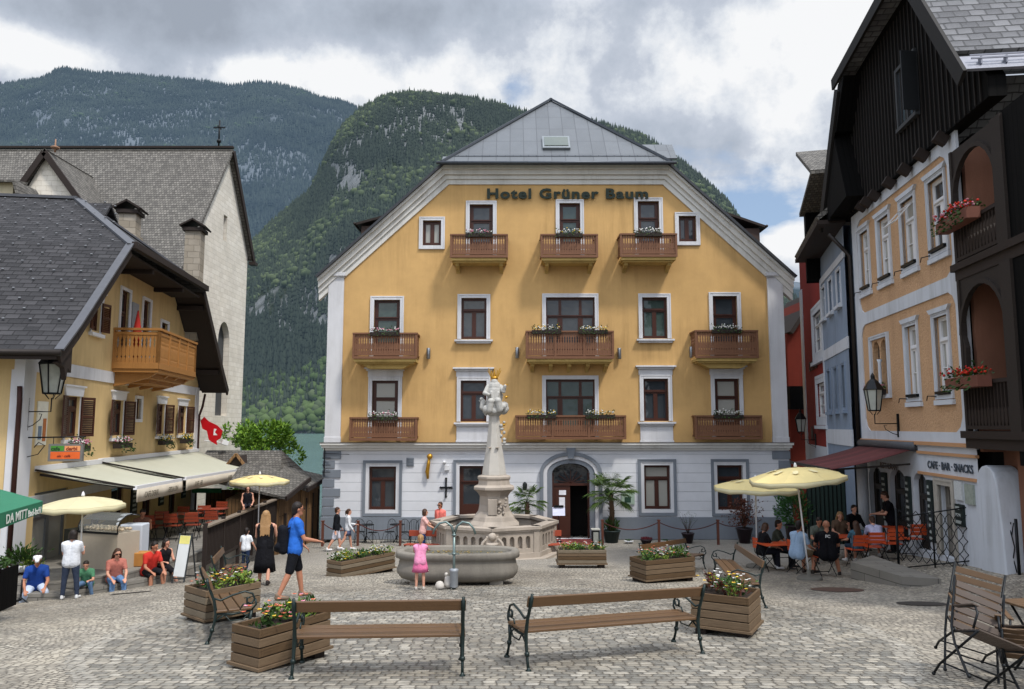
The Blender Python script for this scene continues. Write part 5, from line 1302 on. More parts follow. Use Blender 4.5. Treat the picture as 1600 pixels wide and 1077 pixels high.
# leafy tree beyond the hut
def leafy_tree(loc, H, W_, label, seed, mat, nleaf=5000, trunk=.12, ls=.22, group=None, cx=0):
    r_ = random.Random(seed); root = empty('tree', loc, 0, label, 'tree', group)
    m = MB(); m.tube([(0, 0, 0), (.05, 0, H*.3), (-.05, .05, H*.7)], [trunk, trunk*.7, trunk*.3], 7)
    tips = []
    for i in range(9):
        a_ = r_.uniform(0, 6.28); z = H*r_.uniform(.25, .6); e = Vector((math.cos(a_)*W_*.4, math.sin(a_)*W_*.4, z+H*r_.uniform(.1, .3))); m.tube([(0, 0, z), e*.5+Vector((0, 0, z*.5)), e], [trunk*.4, trunk*.25, .02], 5)
        tips.append(e)
    m.build('trunk', plain('bark', '#3d3128', .9, bs=20, bump=.5), root)
    f = MB(); cl = [(Vector((r_.uniform(-.42, .42)*W_, r_.uniform(-.42, .42)*W_, H*r_.uniform(.28, .95))), r_.uniform(.12, .24)*W_) for _ in range(34)]
    for i in range(nleaf):
        c_, rr = r_.choice(cl); d = Vector((r_.gauss(0, 1), r_.gauss(0, 1), r_.gauss(0, .8))).normalized()*rr*r_.uniform(.6, 1.05)
        f.leaf(c_+d, d+Vector((0, 0, .2)), ls*r_.uniform(.6, 1.3), ls*.6)
    f.build('crown', mat, root); return root
LTREE = leafm('spring_leaf', '#3f6a1c', '#86a83c')
leafy_tree(Vector((at(408, 700, 44).x, 44, -4.4)), 6.4, 3.6, 'bright green leafy tree rising behind the hut by the lake', 5, LTREE, 6500)
# green awning at the near left
ga = empty('green_awning', (-9.0, 13.0, 0), 0, 'green cloth awning at the left edge of the plaza', 'awning')
def gg(px, py, Y): p = at(px, py, Y); return Vector((p.x+9.0, p.y-13.0, p.z))
A0, A1 = gg(-70, 755, 14.5), gg(66, 781, 13.2); B0, B1 = gg(-70, 812, 12.2), gg(-30, 812, 11.8)
m = MB(); q = [gg(-60, 752, 15.0), gg(5, 766, 14.6), gg(67, 783, 13.2), gg(0, 802, 11.6), gg(-70, 812, 11.3)]
m.slab(q[::-1], .02); GC = plain('green_canvas', '#2b6b50', .8, var=.12); m.build('canopy', GC, ga)
m = MB(); v0, v1 = q[3], q[2]; e0 = gg(-70, 812, 11.3); dn = Vector((0, 0, -.22))
m._add([v0, v1, v1+dn*.9, v0+dn*1.1, e0, e0+dn*1.1], [(0, 3, 2, 1), (4, 5, 3, 0)]); vo = m.build('valance', GC, ga); vo.modifiers.new('s', 'SOLIDIFY').thickness = .01
dd = (v1-v0); an = math.atan2(dd.y, dd.x); sl_ = math.atan2(dd.z, dd.xy.length)
for tx, f, s_ in (('DA MITT', .12, .20), ('Bad-Ischl', .62, .15)):
    MT = Matrix.Translation(v0+dd*f+Vector((math.sin(an)*.012, -math.cos(an)*.012, -.19))) @ Matrix.Rotation(an, 4, 'Z') @ Matrix.Rotation(-sl_, 4, 'Y') @ Matrix.Rotation(R(90), 4, 'X')
    text_mesh(tx, s_, .002, vo, plain('canvas_letters', '#c9cdc6', .7, bump=0), MT, 'lettering', .003)
m = MB(); b_ = gg(-20, 960, 12.5); m.tube([(b_.x, b_.y, gg(0, 960, 12.5).z), (b_.x, b_.y, q[0].z)], .03, 8); m.build('post', IRON, ga)
# ================================================================== right side: peach house with a black timber gable
RZ = -1.4
RF = Frame((11.26, 24.4, RZ), R(-96.9)); RL = 7.46
PEACH = stucco('peach_roughcast', '#c29d7a', .10, 1.0, 14, .25, .05)
WHT2 = stucco('white_lime', '#bfc3ca', .05, .3, 30, .35)
BROWNR = stucco('terracotta_brown_render', '#7f5948', .12, .3, 30, .3)
BIGSH = bricky('large_old_shingles', ('#3f3f42', '#808083'), .34, .26, '#0d0c0c', .02, .8, 1.0, .6, dist=.08, edge=1.1, stain=.5, bdist=.05)
ph = empty('peach_house', RF.o, RF.ang, 'peach roughcast house with white bands under a tall black timber gable', 'house')
def rr(a, b, c, d, dp=0): x0, z1 = RF.pt(a, b, dp); x1, z0 = RF.pt(c, d, dp); return x0, x1, z0, z1
zt, zb = 7.98-RZ, 6.15-RZ
W1 = [(.62, 1.40), (2.22, 3.12), (4.02, 4.92), (5.80, 6.70)]
hol = [(a, b, zb, zt) for a, b in W1]
z2t, z2b = 4.55-RZ, 2.62-RZ
W2 = [(RF.pt(1417, 560)[0], RF.pt(1435, 560)[0]), (RF.pt(1463, 560)[0], RF.pt(1485, 560)[0])]
hol += [(a, b, z2b, z2t) for a, b in W2]
ar0, _ = RF.pt(1364, 560); ar1, _ = RF.pt(1388, 560); _, az1 = RF.pt(1376, 535); _, azb = RF.pt(1376, 617)
aw = (ar1-ar0)/2
archs = [[(ar0+k*aw+.04, azb), (ar0+(k+1)*aw-.04, azb)]+arc(ar0+(k+.5)*aw, az1-.25, aw/2-.04, 0, math.pi, 8, .32) for k in (0, 1)]
gd = [rr(1470, 768, 1490, 872), ]
gx = [(.35, 1.5), (2.1, 3.3), (3.8, 4.7)]
ghol = [[(a, .05), (b, .05), (b, 1.7)]+arc((a+b)/2, 1.7, (b-a)/2, 0, math.pi, 8, .35)[1:-1]+[(a, 1.7)] for a, b in gx]+[[(5.35, .1), (6.1, .1), (6.1, 1.82), (5.35, 1.82)]]
zw0 = 8.75-RZ
m = MB(); m.wall([(0, 1.45-RZ), (RL, 1.45-RZ), (RL, zw0), (0, zw0)], [rect(*h_) for h_ in hol]+archs, 0, .2); m.build('roughcast_wall', PEACH, ph)
m = MB(); m.wall([(0, -1), (RL, -1), (RL, 1.45-RZ), (0, 1.45-RZ)], ghol, 0, .35); m.build('ground_floor_wall', WHT2, ph)
m = MB(); m.box(0.02, RL-.02, .36, 7, -1, zw0-.1); m.build('dark_interior', DARKIN, ph)
# white bands and pilasters with curved corners
def band(x0, x1, z0, z1, y=-.035): m.box(x0, x1, y, .03, z0, z1)
m = MB()
def quoin_frame(xa, xb, za, zb_, r_=.35):
    """white border round a peach field, with softened corners"""
    for (cx, cz, sx, sz) in ((xa, za, 1, 1), (xb, za, -1, 1), (xa, zb_, 1, -1), (xb, zb_, -1, -1)):
        pts = [(cx, cz), (cx+sx*r_, cz), (cx+sx*r_*.35, cz+sz*r_*.35), (cx, cz+sz*r_)]
        if sx*sz < 0: pts = pts[::-1]
        m.prism(pts, -.035, .03)
band(-.02, .42, 1.35-RZ, zw0); band(RL-.50, RL+.02, 1.35-RZ, zw0); band(.42, RL-.50, 8.42-RZ, zw0); band(.42, RL-.5, 5.05-RZ, 5.42-RZ, -.034); band(.42, RL-.5, 1.35-RZ, 1.72-RZ, -.034)
quoin_frame(.42, RL-.5, 1.72-RZ, 5.05-RZ); quoin_frame(.42, RL-.5, 5.42-RZ, 8.42-RZ)
m.build('white_band', WHT2, ph)
m = MB(); PCH2 = stucco('peach_trim', '#b58a66', .06, .2, 30, .2)
m.box(-.02, RL+.02, -.09, .03, 1.38-RZ, 1.47-RZ); m.box(RL-3.2, RL+.02, -.05, .03, 1.15-RZ, 1.22-RZ); m.box(RL-3.2, RL+.02, -.05, .03, .62-RZ, .69-RZ); m.build('peach_moulding', PCH2, ph)
for i, (x0, x1, z0, z1) in enumerate(hol):
    w_ = casement(ph, x0, x1, z0, z1, .10, fm_=WFR, pm_=PANEC if i not in (3,) else PANE, style='grid', fw=.05)
    s = MB(); surround(s, x0, x1, z0, z1, .10, y0=-.035); s.prism([(x0-.22, z1+.22), (x0-.10, z1+.10), (x1+.10, z1+.10), (x1+.22, z1+.22)], -.08, .02); s.box(x0-.14, x1+.14, -.07, .02, z0-.24, z0-.12); s.build('surround', WHT2, w_)
    s = MB(); s.box(x0+.02, x1-.02, -.10, .08, z0+.02, z0+.09); s.tube([(x0-.02, -.05, z0-.02), (x0-.35, -.12, z0-.0), (x0-.36, -.14, z0-.12)], .014, 5); s.build('iron_catch', IRON, w_)
# open top light of the third window
m = MB(); x0, x1 = W1[2]; c = ((x0+x1)/2, -.28, zt-.45)
for dx_ in (-.4, .4): m.obox((c[0]+dx_, c[1], c[2]), (.04, .03, .62), (R(-42), 0, 0))
for s_ in (-1, 1): m.obox((c[0], c[1]-s_*.0+(-.21*s_ if s_ < 0 else -.21), c[2]+(.22*s_)), (.84, .04, .04)) if False else None
m.obox((c[0], c[1]-.2, c[2]-.22), (.84, .04, .04), (R(-42), 0, 0)); m.obox((c[0], c[1]+.2, c[2]+.22), (.84, .04, .04), (R(-42), 0, 0)); m.build('open_top_light', WFR, ph)
# twin arched gothic window
m = MB(); surround(m, ar0-.02, ar1+.02, azb, az1+.12, .12, y0=-.06); m.lathe([(.07, 0), (.05, .1), (.05, .9), (.08, 1.0)], 10, ((ar0+ar1)/2, -.03, azb+.05)); w_ = m.build('twin_arch_window', WHT2, ph)
m = MB(); m.box(ar0, ar1, .15, .17, azb, az1+.1); m.build('pane', PANE, w_)
p = RF.M @ Vector(((ar0+ar1)/2, -.15, azb-.02)); flower_box('flower_box', p, RF.ang, .95, 'dark leaved flower box with pink blooms below the twin arched window', 'flower boxes on the right-hand houses', [FPK, FRD], 7, n=60)
for i, (a, b) in enumerate(gx):
    casement(ph, a, b, .05, 2.05, .14, fm_=plain('dark_door_paint', '#2b2622', .5), style='door', name='arched_door')
casement(ph, 5.35, 6.1, .1, 1.82, .16, fm_=plain('grey_door_paint', '#6f6a62', .6), style='door', name='side_door')
s = MB(); surround(s, 5.35, 6.1, .1, 1.82, .16, y0=-.04, bottom=False); s.build('door_surround', plain('door_stone', '#a29c92', .8), ph)
for i, (a, za, b, zb_) in enumerate(((4.82, .35, 5.08, 1.9), (6.35, .95, 6.72, 1.45), (1.62, .5, 1.95, 1.9), (3.4, .5, 3.68, 1.9))):
    m = MB(); m.box(a, b, -.07, -.0, za, zb_); b_ = m.build('menu_board', MATS['slate_board'], ph); m = MB()
    for k in range(int((zb_-za)/.16)): m.box(a+.04, b-.05-.04*(k % 3), -.076, -.071, za+.06+k*.16, za+.13+k*.16)
    m.build('chalk_lines', MATS['chalk'], b_)
m = MB(); m.box(6.33, 6.7, -.05, 0, 1.55, 1.98); m.build('printed_menu', plain('menu_print', '#b9bcbc', .7, var=.3, scale=20), ph); m = MB(); m.box(6.85, 7.25, -.05, 0, 1.5, 1.95); m.build('framed_notice', plain('notice_print', '#8f968c', .6, var=.4, scale=12), ph)
x, z = RF.pt(1451, 737); tm = text_mesh('CAFE · BAR · SNACKS', .27, .006, ph, plain('blue_grey_letters', '#39424c', .6, bump=0), face_front(x, -.02, .80-RZ), 'lettering', .003)
wd = max(v.co.x for v in tm.data.vertices)-x; k = (RL-.2-x)/wd
for v in tm.data.vertices: v.co.x = x+(v.co.x-x)*k
text_mesh('RESTAURANT', .24, .004, ph, plain('faded_letters', '#5b4a42', .6, bump=0), face_front(1.4, -.01, .62-RZ), 'lettering', .003)
# round-headed buttress at the near corner
m = MB(); m.prism([(RL-.02, -.6), (RL+1.05, -.6), (RL+.98, 1.0), (RL+.85, 2.0)]+arc(RL+.42, 2.0, .42, 0, math.pi, 8, .42)[1:-1]+[(RL-.02, 2.0)], -.05, .5); m.build('buttress', WHT2, ph, bevel=.03)
# timber gable
D = -.70
V = [RF.pt(*q, D) for q in ((1283, 352), (1299, 215), (1309, 132), (1302, 124), (1342, 50), (1440, 0), (1505, 108))]
def isect(a, b, c, d):
    x1, y1 = a; x2, y2 = b; x3, y3 = c; x4, y4 = d; q = (x1-x2)*(y3-y4)-(y1-y2)*(x3-x4)
    return (((x1*y2-y1*x2)*(x3-x4)-(x1-x2)*(x3*y4-y3*x4))/q, ((x1*y2-y1*x2)*(y3-y4)-(y1-y2)*(x3*y4-y3*x4))/q)
AP = isect(V[3], V[4], V[5], V[6])
print('gable profile', [tuple(round(c, 2) for c in p_) for p_ in V], AP)
m = MB()
clad = [(V[0][0]+.5, zw0-.02), (V[6][0]-.15, zw0-.02), (V[6][0]-.15, V[6][1]-.1), (AP[0], AP[1]-.3), (V[3][0]+.3, V[3][1]-.05), (V[1][0]+.3, V[1][1])]
m.prism(clad, -.16, .2); m.build('timber_gable', BLKW, ph)
m = MB(); xx = clad[0][0]+.2; apx = AP[0]
while xx < clad[1][0]-.1:
    zt__ = np.interp(xx, [clad[0][0], clad[5][0], clad[4][0]] [:0] or [clad[4][0], clad[3][0], clad[2][0]], [clad[4][1], clad[3][1], clad[2][1]]) if xx > clad[4][0] else np.interp(xx, [clad[5][0]-.01, clad[4][0]], [clad[5][1], clad[4][1]])
    m.box(xx, xx+.05, -.19, -.161, zw0, max(zw0+.2, float(zt__)-.25)); xx += .24
m.build('cover_strips', wood('brown_black_strips', '#1a1512', .5, 2, 0, .8, coords='Object'), ph)
m = MB(); m.prism([(V[0][0], V[0][1]), (.0, V[0][1]-.1), (.0, zw0), (V[1][0]+1.2, zw0+.2), (V[1][0]+.2, V[1][1]), (V[1][0], V[1][1])], D, -.17); m.prism([V[1], (V[1][0]+.5, V[1][1]), (V[2][0]+.6, V[2][1]), V[2]], D, -.17); m.build('corner_skirt', BLKW, ph)
m = MB(); bk = 8.0
m.slab([(AP[0], D, AP[1]), (AP[0], bk, AP[1]), (V[3][0], bk, V[3][1]), (V[3][0], D, V[3][1])], .15)
m.slab([(V[2][0], D, V[2][1]), (V[2][0], bk, V[2][1]), (V[0][0], bk, V[0][1]), (V[0][0], D, V[0][1])], .12)
f = .86; K = (AP[0]+(V[6][0]-AP[0])*f, AP[1]+(V[6][1]-AP[1])*f)
m.slab([(AP[0], D, AP[1]), (K[0], D, K[1]), (K[0], bk, K[1]), (AP[0], bk, AP[1])], .15); m.build('shingle_roof', BIGSH, ph)
m = MB(); m.slab([(K[0]+.05, D, K[1]-.16), (V[6][0], D, V[6][1]), (V[6][0], bk, V[6][1]), (K[0]+.05, bk, K[1]-.16)], .06)
for h_ in (.45, .62): 
    q = (K[0]+(V[6][0]-K[0])*h_+.1, K[1]+(V[6][1]-K[1])*h_+.02); m.beam((q[0], D+.2, q[1]), (q[0], bk, q[1]), .03, .03)
for i in range(14): q = (K[0]+(V[6][0]-K[0])*.6+.05, K[1]+(V[6][1]-K[1])*.6-.0); m.obox((q[0], D+.4+i*.5, q[1]-.03), (.12, .03, .16))
m.build('eaves_sheet', plain('lead_sheet', '#80818a', .45, .4, bs=6), ph)
m = MB()
for a, b in ((AP, V[6]), (AP, V[3]), (V[2], V[1]), (V[1], V[0])):
    m.beam((a[0], D-.03, a[1]-.2), (b[0], D-.03, b[1]-.2), .08, .36)
m.build('verge_board', wood('black_verge', '#171413', .5, 2, 0, .7, coords='Object'), ph)
for x in (V[1][0]+1.5, 1.6, 2.7, 3.9, 5.0, 6.1, 7.2): m = MB(); m.beam((x, -.16, zw0+.0), (x, -.30, zw0-.22), .16, .30); m.build('bracket_beam', DKW, ph)
gw = rr(1400, 78, 1435, 205, -.16); xw0, _ = RF.pt(1404, 160, -.16); xw1, _ = RF.pt(1437, 160, -.16); _, zwa = RF.pt(1420, 190, -.16); _, zwb = RF.pt(1420, 95, -.16)
m = MB(); m.box(xw0, xw0+.1, -.24, -.16, zwa, zwb); m.box(xw1-.1, xw1, -.24, -.16, zwa, zwb); m.box(xw0, xw1, -.24, -.16, zwb, zwb+.1); m.box(xw0, xw1, -.28, -.16, zwa-.1, zwa); m.box((xw0+xw1)/2-.04, (xw0+xw1)/2+.04, -.22, -.16, zwa, zwb)
w_ = m.build('gable_window', plain('dark_grey_wood', '#35373a', .6), ph); m = MB(); m.box(xw0+.1, xw1-.1, -.18, -.165, zwa, zwb); m.build('pane', PANE, w_)
m = MB(); m.box(0, .42, -.02, .02, zwa, zwb); s_ = m.build('open_shutter', plain('shutter_grey', '#26282b', .6), ph); s_.location = (xw1, -.2, 0); s_.rotation_euler = (0, 0, R(-75))
m = MB(); x, z = RF.pt(1340, 365, -.3); m.tube([(-.25, -.7, zw0-.5), (-.2, -.3, zw0-1.0), (-.12, -.1, zw0-1.3), (-.12, -.1, 1.3-RZ)], .065, 8); m.build('downpipe', DOWNP, ph)
p = RF.M @ Vector((RF.pt(1405, 660)[0], -.03, RF.pt(1405, 660)[1]+.1)); lantern('street_lantern', p, RF.ang, 'large black iron lantern on a bracket on the peach house wall', 1.15, .62)
# red awning
pa = RF.pt(1342, 690)[0]+.45; pb = RF.pt(1429, 700)[0]+.1
ra = empty('red_awning', RF.M @ Vector((pa, 0, 1.3-RZ)), RF.ang, 'dark red cloth awning over the cafe terrace of the peach house', 'awning'); Lr = pb-pa; PJ = 2.15
m = MB(); vs = []; n = 8
for i in range(n+1):
    for j in range(7): g_ = j/6; vs.append((Lr*i/n, -PJ*g_-.1, -.05-.55*g_-.05*math.sin(math.pi*g_)))
m._add(vs, [(i*7+j, i*7+j+1, (i+1)*7+j+1, (i+1)*7+j) for i in range(n) for j in range(6)], True)
o = m.build('canopy', wood('dark_red_canvas', '#5e2f30', .2, 2, 1, .85, plank=(9, .5), gap=.01), ra); o.modifiers.new('s', 'SOLIDIFY').thickness = .012
m = MB(); m.tube([(-.05, -.06, .02), (Lr+.1, -.06, .02)], .13, 12); m.build('roller_case', plain('roller_grey', '#4b4c50', .5, .3), ra)
m = MB(); m.beam((-.02, -PJ-.12, -.6), (Lr+.02, -PJ-.12, -.6), .07, .08)
for x in (.2, Lr-.2): m.beam((x, -.1, -.45), (x, -PJ-.1, -.63), .04, .05)
m.build('front_bar', DOWNP, ra)
# ------------------------------------------------------------------ terracotta house with timber loggias
bh = empty('loggia_house', RF.M @ Vector((RL+.05, 0, 0)), RF.ang, 'terracotta brown house with dark carved timber loggias at the right edge', 'house'); BL_ = 6.0
def b3(px, py, dp=0): x, z = RF.pt(px, py, dp); return x-RL-.05, z
m = MB(); m.box(0.0, BL_, 1.15, 1.35, 2.6, 9.7); m.box(0, .14, .05, 1.15, 2.7, 9.7); m.box(1.0, BL_, .30, .5, -1.2, 2.75); m.box(.02, 1.0, .52, .6, -1.2, 2.75); m.build('wall', BROWNR, bh)
zs1 = b3(1530, 685)[1]; zs2 = b3(1508, 425)[1]; zr1 = b3(1530, 597)[1]; zr2 = b3(1510, 352)[1]
for z_, nm in ((zs1, 'floor_slab'), (zs2, 'floor_slab')):
    m = MB(); m.box(-.15, BL_, -.28, 1.15, z_, z_+.16); m.box(-.05, BL_, -.22, 1.15, z_-.22, z_); m.build(nm, DKW, bh)
for z0_, z1_ in ((zs1+.16, zr1), (zs2+.16, zr2)):
    m = MB(); m.box(.12, 1.95, -.26, -.12, z1_-.08, z1_); m.box(.12, 1.95, -.24, -.14, z0_+.04, z0_+.12)
    for k in range(13):
        x = .2+k*.14
        m.prism([(x-.035, z0_+.12), (x+.035, z0_+.12), (x+.055, z0_+.2), (x+.055, z0_+.42), (x+.02, z0_+.5), (x+.02, z1_-.2), (x+.05, z1_-.08), (x-.05, z1_-.08), (x-.02, z1_-.2), (x-.02, z0_+.5), (x-.055, z0_+.42), (x-.055, z0_+.2)], -.22, -.16)
    m.build('balustrade', DKW, bh)
DKB = wood('grey_black_boards', '#2b2420', .5, 2, 1, .8, coords='Object')
for z0_, z1_ in ((zs1+.16, zs2-.22), (zs2+.16, 9.55)):
    m = MB(); m.box(.03, .13, -.24, -.12, z0_, z1_); m.box(1.95, 2.35, -.26, -.1, z0_, z1_)
    n = 12; zc_ = z1_-1.25; rx = .92; pts = arc(1.04, zc_, rx, 0, math.pi, n, 1.0)
    for i in range(n):
        a, b = pts[i], pts[i+1]; m.prism([b, a, (a[0], z1_), (b[0], z1_)], -.2, -.14)
        o_ = [(1.04+(p_[0]-1.04)*1.10, zc_+(p_[1]-zc_)*1.10) for p_ in (a, b)]; m.prism([b, a, o_[0], o_[1]], -.25, -.20)
    m.prism([(.12, zc_), (.12, zc_-1.0), (.2, zc_-.9), (.24, zc_-.3)], -.22, -.12)
    m.build('arched_frame', DKB, bh)
m = MB(); m.box(2.1, BL_, -.2, .1, 2.5, 9.6); m.build('end_boards', BLKW, bh)
casement(bh, 1.5, 2.1, zs2+.3, zs2+2.3, 1.05, fm_=plain('grey_paint', '#83817c', .6), style='door', name='loggia_door'); casement(bh, 1.55, 2.1, zs1+.3, zs1+2.3, 1.05, fm_=plain('grey_paint', '#83817c', .6), style='door', name='loggia_door')
m = MB(); m.tube([(-.02, -.1, 9.4), (-.02, -.1, 3.3)], .05, 8); m.build('downpipe', plain('brown_pipe', '#3c2420', .5, .3), bh)
for z_, lab, cs, sd_ in ((zr2-.05, 'trailing green planter with few blooms on the upper loggia rail', [FRD, FPK], 21), (zr1-.05, 'terracotta planter of bright red geraniums on the lower loggia rail', [FRD, FRD, FRD], 22)):
    p = RF.M @ Vector((RL+.7, -.42, z_-.1)); flower_box('flower_box', p, RF.ang, 1.5, lab, 'flower boxes on the right-hand houses', cs, sd_, h=.24, dpt=.28, boxm=plain('terracotta_pot', '#6b4236', .8), n=85 if sd_ == 21 else 60, drop=.3)
# stacked plank table and folded lattice gate under the loggia
gt = empty('folded_lattice_gate', gp(1571, 893), RF.ang, 'folded black iron lattice gate beside the terracotta wall', 'gate'); m = MB()
for k in range(5):
    x = -.2+k*.11
    m.tube([(x, 0, .05), (x+.16, .02, .55), (x, 0, 1.05)], .012, 5); m.tube([(x+.16, .03, .05), (x, .01, .55), (x+.16, .03, 1.05)], .012, 5)
m.build('lattice', IRON, gt); m = MB(); m.tube([(.55, 0, 0), (.55, 0, 1.15)], .03, 6); m.build('post', IRON, gt)
pt_ = empty('plank_bench', gp(1597, 890), RF.ang+.2, 'weathered plank bench stack against the terracotta wall', 'bench'); m = MB()
for z_ in (.42, .78, 1.0): m.box(-.2, 1.5, -.1, .35, z_, z_+.05)
m.box(-.12, -.04, -.05, .3, 0, 1.0); m.box(1.3, 1.4, -.05, .3, 0, 1.0); m.build('planks', BRD2, pt_)
# ------------------------------------------------------------------ iron lattice fence
fa = gp(1405, 896); fb = gp(1518, 884); an = math.atan2((fb-fa).y, (fb-fa).x); L_ = (fb-fa).length
fe_ = empty('lattice_fence', fa, an, 'black iron scrollwork lattice fence round the right cafe terrace', 'fence'); sl_ = (fb.z-fa.z)
m = MB(); m.tube([(0, 0, -.1), (0, 0, 1.55)], .03, 6); m.tube([(L_, 0, sl_-.1), (L_, 0, sl_+1.5)], .035, 6); m.tube([(0, 0, 1.32), (L_, 0, sl_+1.32)], .016, 5); m.tube([(0, 0, .12), (L_, 0, sl_+.12)], .016, 5); m.tube([(L_*.5, 0, .05+sl_/2), (L_*.5, 0, 1.38+sl_/2)], .02, 5)
m.build('post_frame', IRON, fe_); m = MB(); nn = 9
for k in range(nn):
    for ph_ in (0, 1):
        pts = []
        for j in range(17): f = j/16; pts.append(((k+.5+(.5*math.sin(f*math.pi*4) if ph_ else -.5*math.sin(f*math.pi*4)))*L_/nn, 0, .12+sl_*.5+f*1.2))
        m.tube(pts, .009, 4)
m.build('lattice', IRON, fe_)
# steps beside the right terrace
sA = gp(1335, 915)
for k, (q0, q1, q2, q3, h_) in enumerate((((1330, 905), (1365, 893), (1470, 912), (1410, 918), .10),)):
    pts = [gp(*q) for q in (q0, q1, q2, q3)]; m = MB(); zt_ = max(p_.z for p_ in pts)+h_; m.prism([(p_.x, p_.y) for p_ in pts], -2.4, zt_, 'xy'); tag(m.build('step_block', MATS['step_stone'], None), kind='structure')
# ------------------------------------------------------------------ blue house
BF = Frame((12.52, 30.2, -3.1), math.atan2(-1, -.253)); BLn = 5.36
BLUE = stucco('blue_grey_render', '#7f8da0', .08, .25, 30, .4); REDR = stucco('red_render', '#84302a', .1, .25, 30, .3)
bl = empty('blue_house', BF.o, BF.ang, 'narrow pale blue house with white bands between the red and peach houses', 'house')
def bq(px, py): return BF.pt(px, py)
ws = [(bq(1289.5, 470)[0], bq(1295.5, 470)[0], bq(1292, 492)[1], bq(1292, 444)[1])]
z0_, z1_ = ws[0][2], ws[0][3]; ws = [(.25, 1.05, z0_, z1_), (1.95, 2.75, z0_, z1_), (3.75, 4.5, z0_, z1_)]
q0, q1 = bq(1298, 640)[1], bq(1298, 579)[1]; ws += [(.75, 1.4, q0, q1), (2.3, 2.95, q0, q1), (3.9, 4.5, q0, q1)]
zt_ = bq(1300, 372)[1]
m = MB(); m.wall([(0, -1), (BLn, -1), (BLn, zt_+1.5), (0, zt_+1.0)], [rect(*w_) for w_ in ws], 0, .18); m.box(.02, BLn-.02, .3, 6, -1, zt_+.5); m.build('wall', BLUE, bl)
m = MB(); zb_ = bq(1300, 541)[1]; m.box(-.02, BLn, -.03, .02, zb_-.4, zb_); zc_ = bq(1310, 671)[1]; m.box(-.02, BLn, -.03, .02, zc_-.55, zc_); zd_ = bq(1300, 425)[1]; m.box(-.02, BLn, -.03, .02, zd_, zd_+.25); m.box(-.05, .08, -.04, .02, 1, zt_); m.build('white_band', WHT2, bl)
for i, w_ in enumerate(ws):
    c_ = casement(bl, *w_, .08, fm_=WFR if i < 3 else plain('cream_frame', '#a89a84', .6), pm_=PANE if i < 3 else PANEC, style='grid', fw=.05); s = MB(); surround(s, *w_, .09, y0=-.03); s.box(w_[0]-.1, w_[1]+.1, -.14, .02, w_[2]-.2, w_[2]-.09); s.build('surround', BLUE if i >= 3 else WHT2, c_)
rt = BF.I @ at(1300, 262, 29.0)
m = MB(); e1 = bq(1345, 360); m.slab([(-.5, -.9, zt_+.15), (BLn+.4, -.9, zt_+.15), (BLn+.4, 2.6, zt_+2.9), (-.1, 2.6, zt_+2.9)], .15); m.build('roof', SHING, bl)
m = MB(); m.box(-.5, BLn+.4, -.88, .02, zt_-.12, zt_+.02); m.build('eaves', DKW, bl)
# red house
RDF = Frame((14.35, 37.1, -3.4), math.atan2(-1, -.253)); RDL = 7.0
rd = empty('red_house', RDF.o, RDF.ang, 'dark red house with white framed windows beyond the blue house', 'house')
def rq(px, py): return RDF.pt(px, py)
wr = []
for a, b, c, d in ((1271, 488, 1284, 552), (1273, 600, 1287, 652)):
    wr.append((rq(a, 500)[0], rq(c, 500)[0], rq(a+6, d)[1], rq(a+6, b)[1]))
zt2 = rq(1265, 436)[1]
m = MB(); m.wall([(0, -1), (RDL, -1), (RDL, zt2+2), (0, zt2+2)], [rect(*w_) for w_ in wr], 0, .2); m.box(.02, RDL-.02, .3, 5, -1, zt2+1.9); m.box(-.0, .02, 0, 5, -1, zt2); m.build('wall', REDR, rd)
m = MB(); m.box(-.03, .75, -.05, .03, -1, zt2); m.box(-.05, -.03, -.05, 5, -1, zt2); m.box(.75, RDL, -.04, .03, -1, rq(1270, 695)[1]); m.build('white_pilaster', WHT2, rd)
for w_ in wr:
    c_ = casement(rd, *w_, .06, fm_=WFR, style='grid', fw=.06); s = MB(); surround(s, *w_, .34, y0=-.05); s.box(w_[0]-.4, w_[1]+.4, -.16, .02, w_[2]-.5, w_[2]-.36); s.build('surround', WHT2, c_)
x, z = rq(1265, 581); text_mesh('GASTHOF', .62, .01, rd, plain('dark_red_letters', '#3a0e0c', .6, bump=0), face_front(x, -.02, z), 'lettering', .01)
x, z = rq(1270, 688); text_mesh('M', .9, .01, rd, MATS['dark_red_letters'], face_front(x, -.06, z), 'lettering', .02)
g0 = rq(1253, 436); g1 = rq(1251, 330); g2_ = rq(1268, 272)
m = MB(); D2 = -.8
t0 = RDF.pt(1250, 331, D2); t1 = RDF.pt(1267, 270, D2); t2 = RDF.pt(1288, 255, D2); bt = RDF.pt(1253, 438, D2)
m.prism([(bt[0], bt[1]), (RDL, bt[1]-.1), (RDL, t1[1]), (t1[0], t1[1]), (t0[0]+.1, t0[1])], D2+.2, .0); m.build('timber_gable', BLKW, rd)
m = MB(); m.slab([(t0[0]-.3, D2, t0[1]), (t0[0]-.3, 6, t0[1]), (t1[0], 6, t1[1]+.1), (t1[0], D2, t1[1]+.1)], .15); m.slab([(t1[0], D2, t1[1]+.1), (t1[0], 6, t1[1]+.1), (RDL, 6, t1[1]+2.2), (RDL, D2, t1[1]+2.2)], .15); m.build('roof', SHING, rd)
p = RDF.M @ Vector((rq(1275, 672)[0], -.03, rq(1275, 672)[1]-.3)); lantern('street_lantern', p, RDF.ang, 'small black lantern on the red house wall', 1.1, .6)
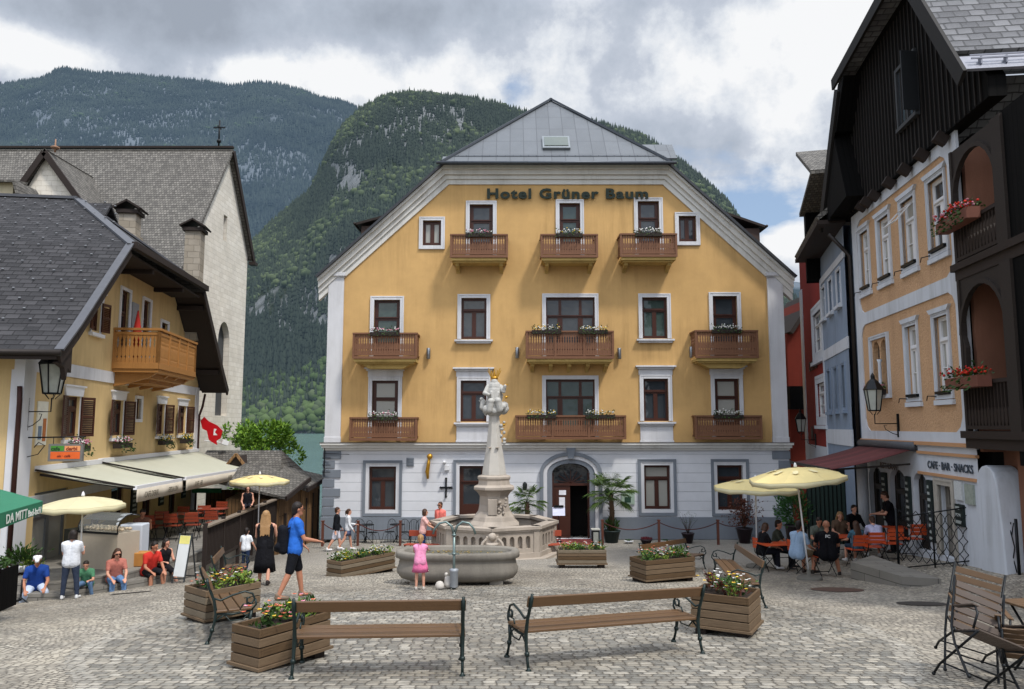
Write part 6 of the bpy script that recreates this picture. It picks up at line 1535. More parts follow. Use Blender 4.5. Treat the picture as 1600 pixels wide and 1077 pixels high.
# low red annex seen past the hotel corner
AX = 40.0; an_ = empty('red_annex', (at(1236, 700, AX).x, AX, -3.8), 0, 'low brick red annex with dark lean-to roof in the gap beside the hotel', 'house'); ao = an_.location
def aq(px, py): p_ = at(px, py, AX)-ao; return p_.x, p_.z
a, b = aq(1229, 520), aq(1262, 455)
m = MB(); m.prism([(0, 0), (b[0], 0), (b[0], b[1]-.4), (0, a[1]-.4+.3)], 0, 4); m.build('wall', stucco('brick_red_render', '#6a2a20', .15, .3), an_)
m = MB(); m.slab([(a[0], -.5, a[1]), (b[0]+.3, -.5, b[1]), (b[0]+.3, 4, b[1]), (a[0], 4, a[1])], .2); m.build('roof', DKW, an_)
m = MB(); w0 = aq(1226, 605); m.box(w0[0]-.1, aq(1258, 0)[0], -1.0, .0, aq(0, 640)[1], w0[1]); m.build('dark_balcony', BLKW, an_)
x = aq(1252, 0)[0]; m = MB(); m.tube([(x-.5, -.1, aq(0, 512)[1]), (x, -.1, aq(0, 530)[1]), (x, -.1, 1)], .07, 6); m.build('downpipe', DOWNP, an_)
# dark green board screen behind the cafe guests
g0_ = Vector((at(1262, 800, 27.0).x, 27.0, ground_z(9.8, 27)));
scn = empty('slatted_screen', g0_, R(-12), 'dark green slatted screen with white tie marks behind the right cafe guests', 'screen'); m = MB(); m.box(0, 2.0, .06, .1, 0, 2.75); m.build('back_panel', plain('screen_dark', '#0f1614', .8), scn)
m = MB()
for k in range(14): m.box(.04+k*.14, .13+k*.14, 0, .05, .1, 2.35+.25*math.sin(k*.7)**2)
m.build('slats', plain('screen_green', '#1c2b26', .7, var=.4), scn)
pl = MB(); p0 = BF.I @ Vector((at(1352, 800, 24.6).x, 24.6, 0))
o = MB(); o.lathe([(.16, 0), (.16, 2.9)], 14); q = o.build('white_post', WHT2, None); q.location = (at(1350, 800, 23.6).x, 23.6, ground_z(11, 23.6)-.1); tag(q, 'round white post carrying the red awning edge', 'post')
# ================================================================== square furniture
BENCHW = wood('bench_brown_wood', '#5c4228', .35, 2.5, 0, .42, coords='Object', spec=.5)
BENCHR = wood('bench_red_wood', '#a04a34', .25, 2.5, 0, .5, coords='Object')
PLW = wood('planter_wood', '#6a5844', .6, 3, 0, .8, coords='Object', bump=.4)
SOIL = plain('soil', '#2a211a', .95)
TURQ = plain('stone_fountain', '#a59a8e', .85, 0, .2, .18, 3, .35, 30, grime=.55)
def between(p, q):      # ground points -> base location, heading, length
    d = q-p; return p.copy(), math.atan2(d.y, d.x), d.length
def make_bench(p, q, label, group='ornate iron benches round the fountain', wood_=None):
    loc, an, L_ = between(p, q); r = empty('park_bench', loc, an, label, 'bench', group); L_ = max(L_, 1.3); dz = (q.z-p.z)
    r.rotation_euler = (0, -math.atan2(dz, L_)*1.0, an); r.scale = (1, 1, .91)
    for x in (0, L_):
        m = MB(); m.smooth = True
        def T(pts, rr): m.tube([(x, a, b) for a, b in pts], rr, 7)
        T([(-.10, .0), (-.06, .12), (-.02, .28), (.0, .42), (-.03, .60), (-.10, .80), (-.13, .93)], [.018, .017, .02, .024, .02, .019, .017])
        T([(.50, .0), (.46, .13), (.43, .28), (.45, .42)], [.018, .016, .022, .024])
        T([(.0, .415), (.2, .39), (.45, .42)], .018)
        T([(-.04, .64), (.05, .60), (.2, .66), (.36, .70), (.46, .66), (.49, .58), (.45, .52), (.39, .54), (.39, .60), (.43, .61)], .015)
        T([(.45, .42), (.51, .50), (.50, .58)], .014); T([(.10, .40), (.18, .30), (.34, .30), (.42, .38)], .010); T([(-.02, .30), (.06, .36), (.12, .40)], .011); T([(.44, .30), (.38, .36), (.33, .395)], .011)
        T([(.30, .44), (.34, .52), (.41, .52)], .010)
        for y in (-.10, .50): m.lathe([(.036, 0), (.036, .012), (.02, .035), (.016, .05)], 10, (x, y, 0))
        for y, z in ((-.045, .19), (.445, .2)): m.lathe([(.018, -.03), (.03, -.015), (.03, .015), (.018, .03)], 8, (x, y, z))
        m.build('iron_end_frame', IRONG, r)
    m = MB(); m.obox((L_/2, -.075, .825), (L_+.06, .036, .135), (R(15), 0, 0)); m.build('back_plank', wood_ or BENCHW, r, bevel=.008)
    for i in range(3): m = MB(); m.obox((L_/2, .07+i*.155, .445+.004*i), (L_+.06, .14, .035)); m.build('seat_plank', wood_ or BENCHW, r, bevel=.008)
    for x in (.0, L_): m = MB(); m.obox((x, -.10, .825), (.05, .012, .13), (R(15), 0, 0)); m.ball((x, -.115, .85), .012, 1); m.ball((x, -.10, .80), .012, 1); m.build('iron_strap', IRONG, r)
    return r
make_bench(gp(458, 1058), gp(722, 1053), 'long brown bench in the foreground, seen from behind, at the near left planter')
make_bench(gp(820, 1046), gp(1090, 1019), 'long brown bench in the foreground, seen from behind, at the large right planter')
make_bench(gp(322, 968), gp(336, 1006), 'bench seen end on beside the left planters, the nearer of two')
make_bench(gp(352, 912), gp(338, 940), 'bench partly hidden behind the far left planter')
make_bench(gp(1188, 950), gp(1146, 902), 'bench facing the fountain behind the large right planter')
make_bench(gp(1075, 888), gp(1006, 906), 'bench whose scrolled arm shows at the left of the middle right planter')

PLWS = [PLW, wood('planter_wood_dark', '#57442f', .6, 3, 0, .85, coords='Object', bump=.5), wood('planter_wood_grey', '#776b5a', .55, 3, 0, .85, coords='Object', bump=.5)]
def planter(pa, pb, label, cols, seed, dep=.72, H=.52, lush=1.0, leafms=None):
    loc, an, L_ = between(pa, pb); r_ = random.Random(seed)
    r = empty('wooden_planter', loc, an, label, 'planter', 'square wooden planters round the fountain'); r.rotation_euler = (0, 0, an); r.location.z = min(pa.z, pb.z)
    b = .13; k = 4; hh = (H)/k
    for i in range(k):
        z0 = b+i*hh; z1 = z0+hh-.013
        m = MB(); o = .0 if i % 2 == 0 else .032
        m.box(.0+o, L_-o, 0, .032, z0, z1); m.box(o, L_-o, dep-.032, dep, z0, z1)
        m.box(0, .032, .032-o, dep-.032+o, z0, z1) if i % 2 == 0 else m.box(0, .032, .0, dep, z0, z1)
        m.box(L_-.032, L_, .032-o, dep-.032+o, z0, z1) if i % 2 == 0 else m.box(L_-.032, L_, 0, dep, z0, z1)
        m.build('plank_course', PLWS[r_.randrange(3)], r, bevel=.006)
    m = MB(); m.box(-.03, L_+.03, -.03, dep+.03, b-.035, b-.004); m.build('base_board', PLW, r)
    for x in (.05, L_-.2): m = MB(); m.box(x, x+.15, .04, dep-.04, -.04, b-.036); m.build('skid', DKW, r)
    m = MB(); m.box(.033, L_-.033, .033, dep-.033, b, b+H-.07); m.build('soil', SOIL, r)
    top = b+H-.05
    fol = {}
    lm = leafms or [LEAF, LEAFY, GEO]
    nc = int(15*lush*L_)
    for c in range(nc):
        cx, cy = r_.uniform(.08, L_-.08), r_.uniform(.07, dep-.07); hh_ = r_.uniform(.08, .26)*lush; M_ = r_.choice(lm); f = fol.setdefault(M_.name, (M_, MB()))[1]; rad = r_.uniform(.08, .15)
        for i in range(34):
            z = top+hh_*r_.random()**.6; d = Vector((r_.gauss(0, .7), r_.gauss(0, .7), r_.uniform(.1, 1.1))); f.leaf((cx+r_.gauss(0, rad*.5), cy+r_.gauss(0, rad*.5), z-.02), d, r_.uniform(.045, .11), r_.uniform(.02, .045))
    for M_, f in fol.values(): f.build('foliage', M_, r)
    bl = {}
    for i in range(int(46*lush*L_)):
        c = r_.choice(cols); k = r_.randint(0, 5); x = r_.uniform(.05, L_-.05); y = r_.uniform(.03, dep-.05); f = bl.setdefault(c.name, (c, MB()))[1]
        z = top+r_.uniform(.08, .26)*lush
        for p_ in range(5): a = p_*1.257; f.leaf((x, y, z), (math.cos(a), math.sin(a), .35), r_.uniform(.028, .042), .03, (0, 0, 1))
    for c, f in bl.values(): f.build('blossom', c, r)
    return r
planter(gp(404, 1051), gp(515, 1026), 'nearest wooden planter in the left foreground, full of orange and yellow blooms', [FOR, FOR, FOR, FYE, FPK], 31, .50, .42, .9)
planter(gp(1080, 990), gp(1172, 998), 'large wooden planter in the right foreground with yellow and white pansies', [FYE, FWH, FWH], 32, .75, .46, 1.1, [LEAFY, LEAF, DRYL])
planter(gp(320, 975), gp(406, 964), 'weathered planter between the two left benches', [FOR, FYE, FWH], 33, .7, .44, 1.0, [LEAF, DRYL, LEAFY])
planter(gp(533, 902), gp(617, 893), 'long low planter left of the round stone trough', [FWH, FYE, FWH], 34, .55, .40, .9)
planter(gp(872, 888), gp(948, 888), 'small planter right of the trough, with white and orange blooms', [FWH, FOR], 35, .7, .38, .9)
planter(gp(1010, 912), gp(1087, 908), 'planter with pale orange blooms behind the right foreground bench', [FOR, FOR, FWH], 36, .7, .44, 1.0)
# ------------------------------------------------------------------ red plank benches by the fountain
def red_bench(pa, pb, label):
    loc, an, L_ = between(pa, pb); r = empty('red_bench', loc, an, label, 'bench', 'red plank benches at the column fountain')
    r.rotation_euler = (0, -math.atan2(pb.z-pa.z, L_), an)
    m = MB(); m.box(0, L_, -.02, .02, .66, .86); m.build('back_plank', BENCHR, r, bevel=.006); m = MB(); m.box(0, L_, .12, .26, .40, .44); m.box(0, L_, .29, .43, .40, .44); m.build('seat_plank', BENCHR, r, bevel=.006)
    m = MB()
    for x in (.03, L_*.5, L_-.03): m.tube([(x, -.1, 0), (x, 0, .4), (x, -.03, .86)], .02, 6); m.tube([(x, .4, 0), (x, .38, .4)], .02, 6); m.beam((x, 0, .39), (x, .42, .39), .03, .03)
    m.build('iron_frame', IRON, r); return r
red_bench(gp(876, 868), gp(774, 871), 'red plank bench before the column fountain, on its right side')
red_bench(gp(747, 871), gp(640, 868), 'red plank bench before the column fountain, on its left side')
# ------------------------------------------------------------------ column fountain
FX, FY = at(772, 800, 27.0).x, 27.0; FZ = ground_z(FX, FY)-.02
ft = empty('column_fountain', (FX, FY, FZ), 0, 'baroque stone column fountain with octagonal balustraded basin and a gilded crowned figure group', 'fountain')
def zz(py, Y=27.0): return at(772, py, Y).z-FZ
R8 = 2.16; ph8 = -math.pi/2
m = MB(); m.lathe([(R8+.45, -.3), (R8+.45, .12), (R8+.3, .12), (R8+.3, .22), (R8-.2, .22)], 8, phase=ph8, smooth=False); m.build('stone_step', TURQ, ft, bevel=.01)
m = MB(); RH = 1.22; BS = .22
m.lathe([(R8+.02, BS), (R8+.02, BS+.14), (R8-.05, BS+.18), (R8-.05, RH-.16)], 8, phase=ph8, smooth=False); bw = m
m.v = []; m.f = []; m.mi = []; m.sm = []
v8 = [Vector((R8*math.cos(ph8+k*math.pi/4), R8*math.sin(ph8+k*math.pi/4), 0)) for k in range(8)]
for k in range(8):
    a, b = v8[k], v8[(k+1) % 8]; d = (b-a); L_ = d.length; M = Matrix.Translation(a) @ Matrix.Rotation(math.atan2(d.y, d.x), 4, 'Z')
    w = MB(M)
    hl_ = []
    n = 4; x0, x1 = .26, L_-.26; pw_ = (x1-x0)/n
    for i in range(n):
        c = x0+(i+.5)*pw_; hw = pw_*.30; hl_.append([(c-hw, BS+.30), (c+hw, BS+.30)]+arc(c, RH-.40, hw, 0, math.pi, 6, hw*1.2))
    w.wall([(0, BS+.1), (L_, BS+.1), (L_, RH-.1), (0, RH-.1)], hl_, 0, .14)
    w.box(-.03, L_+.03, -.05, .2, BS-.01, BS+.16); w.box(-.06, L_+.06, -.09, .30, RH-.1, RH); w.box(-.03, L_+.03, -.05, .24, RH-.16, RH-.1)
    w.box(.0, .20, -.035, .16, BS+.16, RH-.16); w.box(L_-.20, L_, -.035, .16, BS+.16, RH-.16)
    w.poly([(0, .15, BS), (L_, .15, BS), (L_, .15, RH-.1), (0, .15, RH-.1)]); w.poly([(0.1, .24, BS), (.1, .24, RH-.05), (L_-.1, .24, RH-.05), (L_-.1, .24, BS)])
    w.build('basin_panel', TURQ, ft, bevel=.006)
m = MB(); m.lathe([(0, .86), (R8-.22, .86)], 8, phase=ph8, smooth=False); m.build('water', plain('basin_water', '#2f3a38', .08, 0, .6, .2, 2, .2, 6), ft)
m = MB(); m.box(-.26, .26, -R8-.28, -R8+.1, .1, .5); m.box(-.2, .2, -R8-.2, -R8+.1, .5, .98)
for s_ in (-1, 1): m.tube([(s_*.2, -R8-.22, .5), (s_*.36, -R8-.22, .62), (s_*.30, -R8-.2, .8), (s_*.18, -R8-.2, .92)], [.06, .07, .05, .04], 7)
m.lathe([(.17, 0), (.22, .04), (.17, .08)], 14, (0, -R8-.20, .72)); m.ball((0, -R8-.18, .98), .13, 2, .15); m.build('carved_cartouche', TURQ, ft, bevel=.01)
pr_ = [(.95, .3), (.95, zz(818)), (.80, zz(812)), (.74, zz(806)), (.60, zz(798)), (.55, zz(788)), (.54, zz(774)), (.60, zz(770)), (.66, zz(767)), (.76, zz(764)), (.76, zz(760)), (.60, zz(757)), (.58, zz(750)), (.62, zz(747)), (.62, zz(744)), (.47, zz(742))]
m = MB(); m.lathe([(r_, z) for r_, z in pr_], 8, phase=R(22.5), smooth=False); m.box(-.2, .12, -.66, -.4, zz(802), zz(778)); m.build('pedestal', TURQ, ft, bevel=.012)
m = MB()
for i in range(14): m.ball((.30+rnd.uniform(-.13, .13), -.58, zz(790)+rnd.uniform(-.25, .3)), .06, 1, .4)
m.build('carved_arms', TURQ, ft)
m = MB(); m.lathe([(.46, zz(742)), (.44, zz(735)), (.30, zz(698)), (.29, zz(694)), (.235, zz(671)), (.18, zz(644)), (.2, zz(641)), (.2, zz(638))], 8, phase=R(22.5), smooth=False); ob_ = m.build('obelisk', plain('obelisk_stone', '#b3aea6', .8, 0, .2, .12, 3, .3, 30, grime=.5), ft, bevel=.01)
m = MB()
for s_ in (-1, 1): m.lathe([(.05, 0), (.075, .02), (.05, .04)], 10, (s_*.14-.02, -.33, zz(700))); 
m.build('wreath_relief', TURQ, ob_)
MARB = plain('carved_marble', '#aaa8a3', .75, 0, .25, .22, 9, .6, 25, grime=.6)
m = MB(); rr = random.Random(12)
for i in range(26): a = rr.uniform(0, 6.28); h = rr.uniform(zz(645), zz(630)); q = .20+.20*math.sin((h-zz(645))/(zz(630)-zz(645))*3.1); m.ball((q*math.cos(a), q*math.sin(a)*.8, h), rr.uniform(.09, .16), 2, .1, rn=rr)
m.cone((0, 0, zz(640)), (0, -.02, zz(612)), .30, .24)           # seated figure: robes, torso
m.cone((-.16, -.16, zz(634)), (-.12, -.34, zz(628)), .14, .12); m.cone((.16, -.16, zz(634)), (.14, -.34, zz(627)), .14, .12)
m.cone((-.12, -.34, zz(628)), (-.16, -.32, zz(641)), .11, .12); m.cone((.14, -.34, zz(627)), (.2, -.3, zz(640)), .11, .12)
m.cone((0, 0, zz(618)), (0, .02, zz(605)), .22, .24); m.cone((-.22, 0, zz(605)), (-.34, -.15, zz(615)), .10, .075); m.cone((-.34, -.15, zz(615)), (-.2, -.32, zz(617)), .08, .06); m.cone((.22, 0, zz(605)), (.33, -.16, zz(612)), .10, .075); m.cone((.33, -.16, zz(612)), (.38, -.22, zz(604)), .07, .06)
m.ball((0, -.03, zz(597)), .13, 2); m.ball((0, -.14, zz(611)), .11, 2, .1); m.cone((-.02, -.17, zz(614)), (.05, -.2, zz(620)), .09, .06)
m.cone((-.40, -.05, zz(628)), (-.44, -.08, zz(637)), .10, .09); m.ball((-.45, -.07, zz(624)), .075, 2); m.cone((-.38, -.05, zz(640)), (-.30, -.05, zz(648)), .07, .05); m.cone((-.4, 0, zz(632)), (-.54, .0, zz(626)), .05, .02)
for i in range(16): rr_ = rr.uniform(.16, .42); a = rr.uniform(-3, 0); m.cone((rr_*.7*math.cos(a), rr_*.7*math.sin(a), zz(rr.uniform(612, 640))), (rr_*math.cos(a+.5), rr_*math.sin(a+.5)*.8, zz(rr.uniform(612, 642))), .06, .04)
fg = m.build('figure_group', MARB, ft); md = fg.modifiers.new('r', 'REMESH'); md.mode = 'VOXEL'; md.voxel_size = .016
GILT = plain('gilt', '#b98a2e', .35, .6, .5, .3)
m = MB()
for k in range(12): a = k*.5236; m.beam((.09*math.cos(a), .09*math.sin(a), zz(592)), (.24*math.cos(a), .10*math.sin(a), zz(592)+.30+.08*(k % 2)), .02, .03)
m.lathe([(.11, 0), (.13, .05), (.11, .1)], 10, (0, 0, zz(593))); m.cone((0, 0, zz(592)), (0, 0, zz(582)), .07, .03); m.build('gilded_crown', GILT, fg)
for x, y, z in ((.40, -.15, 603), (.42, -.1, 621), (.34, -.1, 664)): m = MB(); m.ball((x, y, zz(z)), .055, 2); m.beam((x, y, zz(z)), (x+.1, y, zz(z)+.05), .03, .03); m.build('gilded_detail', GILT, fg)
m = MB()
for i in range(7): m.ball((.30+rr.uniform(-.08, .08), -.1, zz(660)-i*.12), rr.uniform(.05, .085), 1, .3, rn=rr)
m.build('small_putto', MARB, ft)
# ------------------------------------------------------------------ oval trough
tl = gp(712, 916); tr_ = empty('stone_trough', (tl.x, tl.y+.62, tl.z-.06), 0, 'big oval grey stone water trough in the middle of the square', 'fountain trough')
CONC = plain('trough_stone', '#807a71', .85, 0, .2, .22, 2.5, .4, 22, grime=.8)
sx, sy = 1.40, .66; H = .76
m = MB(); P_ = [(.80, .10), (.93, .16), (.99, .27), (1.0, .36), (.97, .46), (.955, .56), (.97, .60), (1.02, .62), (1.02, .72), (1.0, H), (.90, H), (.88, .72), (.87, .45)]
n = 40; vs = []
for r_, z in P_:
    for j in range(n):
        t_ = 2*math.pi*j/n; c, s_ = math.cos(t_), math.sin(t_); e = .72
        vs.append((sx*r_*abs(c)**e*(1 if c > 0 else -1), (sy+(r_-1)*.9*sx*.8 if r_ < .95 else sy*r_)*abs(s_)**e*(1 if s_ > 0 else -1), z))
k = len(P_); m._add(vs, [(i*n+j, i*n+(j+1) % n, (i+1)*n+(j+1) % n, (i+1)*n+j) for i in range(k-1) for j in range(n)]+[tuple((k-1)*n+j for j in range(n)), tuple(range(n-1, -1, -1))], True)
m.box(-1.05, -.75, -.42, .42, -.1, .14); m.box(.75, 1.05, -.42, .42, -.1, .14); m.build('stone_bowl', CONC, tr_)
m = MB(); vs = [(sx*.875*abs(math.cos(t_))**.72*(1 if math.cos(t_) > 0 else -1), sy*.83*abs(math.sin(t_))**.72*(1 if math.sin(t_) > 0 else -1), .66) for t_ in [2*math.pi*j/n for j in range(n)]]; m.poly(vs); m.build('water', plain('trough_water', '#4a4a40', .06, 0, .7, .3, 5, .3, 9), tr_)
m = MB(); rr = random.Random(4)
for i in range(90): a = rr.uniform(0, 6.28); q = math.sqrt(rr.random()); m.ball((sx*.8*q*math.cos(a), sy*.72*q*math.sin(a), .665), rr.uniform(.012, .035), 1, .4, (1, 1, .4), rn=rr)
m.build('floating_leaves', leafm('floating', '#7a6238', '#9a8a5a'), tr_)
tp = gp(709, 921); pt = empty('water_tap_stand', tp, 0, 'green grey two-armed water pipe standing before the stone trough', 'water tap'); TG = plain('tap_metal', '#6b7a78', .4, .6, .5, .2)
m = MB(); m.tube([(0, 0, 0), (0, 0, 1.20)], .030, 10); m.lathe([(.04, 0), (.05, .02), (.04, .05)], 10, (0, 0, .72)); m.lathe([(.04, 0), (.055, .02), (.04, .05)], 10, (0, 0, 1.12)); m.beam((-.12, 0, .74), (.12, 0, .74), .02, .02); m.build('riser', TG, pt)
for s_ in (-1, 1): m = MB(); m.tube([(0, 0, 1.15), (s_*.06, 0, 1.33), (s_*.18, 0, 1.42), (s_*.32, 0, 1.39), (s_*.42, 0, 1.28), (s_*.46, 0, 1.16)], [.03, .027, .025, .024, .022, .026], 8); m.build('curved_spout', TG, pt)
m = MB(); m.lathe([(.085, .04), (.09, .06), (.09, .36), (.10, .38), (.10, .42), (.05, .44)], 14); m.build('base_sleeve', plain('sleeve_grey', '#8d9196', .5, .4), pt)
p = gp(687, 921); m = MB(); m.lathe([(.06, 0), (.10, .04), (.10, .09), (.07, .15), (.03, .17), (0, .175)], 14); o = m.build('stone_ornament', plain('ornament_white', '#b4aea6', .7), None); o.location = p; tag(o, 'small squat white ornament at the foot of the stone trough', 'ornament')
p = gp(701, 920); m = MB(); m.cone((0, 0, .12), (-.03, 0, .22), .12, .06, 12); m.cone((.02, -.02, .08), (.14, -.04, .05), .06, .045, 10); m.ball((-.05, 0, .30), .045, 2); o = m.build('stone_ornament', MATS['ornament_white'], None); o.location = p; tag(o, 'pear shaped white ornament next to the water pipe', 'ornament')
# ------------------------------------------------------------------ parasols
YUM = plain('parasol_yellow', '#e6d69c', .8, 0, .15, .08, 3, 0); WUM = plain('parasol_cream', '#ddd6b4', .8, 0, .15, .05, 3, 0); translucent(YUM, '#ead28a', .3); translucent(WUM, '#e4dcb4', .4)
PALEY = plain('parasol_print', '#d3c79b', .8, bump=0)
def parasol(base, R_, H, label, mat, lean=(0, 0), prints=None, basem=True):
    r = empty('parasol', base, rnd.uniform(0, .6), label, 'parasol', 'market parasols at the cafes'); r.rotation_euler = (lean[0], lean[1], .2)
    m = MB(); m.tube([(0, 0, 0), (0, 0, H)], .02, 8); m.build('pole', WFR, r)
    m = MB(); n = 8; vs = []; drop = R_*.20; rings = [0, .25, .5, .75, 1.0]
    k = n*2
    for i, g in enumerate(rings):
        for j in range(k):
            t_ = 2*math.pi*j/k; ph = (j % 2)/2; sc = 1-.09*math.sin(math.pi*ph)*g
            vs.append((R_*g*sc*math.cos(t_), R_*g*sc*math.sin(t_), H-.04-drop*(g**1.7)-.025*math.sin(math.pi*ph)*g))
    m._add(vs, [(i*k+j, i*k+(j+1) % k, (i+1)*k+(j+1) % k, (i+1)*k+j) for i in range(len(rings)-1) for j in range(k)], False)
    c = m.build('canopy', mat, r); c.modifiers.new('s', 'SOLIDIFY').thickness = .006
    m = MB(); vs = []
    for j in range(k+1):
        t_ = 2*math.pi*j/k; ph = (j % 2)/2; sc = 1-.09*math.sin(math.pi*ph); x, y = R_*sc*math.cos(t_), R_*sc*math.sin(t_); z = H-.04-drop-.025*math.sin(math.pi*ph)
        vs += [(x, y, z), (x*1.005, y*1.005, z-.10-.03*math.sin(math.pi*ph))]
    m._add(vs, [(2*j, 2*j+1, 2*j+3, 2*j+2) for j in range(k)], True); v = m.build('valance', WUM if mat is YUM else mat, r); v.modifiers.new('s', 'SOLIDIFY').thickness = .005
    m = MB()
    for j in range(n): t_ = 2*math.pi*j/n; m.tube([(0, 0, H-.45), (R_*.5*math.cos(t_), R_*.5*math.sin(t_), H-.08-drop*.32)], .007, 4); m.tube([(0, 0, H-.07), (R_*.5*math.cos(t_), R_*.5*math.sin(t_), H-.07-drop*.31), (R_*.98*math.cos(t_), R_*.98*math.sin(t_), H-.06-drop)], .007, 4)
    m.build('ribs', DOWNP, r)
    m = MB(); m.lathe([(.03, 0), (.045, .03), (.03, .07), (.02, .1), (0, .12)], 8, (0, 0, H-.03)); m.build('finial', WFR, r)
    if prints:
        m = MB()
        for j in range(n):
            t_ = 2*math.pi*(j+.27)/n; g0, g1 = .42, .58; w = .13
            def S(g, a): return (R_*g*.955*math.cos(a), R_*g*.955*math.sin(a), H-.03-drop*(g**1.7)+.012)
            m.poly([S(g0, t_-w), S(g1, t_-w*.8), S(g1+.04, t_), S(g1, t_+w*.8), S(g0, t_+w), S(g0-.03, t_)])
        m.build('printed_emblem', PALEY, c)
    if basem: m = MB(); m.lathe([(.30, 0), (.30, .05), (.27, .08), (.06, .09), (.035, .25)], 18); m.build('base', plain('parasol_base', '#5d5a54', .8), r)
    return r
b = gp(1265, 906); b.z += .0; parasol(b, 1.16, 2.72, 'yellow parasol on a leaning white pole, the one nearest on the right', YUM, (R(0), R(-5.5)), True)
b = gp(1178, 862); b = Vector((at(1180, 800, 22.0).x, 22.0, ground_z(7.1, 22))); parasol(b, 1.22, 2.52, 'yellow parasol further back, partly behind the nearer one', YUM, (0, R(1)), True)
b = Vector((at(131, 800, 18.4).x, 18.4, TT-.17)); parasol(b, .96, 2.14, 'round white parasol beside the ice cream counter', WUM, (0, R(-1)), False)
b = Vector((at(404, 800, 26.5).x, 26.5, TT)); parasol(b, 1.0, 1.97, 'yellow parasol at the far end of the left cafe terrace', YUM, (0, 0), True, False)
# ------------------------------------------------------------------ terrace chairs and tables
ORW = wood('orange_slats', '#c4502a', .2, 2, 0, .5, coords='Object'); RDW = wood('red_brown_slats', '#8a3a24', .25, 2, 0, .5, coords='Object')
def chair_tree(name, label, cat, mat, group):
    r = empty(name, (0, 0, 0), 0, label, cat, group)      # faces +y, back at y=0
    for z in (.58, .68, .78): m = MB(); m.obox((0, -.02-(z-.45)*.12, z+.03), (.44, .018, .085), (R(7), 0, 0)); m.build('back_slat', mat, r)
    for i in range(5): m = MB(); m.box(-.22, .22, .04+i*.08, .105+i*.08, .44, .458); m.build('seat_slat', mat, r)
    m = MB()
    for x in (-.21, .21): m.tube([(x, -.08, .88), (x, .0, .45), (x, .40, .0)], .011, 5); m.tube([(x*.92, .42, .44), (x*.92, -.10, .0)], .011, 5); m.tube([(x*.92, .42, .43), (x, .0, .43)], .01, 5)
    m.tube([(-.21, .36, .04), (.21, .36, .04)], .01, 5); m.build('iron_frame', IRON, r); return r
def table_tree(name, label, mat, group, w=1.0, d=.65):
    r = empty(name, (0, 0, 0), 0, label, 'table', group)
    m = MB(); n = 7
    for i in range(n): m.box(-w/2, w/2, -d/2+i*d/n, -d/2+(i+1)*d/n-.01, .71, .73)
    m.build('table_top', mat, r); m = MB()
    for x in (-w*.42, w*.42): m.tube([(x, -d*.4, .7), (x, d*.4, 0)], .012, 5); m.tube([(x, d*.4, .7), (x, -d*.4, 0)], .012, 5)
    m.tube([(-w*.42, 0, .35), (w*.42, 0, .35)], .01, 5); m.build('iron_frame', IRON, r); return r
def put(tree, first, loc, rz, label):
    o = tree if first else copy_tree(tree)
    o.location = loc; o.rotation_euler = (0, 0, rz); o['label'] = label; return o
gr = 'orange folding chairs of the right cafe'
ct = chair_tree('folding_chair', 'x', 'chair', ORW, gr)
RC = []     # (px, depth, heading, label)
def gxy(px, Y, dz=0): p = at(px, 800, Y); return Vector((p.x, Y, ground_z(p.x, Y)+dz))
RCH = [(1289, 19.6, 0.05, 'orange chair under the man in the black jersey'), (1342, 20.6, .05, 'orange chair behind the woman with the denim top'), (1367, 20.3, -.05, 'orange chair of the guest in lilac, in front of the waiter'),
       (1396, 20.0, .0, 'orange chair right of the waiter, seen from behind'), (1432, 20.2, .1, 'orange chair behind the lattice fence, beside the potted white flowers'), (1473, 20.4, .0, 'rightmost orange chair behind the lattice fence'),
       (1238, 20.3, -1.35, 'orange chair at the small table of the man in light blue'), (1184, 21.4, -1.3, 'orange chair under the dark haired woman in black')]
for i, (px, Y, rz, lab) in enumerate(RCH): put(ct, i == 0, gxy(px, Y), rz, lab)
tt = table_tree('cafe_table', 'x', ORW, 'tables of the right cafe')
for i, (px, Y, rz, lab) in enumerate(((1318, 21.9, .1, 'orange slatted table between the seated guests under the yellow parasol'), (1410, 21.6, .1, 'orange slatted table beside the waiter'), (1213, 21.0, .2, 'small slatted table of the couple by the bronze bush'))): put(tt, i == 0, gxy(px, Y), rz, lab)
c2 = chair_tree('folding_chair', 'x', 'chair', RDW, 'red brown folding chairs on the left terrace')
LCH = [(232, 24.0), (252, 25.0), (268, 24.4), (285, 26.5), (300, 24.6), (318, 26.8), (331, 25.2), (345, 28.2)]
wrds = ['nearest the white counter box', 'second from the white counter box', 'behind the pair by the A-board', 'in the second row by the yellow wall', 'just left of the A-board', 'below the edge of the awning valance', 'at the terrace railing', 'farthest, before the wooden hut']
for i, ((px, Y), s_) in enumerate(zip(LCH, wrds)): put(c2, i == 0, Vector((at(px, 800, Y).x, Y, TT)), [.2, 3.3, .1, 3.0][i % 4], 'red brown slatted chair '+s_)
t2 = table_tree('cafe_table', 'x', RDW, 'tables on the left terrace', .9, .6)
for i, (px, Y, s_) in enumerate(((243, 24.6, 'nearest the ice cream counter'), (290, 25.6, 'in the middle of the left terrace'), (334, 27.0, 'nearest the wooden hut'))): put(t2, i == 0, Vector((at(px, 800, Y).x, Y, TT)), .1, 'red brown slatted table '+s_)
